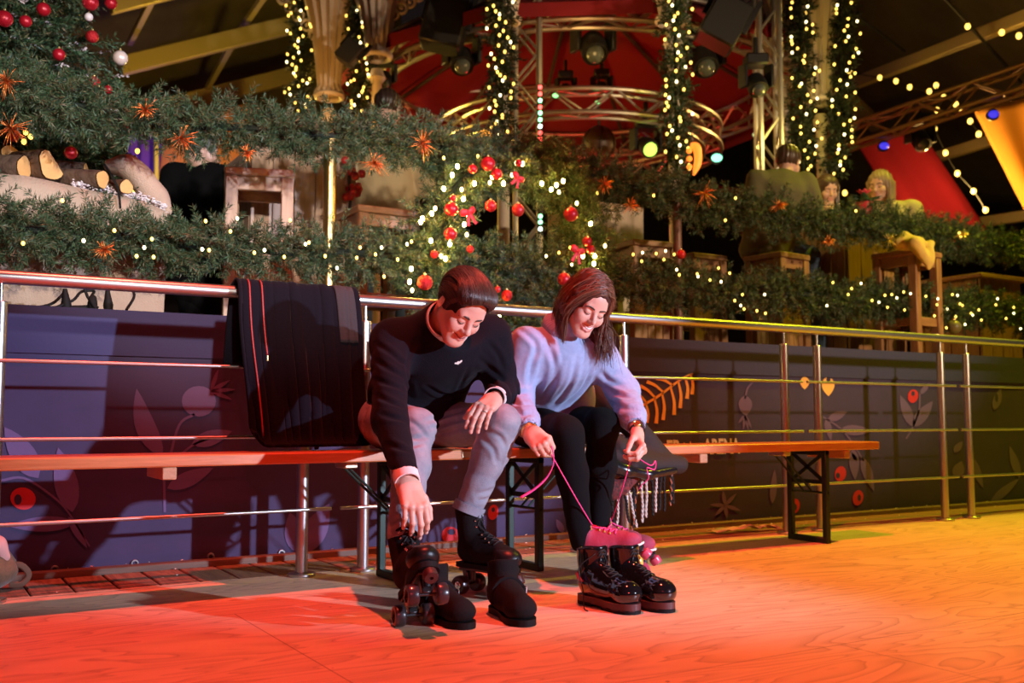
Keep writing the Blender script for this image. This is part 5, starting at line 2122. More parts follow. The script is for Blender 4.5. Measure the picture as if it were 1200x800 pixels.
WBA = [(529, 245, 8.5, 'plain red bauble on the left of the wreath beside the red bow', None), (528, 274, 8, 'plain red bauble on the left of the wreath, below the one by the bow', None),
       (498, 331, 9.5, 'large glittery red bauble at the lower left of the wreath', red_glit), (509, 298, 5, 'small ornate red bauble on the wreath above the large glittery one', red_glit),
       (572, 192, 8.5, 'red bauble at the top of the wreath, higher of a touching pair', None), (582, 204, 6.8, 'red bauble at the top of the wreath, lower of a touching pair', None),
       (554, 198, 5.5, 'small red bauble left of the pair at the top of the wreath', None), (608, 191, 4.2, 'tiny red bauble near the top of the wreath', None),
       (575, 241, 7.2, 'red bauble hanging in the wreath opening, left one', None), (607, 246, 7.5, 'red bauble hanging in the wreath opening, right one', None),
       (669, 251, 8.2, 'large red bauble on the right side of the wreath', None), (688, 283, 5.5, 'small red bauble above the right bow of the wreath', None), (692, 292, 5, 'small red bauble touching the right bow of the wreath', None),
       (531, 232, 4.2, 'little red bauble just above the plain one by the left bow', None), (661, 327, 7.5, 'red bauble behind the hair of the woman in blue', None),
       (594, 346, 6.5, 'ornate red bauble right of the hair of the man', red_glit), (583, 339, 4, 'small red bauble close to the hair of the man', None), (551, 292, 4.5, 'small ornate red bauble below the left bow', red_glit)]
for x, y, r, lab, m_ in WBA:
    bauble(x, y, YW - .21, r, lab, m_, group='baubles on the wreath')
bauble(798, 298, Y_GAR - .14, 5, 'small red bauble on the lower garland in front of the brown post', group='baubles on the garlands')
bauble(1118, 383, Y_GAR - .14, 6, 'dull olive bauble under the lower garland at the right', mat('olive_bauble', (0.16, 0.13, 0.05), .4), group='baubles on the garlands')


def bow(px, py, Y, s, label, rot=0.0):
    c = P(px, py, Y)
    t = thing('bow', label, 'bow', c, 'red ribbon bows on the wreath')
    R = np.column_stack([A3(cos(rot), 0, sin(rot)), A3(0, 1, 0), A3(-sin(rot), 0, cos(rot))])
    L = lambda x, y, z: c + R @ (A3(x, y, z) * s)
    for sx in (-1, 1):
        m = MB()
        pts = [L(0, -.05, 0), L(sx * .25, -.12, .22), L(sx * .55, -.08, .30), L(sx * .62, -.02, .08), L(sx * .35, -.05, -.02), L(0, -.06, 0)]
        m.tube(spline(pts, 5), .17 * s, 8, flat=.14, flatdir=A3(0, 1, 0))
        m.build('loop', ribbon, t, angle=180)
        m = MB()
        pts = [L(0, -.05, 0), L(sx * .18, -.10, -.35), L(sx * .30, -.05, -.75), L(sx * .42, -.06, -1.0)]
        m.tube(spline(pts, 5), .16 * s, 8, flat=.14, flatdir=A3(0, 1, 0))
        m.build('tail', ribbon, t, angle=180)
    m = MB()
    m.ball(c + A3(0, -.10 * s, 0), (.13 * s, .11 * s, .15 * s), 10)
    m.build('knot', ribbon, t, angle=180)


bow(549, 250, YW - .23, .058, 'red ribbon bow on the left side of the wreath', .35)
bow(607, 209, YW - .23, .048, 'red ribbon bow at the top of the wreath', -.5)
bow(677, 295, YW - .23, .060, 'red ribbon bow on the right side of the wreath', -.25)

# ---------------------------------------------------------------- Christmas tree at the left
tr = thing('christmas_tree', 'snow-dusted fir tree with red baubles at the upper left', 'tree', (-.05, 5.75, 1.6), None)
rs = np.random.default_rng(33)
B, Dd, Ls = [], [], []
tc = A3(.10, 5.75, 0)
m = MB()
m.tube([(.10, 5.75, .99), (.10, 5.75, 2.4), (.10, 5.75, 4.0)], [.06, .045, .01], 10)
m.build('trunk', twig_m, tr)
sn_b, sn_d, sn_l = [], [], []
for lev in np.linspace(1.75, 3.7, 22):
    R0 = 1.12 * (1 - (lev - 1.7) / 2.6) ** .9
    for a in np.linspace(0, 2 * pi, 20)[:-1] + rs.uniform(0, 6):
        d = unit(A3(cos(a), sin(a), -.28 + rs.normal() * .1))
        s0 = tc + A3(0, 0, lev)
        L = R0 * rs.uniform(.8, 1.1)
        for k in np.linspace(.25, 1, max(4, int(L * 14))):
            for sgn in (-1, 0, 1):
                dd = unit(d + sgn * .9 * A3(-sin(a), cos(a), 0) + rs.normal(size=3) * .18 + A3(0, 0, .05))
                B.append(s0 + d * L * k + A3(0, 0, .06 * (k - .5) ** 2))
                Dd.append(dd)
                Ls.append(.12 * rs.uniform(.6, 1.2))
                if rs.random() < .10:
                    sn_b.append(B[-1] + A3(0, 0, .018))
                    sn_d.append(dd)
                    sn_l.append(.10)
V, Q = needle_arrays(np.array(B), np.array(Dd), np.array(Ls), 26, .034, .0036, .8, rs)
raw_obj('needles', V, Q, fir, tr, smooth=False)
V, Q = needle_arrays(np.array(sn_b), np.array(sn_d), np.array(sn_l), 14, .020, .0045, .6, rs)
V[:, 2] += .006
raw_obj('snow_dusting', V, Q, mat('snow_flock', (0.62, 0.52, 0.52), 0.9), tr, smooth=False)
YT = 4.95
for x, y, r, lab, m_, kd_ in ((51, 11, 10, 'plain red bauble high on the tree, between two others in a row', None, 0), (30, 25, 9, 'plain red bauble on the tree just below the row at the top', None, 0), (5, 22, 12, 'ribbed red bauble at the left edge of the photo', None, 1),
                              (106, 3, 11, 'red and white striped bauble cut by the top edge of the photo', None, 1), (130, 4, 8.5, 'plain red bauble at the top edge, rightmost on the tree', None, 0), (108, 43, 9, 'dimpled red bauble on the right flank of the tree', red_glit, 0),
                              (141, 68, 10.5, 'pearly white bauble at the tip of a tree branch', pearl, 0), (69, 64, 9, 'plain red bauble in the middle of the tree', None, 0), (110, 97, 9, 'red bauble half hidden where tree and garland meet', None, 0),
                              (127, 105, 6, 'small red bauble beside the half hidden one', None, 0), (83, 179, 9.5, 'plain red bauble lying above the logs', None, 0), (148, 151, 8, 'dark red ornate bauble under the garland', red_glit, 0),
                              (16, 160, 8, 'red bauble under the large tinsel spray', None, 0), (65, 122, 6, 'dim red bauble deep in the tree above the logs', None, 0), (104, 20, 6, 'white and red small bauble near the top edge', white_gl, 0)):
    bauble(x, y, YT if y < 120 else 4.72, r, lab, m_, kd_, 'baubles on the tree')
bulbs(tr, [P(x, y, 4.85) for x, y in ((161, 177), (158, 193), (157, 207), (30, 155), (28, 166), (36, 160), (157, 222))], .011, [bulb_m])

# ---------------------------------------------------------------- garland-wrapped columns of the bandstand
cols_g = [((345, -8), (360, 138), 9.2, .17, 'light-wrapped fir garland hanging left of the amber capital'),
          ((424, -8), (418, 138), 9.0, .15, 'light-wrapped fir garland hanging beside the thin white column'),
          ((588, -8), (588, 172), 7.6, .16, 'light-wrapped fir garland column above the wreath'),
          ((794, -8), (790, 205), 7.6, .15, 'greenish light-wrapped garland column right of the moving lights'),
          ((940, -8), (938, 205), 8.6, .17, 'light-wrapped garland column left of the yellow capital'),
          ((985, -5), (972, 210), 8.6, .15, 'light-wrapped garland column right of the yellow capital')]
for k, (a, b, dep, wd, lab) in enumerate(cols_g):
    pa, pb = D(*a, dep), D(*b, dep)
    pb = A3(pa[0] * .5 + pb[0] * .5, pa[1] * .5 + pb[1] * .5, pb[2])
    pa = A3(pb[0], pb[1], pa[2])
    if k == 5:
        pa = D(990, -5, dep)
    pth = np.array([pa + (pb - pa) * t for t in np.linspace(0, 1, 26)])
    g, gp = garland('garland_column', lab, pth, 'garland', per_m=170, blen=.10, per=16, nl=.05, nw=.006, rad=wd * .45, mat_=fir_dk if k != 3 else fir, seed=50 + k, wob=.015, core=.04, group='vertical garlands round the bandstand')
    rs = np.random.default_rng(60 + k)
    n_ = 46
    bp = []
    for i in range(n_):
        t = (i + rs.uniform(.2, .8)) / n_
        off = -FW * wd * .75 + RT * rs.uniform(-wd, wd) * .72
        bp.append(gp[0] + (gp[-1] - gp[0]) * t + off)
    bulbs(g, bp, .0115, [bulb_m, bulb_m, bulb_m, bulbw_m])
# ------------------------------------------------------------------ things standing on the terrace
ZT = 0.99
pine = wood('pale_pine', (0.60, 0.40, 0.28), (0.44, 0.28, 0.19), 5, (10, 10, 1.2), 0.6, .1)
pine_h = wood('pale_pine_flat', (0.62, 0.42, 0.30), (0.46, 0.29, 0.20), 5, (1.2, 10, 10), 0.6, .1)
oak = wood('brown_oak', (0.36, 0.17, 0.07), (0.22, 0.10, 0.04), 5, (10, 10, 1.2), 0.5, .1)
oak_h = wood('brown_oak_flat', (0.38, 0.18, 0.075), (0.24, 0.11, 0.045), 5, (1.2, 10, 10), 0.5, .1)
brass = mat('brass_pipe', (0.62, 0.42, 0.16), 0.3, 1.0, bump=(30, .1))
rust = mat('brown_pipe', (0.16, 0.08, 0.06), 0.5, .2, bump=(50, .2))

# rail posts
for px, ytop, lab, m_, r in ((387, 165, 'round brass post of the terrace rail beside the pale stool', brass, .030), (793, 236, 'round brown post of the terrace rail between the two stools', rust, .027), (1068, 287, 'round dark red post of the terrace rail in front of the blanket', mat('red_pipe', (0.20, 0.05, 0.04), 0.5), .026)):
    p = P(px, ytop, Y_GAR + .02)
    t = thing('rail_post', lab, 'post', (p[0], p[1], ZT))
    m = MB()
    m.cyl((p[0], p[1], ZT + .01), (p[0], p[1], p[2]), r, 18)
    m.build('pole', m_, t)
    m = MB()
    m.lathe((p[0], p[1], p[2] - .002), (0, 0, 1), [(r + .012, 0), (r + .012, .012), (r * .5, .026)], 18)
    m.build('cap', m_, t)
    m = MB()
    m.lathe((p[0], p[1], ZT), (0, 0, 1), [(r + .035, 0), (r + .035, .010), (r, .014)], 18)
    m.build('foot_plate', m_, t)


def stool(c, ztop, w, label, mv, mh_, panel=None, rot=0.0):
    c = np.asarray(c, float)
    t = thing('bar_stool', label, 'stool', (c[0], c[1], ZT))
    Rz = rotz(rot)
    q = lambda x, y, z: A3(c[0], c[1], 0) + Rz @ A3(x, y, z)
    m = MB()
    m.box(q(0, 0, ztop - .02), (w, w, .04), Rz, .006)
    m.build('seat', mh_, t)
    h_ = w / 2 - .035
    for sx in (-1, 1):
        for sy in (-1, 1):
            m = MB()
            m.box(q(sx * h_, sy * h_, (ZT + ztop - .04) / 2), (.06, .06, ztop - .04 - ZT), Rz, .005)
            m.build('leg', mv, t)
    m = MB()
    for sy in (-1, 1):
        m.box(q(0, sy * h_, ztop - .075), (2 * h_ - .05, .03, .07), Rz, .004)
        m.box(q(sy * h_, 0, ztop - .075), (.03, 2 * h_ - .05, .07), Rz, .004)
    m.build('apron', mh_, t)
    m = MB()
    for sy in (-1, 1):
        m.box(q(0, sy * h_, ZT + .26), (2 * h_ - .05, .03, .06), Rz, .004)
        m.box(q(sy * h_, 0, ZT + .26), (.03, 2 * h_ - .05, .06), Rz, .004)
    m.build('stretcher', mh_, t)
    if panel:
        m = MB()
        n_ = 4
        for i in range(n_):
            m.box(q(-h_ + .03 + (i + .5) * (2 * h_ - .06) / n_, -h_ + .004, ZT + .19), ((2 * h_ - .06) / n_ - .004, .018, .34), Rz, .002)
        m.build('front_panel', mv, t)
    return t


def GZ(x, y, z):
    return G(x, y, z)


s1 = GZ(309, 200, 1.86)
stool(s1 + A3(.02, .12, 0), 1.86, .345, 'pale pine bar stool standing nearest, left of the brass post', pine, pine_h, True, -.31)
stool(GZ(441, 250, 1.76), 1.76, .38, 'red-lit wooden stool under the beige shirt', oak, oak_h)
stool(GZ(752, 287, 1.74), 1.74, .36, 'brown wooden stool in front of the white crate', oak, oak_h, True, -.1)
stool(GZ(815, 301, 1.74), 1.74, .32, 'brown wooden stool right of the brown rail post, with a red light behind', oak, oak_h, True)
stool(GZ(910, 300, 1.74), 1.74, .33, 'brown wooden stool the person in the olive jacket sits on', oak, oak_h, True, .1)
stool(GZ(1062, 297, 1.74), 1.74, .34, 'brown wooden stool with a yellow blanket thrown over it', oak, oak_h, False, .1)


def table(c, w, d, ztop, label, mv, mh_, top=True, n=5):
    c = np.asarray(c, float)
    t = thing('bar_table', label, 'table', (c[0], c[1], ZT))
    m = MB()
    k = n
    for i in range(k):
        m.box((c[0] - w / 2 + (i + .5) * w / k, c[1] - d / 2 + .012, (ZT + ztop) / 2), (w / k - .005, .022, ztop - ZT - .04), None, .003)
        m.box((c[0] - w / 2 + (i + .5) * w / k, c[1] + d / 2 - .012, (ZT + ztop) / 2), (w / k - .005, .022, ztop - ZT - .04), None, .003)
    for i in range(k):
        for sx in (-1, 1):
            m.box((c[0] + sx * (w / 2 - .012), c[1] - d / 2 + .03 + (i + .5) * (d - .06) / k, (ZT + ztop) / 2), (.022, (d - .06) / k - .005, ztop - ZT - .04), None, .003)
    m.build('plank_pedestal', mv, t)
    m = MB()
    ov = .05 if top else .0
    m.box((c[0], c[1], ztop - .02), (w + 2 * ov, d + 2 * ov, .04), None, .006)
    m.build('table_top', mh_, t)
    return t


t1 = GZ(350, 176, 2.10)
table(t1 + A3(.05, .30, 0), .62, .55, 2.10, 'pale plank bar table behind the pale pine stool', pine, pine_h, False)
t3 = GZ(727, 237, 2.10)
table(t3 + A3(.0, .30, 0), .50, .5, 2.10, 'whitish plank bar table right of the wreath', wood('white_pine', (0.62, 0.50, 0.44), (0.5, 0.38, 0.32), 5, (10, 10, 1.2)), pine_h, False, 2)
t5 = GZ(1000, 262, 2.05)
table(t5 + A3(.02, .12, 0), .56, .56, 2.07, 'brown plank bar table the two facing women sit at', oak, pine_h, True, 4)
t6 = GZ(1165, 319, 1.85)
table(t6 + A3(.25, .4, 0), .60, .60, 1.85, 'dark brown bar table at the far right edge', oak, oak_h, True, 4)
t7 = GZ(900, 372, 1.35)
table(GZ(690, 262, 1.9) + A3(-.02, .75, 0), .40, .4, 1.62, 'small dark table behind the wreath opening', oak, oak_h, True, 3)

# blanket on the stool
bl = GZ(1062, 297, 1.74)
f = Field(bl + A3(-.40, -.40, -.45), A3(bl[0] + .40, bl[1] + .40, 1.98), .012)
f.cap((bl[0] - .12, bl[1] - .05, 1.775), (bl[0] + .17, bl[1] - .02, 1.765), .035, .028, .04)
f.cap((bl[0] - .22, bl[1] - .12, 1.775), (bl[0] - .10, bl[1] - .18, 1.78), .045, .04, .04)
f.cap((bl[0] - .20, bl[1] - .22, 1.76), (bl[0] - .12, bl[1] - .25, 1.62), .05, .022, .04)
f.cap((bl[0] - .05, bl[1] - .23, 1.77), (bl[0] - .10, bl[1] - .25, 1.60), .03, .02, .04)
f.cap((bl[0] - .15, bl[1] - .1, 1.83), (bl[0] - .02, bl[1] - .12, 1.80), .03, .03, .05)
f.warp(lambda X: .010 * (1 - 2 * np.abs(np.sin(3 * vnoise(X, 8, 91) + X @ A3(14, 6, 9)))))
tag(field_obj('blanket', f, mat('mustard_blanket', (0.62, 0.42, 0.10), 0.9, bump=(60, .3)), None, 1), 'mustard yellow blanket bunched up over a stool', 'blanket')

# burlap-covered trough with logs
burl = mat('burlap', (0.52, 0.36, 0.26), 0.9, bump=(160, .5), var=(2.2, (0.42, 0.27, 0.19)))
tg = thing('planter_trough', 'long burlap-covered trough carrying snowy logs below the tree', 'planter', (.5, 4.9, ZT))
Yf_ = 4.70
top = [(-40, 196), (0, 204), (30, 206), (60, 212), (100, 221), (140, 229), (170, 236), (196, 248)]
fr_ = [P(x, y, Yf_) for x, y in top]
bk_ = [p + A3(0, .62, .02) for p in fr_]
rows = []
for a, b in zip(fr_, bk_):
    r_ = []
    for z in np.linspace(ZT, a[2], 10)[:-1]:
        r_.append(A3(a[0], a[1] - .02 * sin(z * 5), z))
    for t in np.linspace(0, 1, 8):
        r_.append(a + (b - a) * t - A3(0, 0, .05 * sin(pi * t)))
    for z in np.linspace(b[2], ZT, 6)[1:]:
        r_.append(A3(b[0], b[1], z))
    rows.append(r_)
rows = np.array(rows)
idx = np.linspace(0, len(rows) - 1, 40)
R2 = np.zeros((40,) + rows.shape[1:])
for j in range(rows.shape[1]):
    for c_ in range(3):
        R2[:, j, c_] = np.interp(idx, range(len(rows)), rows[:, j, c_])
R2 += .006 * vnoise(R2, 8, 95)[..., None] * A3(.3, 1, .6)
m = MB()
m.grid(R2)
k = R2.shape[1]
m.add(R2[-1], [tuple(range(k))])
m.build('burlap_cover', burl, tg, angle=180)
f = Field(P(120, 240, 4.7) + A3(-.1, -.05, -.05), P(195, 185, 4.9) + A3(.1, .35, .12), .012)
f.path([P(128, 195, 4.86), P(150, 196, 4.82), P(164, 208, 4.80), P(182, 232, 4.78), P(196, 248, 4.76)], [.035, .045, .05, .045, .03], .05)
f.warp(lambda X: .012 * vnoise(X, 16, 96))
field_obj('burlap_roll', f, burl, tg, 1)
m = MB()
rs = np.random.default_rng(5)
for i in range(420):
    x, y = rs.uniform(85, 195), 0
    y = np.interp(x, [85, 130, 170, 195], [219, 227, 236, 248]) + rs.normal() * 2.5
    p = P(x, y - 3, Yf_ + rs.uniform(0, .05)) + A3(0, 0, .004)
    m.ball(p, (.010 * rs.uniform(.3, 1.2), .008, .003 * rs.uniform(.5, 1.3)), 6)
tag_ = m.build('snow_patches', mat('fake_snow', (0.80, 0.70, 0.70), 0.9), tg, angle=180)
tag_['kind'] = 'stuff'
m = MB()
m.tube(spline([P(122, 192, 4.72), P(132, 208, 4.68), P(139, 224, 4.67), P(141, 244, 4.66)], 5), .005, 6)
m.build('cable', rubber, tg)

bark = mat('bark', (0.16, 0.09, 0.055), 0.9, bump=(40, .8), var=(18, (0.09, 0.05, 0.03)))
cutw = mat('cut_wood', (0.78, 0.42, 0.14), 0.7, var=(10, (0.60, 0.30, 0.10)))


def log(px, py, rpx, back, label, Y=4.74, half=False):
    c = P(px, py, Y)
    r = np.linalg.norm(P(px + 1, py, Y) - P(px, py, Y)) * rpx
    t = thing('log', label, 'log', c - A3(0, 0, r), 'logs on the burlap trough')
    d = unit(back)
    S, N, T = frame_from(d)
    n_ = 22
    ang = np.arange(n_) * 2 * pi / n_
    rr = r * (1 + .06 * np.sin(ang * 3 + px) + .04 * np.sin(ang * 5))
    if half:
        keep = np.cos(ang - 2.4)
        rr = np.where(keep > .25, rr * .25 / np.maximum(keep, .25), rr)
    ring = lambda q, s_: q + (s_ * rr * np.cos(ang))[:, None] * S + (s_ * rr * np.sin(ang))[:, None] * N
    m = MB()
    V = np.vstack([ring(c, 1), ring(c + d * .2, 1.05), ring(c + d * .42, .98)])
    Fq = [(i * n_ + j, i * n_ + (j + 1) % n_, (i + 1) * n_ + (j + 1) % n_, (i + 1) * n_ + j) for i in range(2) for j in range(n_)]
    m.add(V, Fq + [tuple(2 * n_ + j for j in range(n_))])
    m.build('bark', bark, t, angle=60)
    m = MB()
    V = np.vstack([ring(c - d * .002, .93), [c - d * .004]])
    m.add(V, [((j + 1) % n_, j, n_) for j in range(n_)])
    m.build('cut_face', cutw, t)


log(62, 192, 21, (-.45, .8, .05), 'half-round log with a big orange cut face, largest of the logs', half=True)
log(120, 210, 11.5, (-.6, .7, .10), 'round log end with an orange cut face in the snow', 4.68)
log(148, 219, 9, (-.3, .9, .12), 'small pale log end farthest to the right on the trough', 4.68)
log(28, 196, 15, (-.7, .6, .03), 'rough red-lit log with bark showing at the left of the trough')
log(12, 182, 14, (-.5, .9, .03), 'dark log at the very left on top of the trough', 4.9)
log(100, 200, 10, (-.9, .4, .06), 'bark-covered log lying behind the round orange log end', 4.9)

# cables and plugs on the ledge
cb = thing('extension_lead', 'black cables with rubber plugs lying on the ledge above the banner', 'cable', P(100, 357, 4.3))
ZL = 1.0
m = MB()
for pts in ([P(60, 362, 4.28), P(85, 352, 4.3), P(95, 342, 4.32), P(110, 341, 4.32), P(106, 350, 4.28), P(112, 362, 4.27)], [P(98, 336, 4.3), P(104, 350, 4.29), P(115, 361, 4.28)],
            [P(155, 338, 4.32), P(157, 348, 4.3), P(148, 363, 4.28)], [P(30, 362, 4.3), P(60, 356, 4.34), P(78, 340, 4.38)]):
    m = MB()
    m.tube(spline(pts, 6), .006, 7)
    m.build('cord', rubber, cb)
for a, b in (((78, 362), (76, 338)), ((127, 363), (126, 339)), ((108, 362), (109, 346))):
    m = MB()
    pa, pb = P(*a, 4.3), P(*b, 4.3)
    m.lathe(pa, pb - pa, [(.018, 0), (.020, .02), (.014, .05), (.008, np.linalg.norm(pb - pa))], 12)
    m.build('plug', rubber, cb)
m = MB()
m.beam(P(42, 364, 4.33), P(108, 362, 4.33), .06, .03, .006)
m.build('socket_strip', rubber, cb)

# poinsettia pot on the women's table
pc = GZ(1020, 254, 2.07) + A3(.0, .05, 0)
pc[2] = 2.07
pt = thing('potted_poinsettia', 'small potted poinsettia in a red pot on the table of the two women', 'plant', pc)
m = MB()
m.lathe(pc, (0, 0, 1), [(.045, 0), (.060, .10), (.064, .115), (.056, .116), (.050, .10)], 18)
m.build('pot', mat('red_pot', (0.65, 0.04, 0.06), 0.25, coat=.5), pt)
rs = np.random.default_rng(8)
m = MB()
for i in range(26):
    a = rs.uniform(0, 6.28)
    d = unit(A3(cos(a), sin(a), rs.uniform(.1, .9)))
    b0 = pc + A3(0, 0, .11)
    m.tube([b0, b0 + d * .07, b0 + d * .15 + A3(0, 0, -.02)], [.01, .032, .004], 6, flat=.12, flatdir=A3(0, 0, 1))
m.build('leaves', foliage_mat('poinsettia_leaf', [(0.02, .05, .02), (.04, .09, .03)]), pt, angle=180)
m = MB()
for i in range(8):
    a = i * .785
    d = unit(A3(cos(a), sin(a), .7))
    b0 = pc + A3(0, 0, .17)
    m.tube([b0, b0 + d * .035, b0 + d * .07], [.006, .02, .003], 6, flat=.15, flatdir=A3(0, 0, 1))
m.build('red_bracts', mat('poinsettia_red', (0.8, 0.05, 0.08), .5), pt, angle=180)

# red poinsettia by the beige shirt
pc = P(409, 216, 5.3)
pr = thing('flower_spray', 'red berry and flower spray beside the beige shirt', 'flowers', pc - A3(0, 0, .12))
m = MB()
for i in range(16):
    m.ball(pc + rs.normal(size=3) * A3(.035, .03, .06), rs.uniform(.015, .03), 8)
m.build('berries', mat('red_berry', (0.65, 0.03, 0.03), .3, coat=.4), pr, angle=180)
m = MB()
m.tube([pc + A3(0, 0, .05), pc + A3(.01, 0, -.1), pc + A3(0, 0, -.25)], .008, 6)
m.build('stem', twig_m, pr)

# ------------------------------------------------------------------ guests on the terrace
def guest(label, head_c, face, sc, hair_m, hair_style, top_m, leg_m_, sh, hip, knees, elbows, wrists, feet, hood=False, vox=.011):
    g = thing('person', label, 'person', (hip[0], hip[1], ZT))
    hd = Head(head_c, face, sc)
    neck = (np.array(sh[0]) + np.array(sh[1])) / 2 + A3(0, 0, .03)
    lo = (np.minimum(hd.c - .16, neck - .09), np.maximum(hd.c + .16, neck + .09))
    hf = hd.field(True, .3, .005, [(neck + A3(0, 0, -.03), hd.w(0, -.03, -.05), .055, .052)], lo)
    allp = np.array([*sh, hip, *knees, *elbows, *wrists, *feet])
    b = Field(allp.min(0) - .2, allp.max(0) + .2, .014)
    lat = unit(np.array(sh[1]) - sh[0])
    ch = (np.array(sh[0]) + sh[1]) / 2 - A3(0, 0, .08)
    b.cap(hip, ch, .09, .10, .05, wide=lat, flat=.7)
    for i in (0, 1):
        hp = np.array(hip) + lat * (.09 if i else -.09)
        b.cap(sh[i], elbows[i], .042, .036, .03)
        b.cap(elbows[i], wrists[i], .034, .026, .03)
        b.cap(wrists[i], np.array(wrists[i]) + .13 * unit(np.array(wrists[i]) - elbows[i]), .034, .022, .03, wide=lat, flat=.7)
        b.cap(hp, knees[i], .07, .05, .04)
        b.cap(knees[i], feet[i], .045, .035, .03)
    field_obj('body', [hf, b], [skin_m, lip_m], g, 1, lambda c: np.where(hd.lips(c), 1, 0))
    hd.features(g, True)
    f = Field(allp.min(0) - .25, allp.max(0) + .25, vox)
    f.cap(np.array(hip) + A3(0, 0, -.02), ch, .15, .135, .05, wide=lat, flat=.74)
    f.cap(np.array(sh[0]) + lat * .03, np.array(sh[1]) - lat * .03, .075, .075, .06)
    f.cap(ch, neck + A3(0, 0, -.02), .10, .07, .05)
    for i in (0, 1):
        f.cap(sh[i], elbows[i], .072, .062, .05)
        f.cap(elbows[i], wrists[i], .060, .045, .04)
    if hood:
        f.cap(neck + A3(0, .02, .0) - lat * .06, neck + A3(0, .02, .0) + lat * .06, .05, .05, .05)
    f.warp(lambda X: .008 * vnoise(X, 16, 7) + .004 * vnoise(X, 40, 8))
    field_obj('jacket' if hood else 'jumper', f, top_m, g, 1)
    f = Field(allp.min(0) - .2, allp.max(0) + .2, vox)
    for i in (0, 1):
        hp = np.array(hip) + lat * (.09 if i else -.09)
        f.cap(hp, knees[i], .095, .068, .04)
        f.cap(knees[i], feet[i], .062, .050, .03)
    field_obj('trousers', f, leg_m_, g, 1)
    for i in (0, 1):
        m = MB()
        a = np.array(feet[i])
        fd = unit((np.array(knees[i]) - hip) * A3(1, 1, 0) + 1e-6)
        m.tube([a + A3(0, 0, -.03) - fd * .05, a + A3(0, 0, -.045) + fd * .06, a + A3(0, 0, -.055) + fd * .17], [.05, .048, .025], 10)
        m.build('shoe', suede, g, angle=180)
    h = Field(hd.c - A3(.2, .2, .34), hd.c + A3(.2, .2, .2), .006)
    E = lambda c, r, kk=.02, op='u': h.ell(hd.w(*c), np.array(r) * hd.s, hd.R, kk, op)
    E((0, -.018, .040), (.088, .110, .094))
    E((0, .125, -.01), (.076, .066, .082), .014, 's')
    if hair_style == 'short':
        E((0, .02, -.080), (.13, .16, .062), .012, 's')
        for sx in (-1, 1):
            E((sx * .09, .03, -.02), (.03, .05, .045), .01, 's')
    else:
        L = .16 if hair_style == 'long' else .13
        for sx in (-1, 1):
            h.cap(hd.w(sx * .076, .012, .03), hd.w(sx * .084, .012, -.05) + A3(0, 0, -L), .024, .020, .03)
            h.cap(hd.w(sx * .06, -.06, .0), hd.w(sx * .07, -.05, -.05) + A3(0, 0, -L), .04, .03, .04)
    h.warp(lambda X: .003 * np.sin(((X - hd.c) @ hd.R) @ A3(190, 120, 10) + 2 * vnoise(X, 18, 3)))
    field_obj('hair', h, hair_m, g, 1)
    return g


olive = mat('olive_jacket', (0.13, 0.11, 0.045), 0.85, bump=(60, .2))
cream = mat('cream_jumper', (0.62, 0.50, 0.30), 0.9, bump=(80, .3))
blackc = mat('black_coat', (0.006, 0.006, 0.007), 0.9, spec=.15)
beige = mat('beige_shirt', (0.42, 0.30, 0.15), 0.85, bump=(50, .2))
bluej = mat('blue_jeans', (0.05, 0.08, 0.14), 0.85)

# olive jacket, seen from behind, on the brown stool
h0 = GZ(910, 300, 1.74) + A3(.02, .10, .09)
c0 = D(924, 191, (h0 - CAM) @ FW + .05)
R_away = face_frame(180 - 35, 12, 0)
g_ = guest('person with short dark hair in an olive jacket seen from behind, on a stool', c0, R_away, 1.0, dark_hair, 'short', olive, bluej,
           (c0 + A3(-.28, .05, -.155), c0 + A3(.06, -.12, -.175)), h0, (h0 + A3(.33, .22, -.02), h0 + A3(.42, -.02, -.04)), (c0 + A3(-.31, .10, -.42), c0 + A3(.12, -.14, -.42)), (c0 + A3(-.02, .28, -.52), c0 + A3(.40, .10, -.45)),
           (A3(h0[0] + .36, h0[1] + .22, ZT + .10), A3(h0[0] + .50, h0[1] - .02, ZT + .10)), True)
# dark-haired woman across the table
dd_ = 8.25
c1 = D(969, 223, dd_)
hp = A3(c1[0] + .02, c1[1] + .03, 1.82)
guest('woman with long dark hair looking down, behind the table on the terrace', c1, face_frame(8, 14, 2), 1.0, dark_hair, 'long', mat('dark_green_top', (0.04, 0.05, 0.03), .9), bluej,
      (c1 + A3(-.17, .02, -.26), c1 + A3(.14, -.13, -.26)), hp, (hp + A3(-.30, -.25, -.05), hp + A3(-.10, -.35, -.05)), (c1 + A3(-.22, -.05, -.48), c1 + A3(.17, -.22, -.48)), (c1 + A3(-.20, -.26, -.44), c1 + A3(-.02, -.32, -.44)),
      (A3(hp[0] - .3, hp[1] - .25, ZT + .10), A3(hp[0] - .1, hp[1] - .35, ZT + .10)))
c2 = D(1031, 218, 8.1)
hp = A3(c2[0] + .10, c2[1] + .02, 1.80)
guest('woman with straight blond hair in a cream jumper at the table with the poinsettia', c2, face_frame(-42, 8, 0), 1.03, blond_hair, 'long', cream, bluej,
      (c2 + A3(-.06, .16, -.19), c2 + A3(.22, -.15, -.20)), hp, (hp + A3(-.38, .05, -.04), hp + A3(-.30, -.18, -.04)), (c2 + A3(-.10, .15, -.50), c2 + A3(.22, -.22, -.50)), (c2 + A3(-.30, .05, -.42), c2 + A3(-.06, -.24, -.46)),
      (A3(hp[0] - .38, hp[1] + .05, ZT + .10), A3(hp[0] - .3, hp[1] - .18, ZT + .10)))
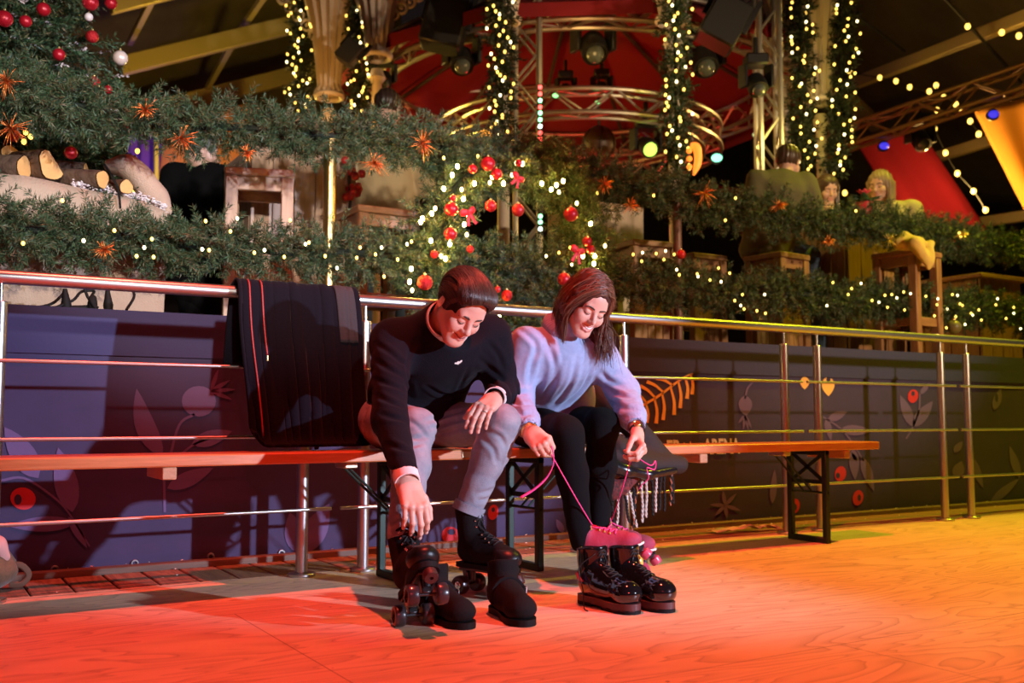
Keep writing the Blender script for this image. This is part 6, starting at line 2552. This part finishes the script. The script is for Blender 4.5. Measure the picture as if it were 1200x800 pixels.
# person in black at the left, standing with the back to us
c3 = D(236, 178, 6.1)
hp = A3(c3[0] + .05, c3[1] + .03, 1.40)
guest('grey-haired person in a black coat standing with the back turned, left of the pale stool', c3, face_frame(125, 10, 0), 1.0, foliage_mat('grey_hair', [(.10, .09, .09), (.18, .16, .15)]), 'short', blackc, blackc,
      (c3 + A3(-.14, .08, -.15), c3 + A3(.22, -.08, -.15)), hp, (A3(hp[0] - .08, hp[1], 1.25), A3(hp[0] + .08, hp[1] - .03, 1.25)), (c3 + A3(-.22, .08, -.52), c3 + A3(.18, -.10, -.52)), (c3 + A3(-.10, .25, -.62), c3 + A3(.20, .10, -.62)),
      (A3(hp[0] - .08, hp[1], ZT + .09), A3(hp[0] + .08, hp[1] - .03, ZT + .09)))
# person in a beige shirt
c4 = D(455, 128, 6.7)
hp = A3(c4[0] - .02, c4[1] + .03, 1.84)
guest('person in a beige shirt seen from behind above the red-lit stool, head hidden by garland', c4, face_frame(165, 10, 0), 1.0, dark_hair, 'short', beige, bluej,
      (c4 + A3(-.22, .10, -.26), c4 + A3(.18, -.10, -.26)), hp, (hp + A3(.05, .38, -.03), hp + A3(.28, .28, -.03)), (c4 + A3(-.28, .10, -.52), c4 + A3(.24, -.10, -.52)), (c4 + A3(-.10, .30, -.50), c4 + A3(.26, .14, -.50)),
      (A3(hp[0] + .05, hp[1] + .4, ZT + .10), A3(hp[0] + .28, hp[1] + .3, ZT + .10)))
# ------------------------------------------------------------------ bandstand with lighting trusses
alu = mat('truss_aluminium', (0.62, 0.58, 0.52), 0.35, 0.9)
blackm = mat('black_fixture', (0.012, 0.012, 0.013), 0.5)
KC = D(676, 200, 10.6)
KC = A3(KC[0], KC[1], 0)
redc = mat('red_canopy', (0.26, 0.006, 0.014), 0.8, bump=(6, .2), var=(1.2, (0.20, 0.004, 0.011)))
ks = thing('bandstand_canopy', 'dark red fabric canopy lining the inside of the bandstand roof', 'canopy', (KC[0], KC[1], 3.9))
n_ = 12
m = MB()
rings = []
for r, z in ((2.55, 3.90), (2.55, 4.02), (1.8, 4.45), (.9, 4.9), (.1, 5.3)):
    rings.append([KC + A3(r * cos(2 * pi * (i + .3) / n_), r * sin(2 * pi * (i + .3) / n_), z) for i in range(n_ + 1)])
m.grid(np.array(rings))
m.build('fabric', redc, ks, smooth=False)
for i in range(0, n_):
    m = MB()
    a = 2 * pi * (i + .3) / n_
    m.tube([KC + A3(2.53 * cos(a), 2.53 * sin(a), 3.99), KC + A3(.12 * cos(a), .12 * sin(a), 5.26)], .022, 6)
    m.build('roof_rib', mat('dark_rib', (0.06, 0.03, 0.025), .6), ks)


def truss(path, h_, w_, label, m_=None, name='truss', tube_r=.024, closed=False, step=.32, group=None):
    path = np.asarray(path, float)
    t = thing(name, label, 'truss', path.mean(0) * A3(1, 1, 0) + A3(0, 0, path[:, 2].min()), group)
    T = np.gradient(path, axis=0)
    T /= np.linalg.norm(T, axis=1)[:, None]
    up_ = A3(0, 0, 1) if abs(T[:, 2]).mean() < .8 else FW
    side = np.cross(T, up_)
    side /= np.linalg.norm(side, axis=1)[:, None]
    upv = np.cross(side, T)
    ch = [path + side * w_ / 2 + upv * h_ / 2, path - side * w_ / 2 + upv * h_ / 2, path + side * w_ / 2 - upv * h_ / 2, path - side * w_ / 2 - upv * h_ / 2]
    for c in ch:
        m = MB()
        m.tube(c, tube_r, 8)
        m.build('chord', m_ or alu, t)
    m = MB()
    seg = np.concatenate([[0], np.cumsum(np.linalg.norm(np.diff(path, axis=0), axis=1))])
    ks_ = np.arange(0, seg[-1], step)
    at = lambda c, s_: np.array([np.interp(s_, seg, c[:, i]) for i in range(3)])
    for i, s_ in enumerate(ks_[:-1]):
        s2 = ks_[i + 1]
        for a, b in ((0, 2), (1, 3), (0, 1), (2, 3)):
            if i % 2:
                a, b = b, a
            m.tube([at(ch[a], s_), at(ch[b], s2)], tube_r * .5, 5)
    m.build('lattice', m_ or alu, t)
    return t


def ring_path(r, z, a0, a1, n=40):
    a = np.radians(np.linspace(a0, a1, n))
    return np.stack([KC[0] + r * np.cos(a), KC[1] + r * np.sin(a), np.full(n, z)], 1)


truss(ring_path(1.42, 3.50, 0, 360, 64), .22, .18, 'lower curved truss ring inside the bandstand', step=.28)
truss(ring_path(2.15, 4.08, 0, 360, 80), .24, .20, 'upper curved truss ring under the red canopy', step=.30)
tb = D(618, 205, 8.3)
truss([A3(tb[0], tb[1], z) for z in np.linspace(ZT, 5.2, 24)], .20, .20, 'upright aluminium truss tower above the wreath', step=.24)
tb = D(902, 205, 8.45)
truss([A3(tb[0], tb[1], z) for z in np.linspace(ZT, 4.3, 20)], .17, .17, 'upright aluminium truss tower behind the person in the olive jacket', step=.24)
truss([D(440, 112, 11.8) + (D(900, 78, 12.6) - D(440, 112, 11.8)) * t for t in np.linspace(0, 1, 12)], .10, .10, 'straight thin truss across the back of the bandstand', step=.3, tube_r=.018)

white_p = mat('cream_cast_iron', (0.66, 0.58, 0.52), 0.5, bump=(20, .2))


def column(px, dep, zbot, label, cap_rng, lean=0, style=1, m_=None, brackets=(1, 1)):
    c = D(px, 150, dep)
    t = thing('bandstand_column', label, 'column', (c[0], c[1], ZT))
    m = MB()
    za, zb = cap_rng
    m.lathe((c[0], c[1], ZT), (0, 0, 1), [(.16, 0), (.16, .08), (.09, .14), (.05, .2), (.045, za - ZT - .25), (.08, za - ZT - .2), (.05, za - ZT - .12)], 20)
    m.build('shaft', m_ or white_p, t)
    m = MB()
    hh = zb - za
    prof = [(.10, 0), (.13, .03 * hh), (.10, .08 * hh), (.12, .3 * hh), (.16, .6 * hh), (.24, .9 * hh), (.27, hh)]
    n2 = 16
    ang = np.arange(n2 * 2) * pi / n2
    V = []
    for r, z in prof:
        rr = r * (1 + .14 * np.cos(ang * n2 / 1.0 + 0) * 1)
        rr = r * np.where(np.arange(n2 * 2) % 2, .86, 1.08)
        V.append(np.stack([c[0] + rr * np.cos(ang), c[1] + rr * np.sin(ang), np.full(n2 * 2, za + z)], 1))
    V = np.vstack(V)
    k = n2 * 2
    m.add(V, [(i * k + j, i * k + (j + 1) % k, (i + 1) * k + (j + 1) % k, (i + 1) * k + j) for i in range(len(prof) - 1) for j in range(k)])
    m.torus((c[0], c[1], za), (0, 0, 1), .12, .025, 24, 8)
    m.build('fluted_capital', m_ or white_p, t)
    # cast lace brackets
    for sgn, on in ((-1, brackets[0]), (1, brackets[1])):
        if not on:
            continue
        m = MB()
        o = A3(c[0], c[1], 0)
        ax = RT * A3(1, 1, 0)
        for k2 in range(4):
            r = .16 + .11 * k2
            pts = [o + sgn * ax * (.08 + r * (1 - cos(a))) + A3(0, 0, za + hh * .25 + (hh * .9) * sin(a)) for a in np.linspace(0, pi / 2, 10)]
            m.tube(pts, .022, 6)
        for k2 in range(7):
            q = o + sgn * ax * (.14 + .075 * k2) + A3(0, 0, za + hh * (.55 + .08 * k2))
            m.torus(q, FW, .05, .016, 12, 5)
            m.ball(q, .022, 6)
        m.build('lace_bracket', m_ or white_p, t, angle=180)
    return t


def zat(py, dep):
    return D(600, py, dep)[2]


column(385, 9.1, 0, 'amber-lit bandstand column with a fluted capital at the upper left', (zat(112, 9.1), zat(-25, 9.1)))
column(441, 8.9, 0, 'slim white bandstand column with a lace bracket left of the red canopy', (zat(64, 8.9), zat(-30, 8.9)), brackets=(0, 1))
column(962, 8.7, 0, 'yellow-lit bandstand column with a fluted capital at the upper right', (zat(118, 8.7), zat(-20, 8.7)), brackets=(0, 0))
column(920, 9.0, 0, 'white bandstand column with a lace bracket right of the red canopy', (zat(72, 9.0), zat(-30, 9.0)), brackets=(1, 0))
column(790, 7.9, 0, 'bandstand column behind the greenish garland', (zat(20, 7.9), zat(-60, 7.9)))
column(590, 7.9, 0, 'bandstand column behind the garland above the wreath', (zat(20, 7.9), zat(-60, 7.9)))

glass_l = mat('lamp_lens', (0.10, 0.12, 0.10), 0.1, coat=1)
green_l = mat('green_lens', (0.2, 0.5, 0.1), .2, emit=((.55, .9, .1), 2.0))
cyan_l = mat('cyan_lens', (0.3, 0.8, .6), .2, emit=((.25, 1, .6), 2.5))


def moving_head(px, py, dep, s, label, lens=None, aim=(0, -.2, -1)):
    c = D(px, py, dep)
    t = thing('stage_light', label, 'stage light', c - A3(0, 0, .3 * s), 'stage lights in the bandstand')
    m = MB()
    m.box(c + A3(0, 0, .22 * s), (.28 * s, .24 * s, .14 * s), rotz(YAW - pi / 2), .02 * s)
    m.build('base', blackm, t)
    for sx in (-1, 1):
        m = MB()
        q = c + RT * sx * .16 * s
        m.beam(q + A3(0, 0, .17 * s), q + A3(0, 0, -.12 * s), .05 * s, .14 * s, .01 * s)
        m.build('yoke_arm', blackm, t)
    m = MB()
    d = unit(A3(*aim) - FW * .6)
    m.lathe(c - d * .12 * s + A3(0, 0, -.06 * s), d, [(.05 * s, 0), (.11 * s, .05 * s), (.125 * s, .15 * s), (.12 * s, .26 * s), (.095 * s, .262 * s), (.09 * s, .24 * s)], 20)
    h_ = m.build('lamp_head', blackm, t)
    m = MB()
    m.ball(c + d * .13 * s + A3(0, 0, -.06 * s), .09 * s, 14)
    m.build('lens', lens or glass_l, h_, angle=180)
    m = MB()
    m.beam(c + A3(0, 0, .28 * s), c + A3(0, 0, .52 * s), .05 * s, .05 * s, .005)
    m.build('clamp', blackm, t)
    return t


moving_head(695, 46, 8.7, .95, 'moving stage light hanging in the middle of the red canopy')
moving_head(824, 62, 8.9, .95, 'moving stage light hanging just right of the greenish garland')
moving_head(541, 62, 8.8, .85, 'dark stage light hanging below the left loudspeaker')
moving_head(757, 166, 9.6, .75, 'stage light with a yellow-green lens under the lower truss ring', green_l, (.1, -.5, -.6))
moving_head(705, 100, 11.2, .6, 'small stage light on the back truss above the lower truss ring')
moving_head(663, 102, 11.2, .6, 'small violet-lit stage light beside the truss tower')
moving_head(886, 92, 8.0, .65, 'dark stage light at the foot of the right lace bracket')
moving_head(1078, 158, 10.5, .75, 'dark stage light under the slanting roof truss')
moving_head(450, 88, 9.3, .6, 'small dark stage light beside the slim white column')


def speaker(px, py, dep, s, label, rot):
    c = D(px, py, dep)
    t = thing('loudspeaker', label, 'loudspeaker', c - A3(0, 0, .3 * s), 'loudspeakers in the bandstand')
    R = np.column_stack([RT, np.cross(A3(0, 0, 1), RT), A3(0, 0, 1)]) @ np.array([[cos(rot), 0, sin(rot)], [0, 1, 0], [-sin(rot), 0, cos(rot)]])
    m = MB()
    m.box(c, (.42 * s, .36 * s, .50 * s), R, .02)
    m.build('cabinet', blackm, t)
    m = MB()
    m.box(c - R @ A3(0, -.0, 0) - FW * .19 * s, (.38 * s, .012, .46 * s), R, .004)
    m.build('grille', mat('speaker_mesh', (0.02, 0.02, 0.02), .7), t)
    for sx in (-1, 1):
        m = MB()
        m.beam(c + R @ A3(sx * .235 * s, 0, 0), c + R @ A3(sx * .235 * s, 0, .4 * s), .03, .04, .004)
        m.build('bracket', blackm, t)


speaker(522, 30, 8.6, .85, 'black loudspeaker hanging at the upper left of the red canopy', .25)
speaker(848, 28, 7.9, .75, 'black loudspeaker hanging at the upper right of the red canopy', .5)
speaker(410, 62, 8.7, .42, 'small black speaker box beside the amber capital', .7)

c = D(702, 168, 10.4)
t = thing('hanging_globe', 'dark mirror-like globe hanging in the middle of the bandstand', 'globe', c - A3(0, 0, .18))
m = MB()
m.ball(c, .18, 24)
m.build('ball', mat('dark_globe', (0.09, 0.045, 0.03), .45), t, angle=180)
m = MB()
for a in (.4, 1.5, 2.6):
    m.torus(c, (cos(a), sin(a), .2), .181, .006, 30, 5)
m.build('seam', blackm, t)
m = MB()
m.cyl(c + A3(0, 0, .17), c + A3(0, 0, .75), .012, 8)
m.build('rod', blackm, t)

# column of coloured dots
pt_ = D(633, 145, 8.05)
t = thing('led_strip', 'upright strip of red, green and white dots beside the truss tower', 'light strip', (pt_[0], pt_[1], zat(272, 8.05)))
m = MB()
m.beam(A3(pt_[0], pt_[1], zat(275, 8.05)) + FW * .03, A3(pt_[0], pt_[1], zat(96, 8.05)) + FW * .03, .03, .03, .004)
m.build('rail', blackm, t)
red_e = mat('red_dot', (1, .1, .1), .4, emit=((1, .06, .05), 6))
grn_e = mat('green_dot', (.3, 1, .5), .4, emit=((.25, 1, .45), 5))
wht_e = mat('white_dot', (.8, 1, .9), .4, emit=((.7, 1, .85), 6))
for k, (y, mm) in enumerate(((101, red_e), (109, red_e), (117, grn_e), (125, red_e), (132, grn_e), (140, grn_e), (148, wht_e), (156, red_e), (163, red_e), (171, red_e), (179, grn_e), (187, red_e), (255, grn_e), (262, grn_e), (270, wht_e))):
    m = MB()
    m.ball(A3(pt_[0], pt_[1], zat(y, 8.05)), .018, 8)
    m.build('dot', mm, t, angle=180)


def flood(px, py, dep, r, label, mm):
    c = D(px, py, dep)
    t = thing('spotlight', label, 'spotlight', c - A3(0, 0, r * 1.3), 'lit lamps in the tent')
    m = MB()
    m.lathe(c + FW * r * 1.4, -FW, [(r * .5, 0), (r * .9, r * .3), (r * 1.1, r * 1.3), (r * 1.1, r * 1.4), (r * .95, r * 1.4)], 18)
    m.build('housing', blackm, t)
    m = MB()
    m.ball(c, (r * .95, r * .95, r * .7), 14)
    m.build('lens', mm, t, angle=180)


flood(840, 185, 9.5, .055, 'cyan-white spotlight glowing right of the greenish garland', cyan_l)
flood(887, 158, 9.8, .045, 'pale green spotlight near the right white column', mat('pale_green_lens', (.6, .8, .5), .3, emit=((.6, .8, .35), 1.5)))
flood(651, 112, 9.2, .03, 'small green lamp on the left of the lower truss ring', mat('green_lens2', (.4, .9, .4), .3, emit=((.3, 1, .3), 2)))
flood(700, 120, 9.15, .022, 'tiny green lamp in the middle of the lower truss ring', mat('green_lens2', (0, 0, 0)))
blue_l = mat('blue_lens', (.1, .1, .8), .2, emit=((.06, .05, 1), .8))
flood(1036, 171, 9.8, .05, 'small black lamp with a blue glow above the red drape', blue_l)
flood(1164, 134, 9.0, .05, 'small black lamp with a blue glow in front of the orange drape', blue_l)

amb_e = mat('amber_glow', (1, .5, .1), .4, emit=((1, .36, .03), 2.6))
c = D(568, 165, 7.4)
t = thing('flame_lamp', 'glowing orange flower-like lamp above the wreath', 'lamp', c - A3(0, 0, .09))
f = Field(c - .13, c + .13, .007)
for i in range(9):
    a = i * 2.4
    f.ell(c + A3(.035 * cos(a), .03 * sin(a * 1.3), .04 * sin(a)), (.035, .03, .04), None, .02)
f.warp(lambda X: .006 * vnoise(X, 50, 3))
field_obj('shade', f, amb_e, t, 1)
m = MB()
m.cyl(c - A3(0, 0, .20), c - A3(0, 0, .06), .012, 8)
m.build('stem', blackm, t)
c = D(811, 186, 7.3)
t = thing('ear_lamp', 'orange glowing curved ornament at the foot of the greenish garland', 'lamp', c - A3(0, 0, .11))
m = MB()
pts = [c + RT * x + A3(0, 0, z) for x, z in ((-.01, .10), (.03, .09), (.045, .03), (.04, -.04), (.01, -.12))]
m.tube(spline(pts, 6), np.interp(np.linspace(0, 1, 25), [0, .3, .8, 1], [.02, .032, .026, .01]), 10)
m.build('glowing_tube', mat('orange_glow', (1, .4, .1), .4, emit=((1, .22, .02), 1.6)), t, angle=180)
m = MB()
for k in range(3):
    m.ball(c + RT * (-.02) + A3(0, 0, .06 - .06 * k), .022, 8)
m.build('knobs', mat('orange_glow', (0, 0, 0)), t, angle=180)

# ------------------------------------------------------------------ tent roof, beams, drapes
roof_m = mat('tent_cloth', (0.13, 0.105, 0.045), 0.85, bump=(2.5, .3), var=(1.4, (0.085, 0.065, 0.03)))
beam_m = mat('tent_beam', (0.52, 0.42, 0.20), 0.5, .3)


def sheet(name, pts, m_, thick=.02, n=14, sag=.04, label=None):
    """quad sheet through 4 corner points, slightly sagging"""
    a, b, c, d = [np.asarray(p, float) for p in pts]
    g = np.zeros((n, n, 3))
    for i, u in enumerate(np.linspace(0, 1, n)):
        for j, v in enumerate(np.linspace(0, 1, n)):
            g[i, j] = (a * (1 - u) + b * u) * (1 - v) + (d * (1 - u) + c * u) * v
    g[..., 2] += sag * np.sin(np.linspace(0, 5 * pi, n))[:, None]
    m = MB()
    m.grid(g)
    o = m.build(name, m_, angle=180)
    s_ = o.modifiers.new('thickness', 'SOLIDIFY')
    s_.thickness = thick
    s_.offset = 0
    return o


# left slope
structure(sheet('ceiling_left', [D(-260, -120, 9.5), D(470, -150, 14.5), D(470, 135, 19), D(-260, 235, 13.0)], roof_m, label=0), 'dark olive tent roof at the left')
structure(sheet('ceiling_right', [D(880, -170, 15.5), D(1420, -260, 8.5), D(1420, 250, 16), D(880, 235, 24)], roof_m), 'dark brown tent roof at the right')


def rafter(name, a, b, w_, h_, label, m_=None, group=None):
    m = MB()
    m.beam(a, b, w_, h_, .01)
    o = m.build(name, m_ or beam_m)
    tag(o, label, 'beam', group)
    return o


rafter('roof_beam', D(140, 78, 12.0), D(470, -2, 14.0), .12, .22, 'broad yellow-lit roof beam rising behind the tree at the upper left')
rafter('roof_beam', D(150, 137, 13.8), D(470, 56, 16.0), .12, .24, 'lower yellow-lit roof beam above the stool at the left')
rafter('roof_beam', D(128, 8, 10.6), D(330, -42, 12.0), .10, .16, 'thin roof beam cut by the top edge left of the amber capital')
rafter('roof_purlin', D(181, -6, 11.2), D(152, 50, 12.4), .07, .09, 'short dark purlin just right of the tree tip')
rafter('roof_purlin', D(312, -8, 12.5), D(276, 44, 13.2), .07, .09, 'short dark purlin near the light-wrapped garland at the top left')
rafter('roof_purlin', D(272, 52, 13.2), D(238, 112, 14.6), .07, .09, 'short dark purlin between the two yellow roof beams')
rafter('roof_beam', D(975, 108, 15.0), D(1290, -14, 10.6), .12, .16, 'long yellow-lit roof beam slanting up to the right edge')
rafter('roof_beam', D(1088, 187, 14.6), D(1170, 162, 13.6), .10, .15, 'short yellow-lit roof beam between the red and orange drapes')
rafter('roof_beam', D(1140, 262, 15.0), D(1260, 244, 14.2), .10, .16, 'yellow-lit roof beam below the orange drape at the right edge')
rafter('roof_beam', D(983, 106, 15.0), D(1030, 150, 17.5), .28, .10, 'pale yellow brace under the long right roof beam')
rafter('roof_purlin', D(960, -14, 11.5), D(1060, 60, 13.5), .03, .04, 'thin dark cable purlin crossing the brown roof panel', blackm)
rafter('roof_purlin', D(1100, -10, 10.5), D(1200, 100, 13.0), .03, .04, 'thin dark cable purlin crossing the roof panel near the right edge', blackm)
rafter('window_post', D(183, 150, 12.5), D(183, 262, 12.5), .06, .06, 'upright ochre post beside the purple drape', beam_m)
truss([D(960, 173, 10.2) + (D(1260, 72, 8.6) - D(960, 173, 10.2)) * t for t in np.linspace(0, 1, 14)], .20, .18, 'slanting lattice truss under the right tent roof', mat('brown_truss', (0.30, 0.17, 0.08), .45, .6), step=.26, tube_r=.022)


def drape(px, dep, label, m_, n=40, amp=.05, k=9):
    """hanging cloth: px = 4 corners (top-left, top-right, bottom-right, bottom-left)"""
    a, b, c, d = [D(x, y, dep) for x, y in px]
    g = np.zeros((n, 16, 3))
    for i, u in enumerate(np.linspace(0, 1, n)):
        for j, v in enumerate(np.linspace(0, 1, 16)):
            g[i, j] = (a * (1 - u) + b * u) * (1 - v) + (d * (1 - u) + c * u) * v - FW * amp * sin(u * k * pi * 2) * (.4 + .6 * v)
    m = MB()
    m.grid(g[:, ::-1])
    o = m.build('drape', m_, angle=180, origin=d)
    s_ = o.modifiers.new('thickness', 'SOLIDIFY')
    s_.thickness = .012
    tag(o, label, 'drape')
    return o


drape([(1140, 128), (1290, 95), (1290, 300), (1212, 268)], 11.5, 'amber-lit fabric drape hanging at the right edge of the tent', mat('orange_drape', (0.70, 0.30, 0.05), .8), k=2, amp=.08)
drape([(1002, 165), (1075, 148), (1170, 290), (1085, 300)], 11.8, 'dark red fabric drape hanging behind the blond woman', mat('dark_red_drape', (0.085, 0.003, 0.007), .9, spec=.05), k=1.5, amp=.08)
drape([(820, 215), (905, 225), (1000, 330), (925, 340)], 12.5, 'dim red drape low behind the olive jacket', mat('dark_red_drape', (0, 0, 0)), k=2)
drape([(150, 140), (192, 140), (192, 262), (150, 262)], 13.5, 'purple-lit drape between the tree and the person in black', mat('purple_drape', (0.16, 0.05, 0.42), .8), k=3)
drape([(192, 150), (290, 120), (290, 280), (180, 280)], 13.2, 'orange-brown drape behind the person in black', mat('orange_brown_drape', (0.55, 0.20, 0.05), .8), k=2)

# string of warm bulbs under the right roof
st = thing('string_light', 'loose string of warm bulbs hanging below the right tent roof', 'string light', D(1130, 150, 11))
sp_ = [(996, 85, 13), (1031, 91, 12.6), (1050, 95, 12.4), (1066, 102, 12.2), (1089, 107, 12), (1097, 100, 11.9), (1106, 114, 11.8), (1120, 122, 11.7), (1098, 129, 11.6), (1125, 130, 11.5), (1137, 142, 11.3), (1147, 157, 11.2), (1134, 31, 11), (1194, 42, 10.5), (1174, 38, 10.8),
       (998, 147, 12), (1095, 151, 11.5), (1108, 179, 11.4), (1122, 203, 11.3), (1141, 224, 11.2), (1155, 246, 11.1), (990, 226, 12.0)]
bulbs(st, [D(*q) for q in sp_], .030, [bulb_m])
m = MB()
m.tube(spline([D(*q) for q in sorted(sp_[:12])], 4), .006, 5)
m.tube(spline([D(*q) for q in sp_[16:21]], 4), .006, 5)
m.build('wire', blackm, st)
# far dark wall of the tent
structure(sheet('wall_back', [D(-500, 150, 26), D(1800, 150, 26), D(1800, 520, 26), D(-500, 520, 26)], mat('dark_tent_wall', (0.03, 0.022, 0.02), .9)), 'dark far wall of the tent')
# ------------------------------------------------------------------ lamps of the hall
def spot(name, loc, target, col, power, size=50, blend=0.5, rad=0.06):
    l = bpy.data.lights.new(name, 'SPOT')
    l.energy = power
    l.color = col
    l.spot_size = radians(size)
    l.spot_blend = blend
    l.shadow_soft_size = rad
    o = bpy.data.objects.new(name, l)
    COL.objects.link(o)
    o.location = loc
    d = Vector(np.asarray(target, float) - np.asarray(loc, float))
    o.rotation_euler = d.to_track_quat('-Z', 'Y').to_euler()
    return o


def lamp(name, loc, col, power, rad=0.1):
    l = bpy.data.lights.new(name, 'POINT')
    l.energy = power
    l.color = col
    l.shadow_soft_size = rad
    o = bpy.data.objects.new(name, l)
    COL.objects.link(o)
    o.location = loc
    return o


spot('red_rink_spot', (1.4, 2.2, 7.2), (2.3, 1.0, 0), (1, 0.075, 0.045), 2700, 80, 0.75, 0.06)
spot('amber_rink_spot', (8.0, 2.9, 6.5), (6.6, 3.0, 0), (0.72, 0.70, 0.012), 2300, 78, 1.0, 0.07)
spot('red_front_spot', (-0.6, -2.4, 2.6), (1.9, 3.2, 0.7), (1, 0.05, 0.05), 260, 30, 0.6, 0.08)
spot('white_front_spot', (4.9, -3.3, 1.75), (1.75, 3.5, 1.02), (0.68, 0.76, 1.0), 3100, 24, 0.35, 0.06)
spot('warm_terrace_spot', (0.3, -1.6, 2.3), (1.3, 4.6, 1.85), (1.0, 0.92, 0.82), 1500, 27, 0.6, 0.08)
spot('gold_terrace_spot', (5.6, -1.4, 2.3), (5.0, 4.6, 2.15), (1.0, 0.72, 0.44), 1150, 42, 0.7, 0.1)
k_ = tuple(KC + A3(0, 0, 2.6))
lamp('red_canopy_lamp', k_, (1, 0.03, 0.03), 40, 0.2)
lamp('amber_roof_lamp_left', tuple(D(300, 210, 10.5)), (1, 0.66, 0.10), 190, 0.2)
lamp('amber_column_lamp', tuple(D(372, 150, 8.3)), (1, 0.42, 0.06), 22, 0.1)
lamp('yellow_column_lamp', tuple(D(955, 130, 7.9)), (1, 0.75, 0.12), 12, 0.1)
lamp('amber_roof_lamp_right', tuple(D(1120, 230, 11.0)), (1, 0.60, 0.16), 150, 0.2)
spot('amber_drape_spot', tuple(D(1235, 300, 10.4)), D(1190, 160, 11.5), (1, 0.50, 0.04), 130, 80, 0.8)
lamp('red_drape_lamp', tuple(D(1060, 280, 10.9)), (1, 0.05, 0.05), 8, 0.1)
lamp('purple_lamp', tuple(D(170, 250, 12.6)), (0.45, 0.25, 1.0), 30, 0.1)
lamp('gold_bandstand_lamp', tuple(D(690, 60, 8.0)), (1, 0.60, 0.18), 9, 0.2)

w = bpy.data.worlds.new('tent_interior')
SC.world = w
w.use_nodes = True
bg = w.node_tree.nodes['Background']
bg.inputs[0].default_value = (0.16, 0.11, 0.10, 1)
bg.inputs[1].default_value = 0.05

cam = bpy.data.cameras.new('camera')
co = bpy.data.objects.new('camera', cam)
COL.objects.link(co)
cam.sensor_width = 36
cam.lens = F_PX / 1200 * 36
R = Matrix((RT, UP, -FW)).transposed()
co.matrix_world = Matrix.Translation(Vector(CAM)) @ R.to_4x4()
cam.clip_end = 200
cam.dof.use_dof = True
cam.dof.focus_distance = 3.35
cam.dof.aperture_fstop = 3.2
SC.camera = co
SC.view_settings.view_transform = 'Standard'
SC.view_settings.look = 'None'
SC.view_settings.gamma = 1
SC.view_settings.exposure = 0
SC.cycles.use_denoising = True
SC.cycles.sample_clamp_indirect = 4
SC.cycles.max_bounces = 6
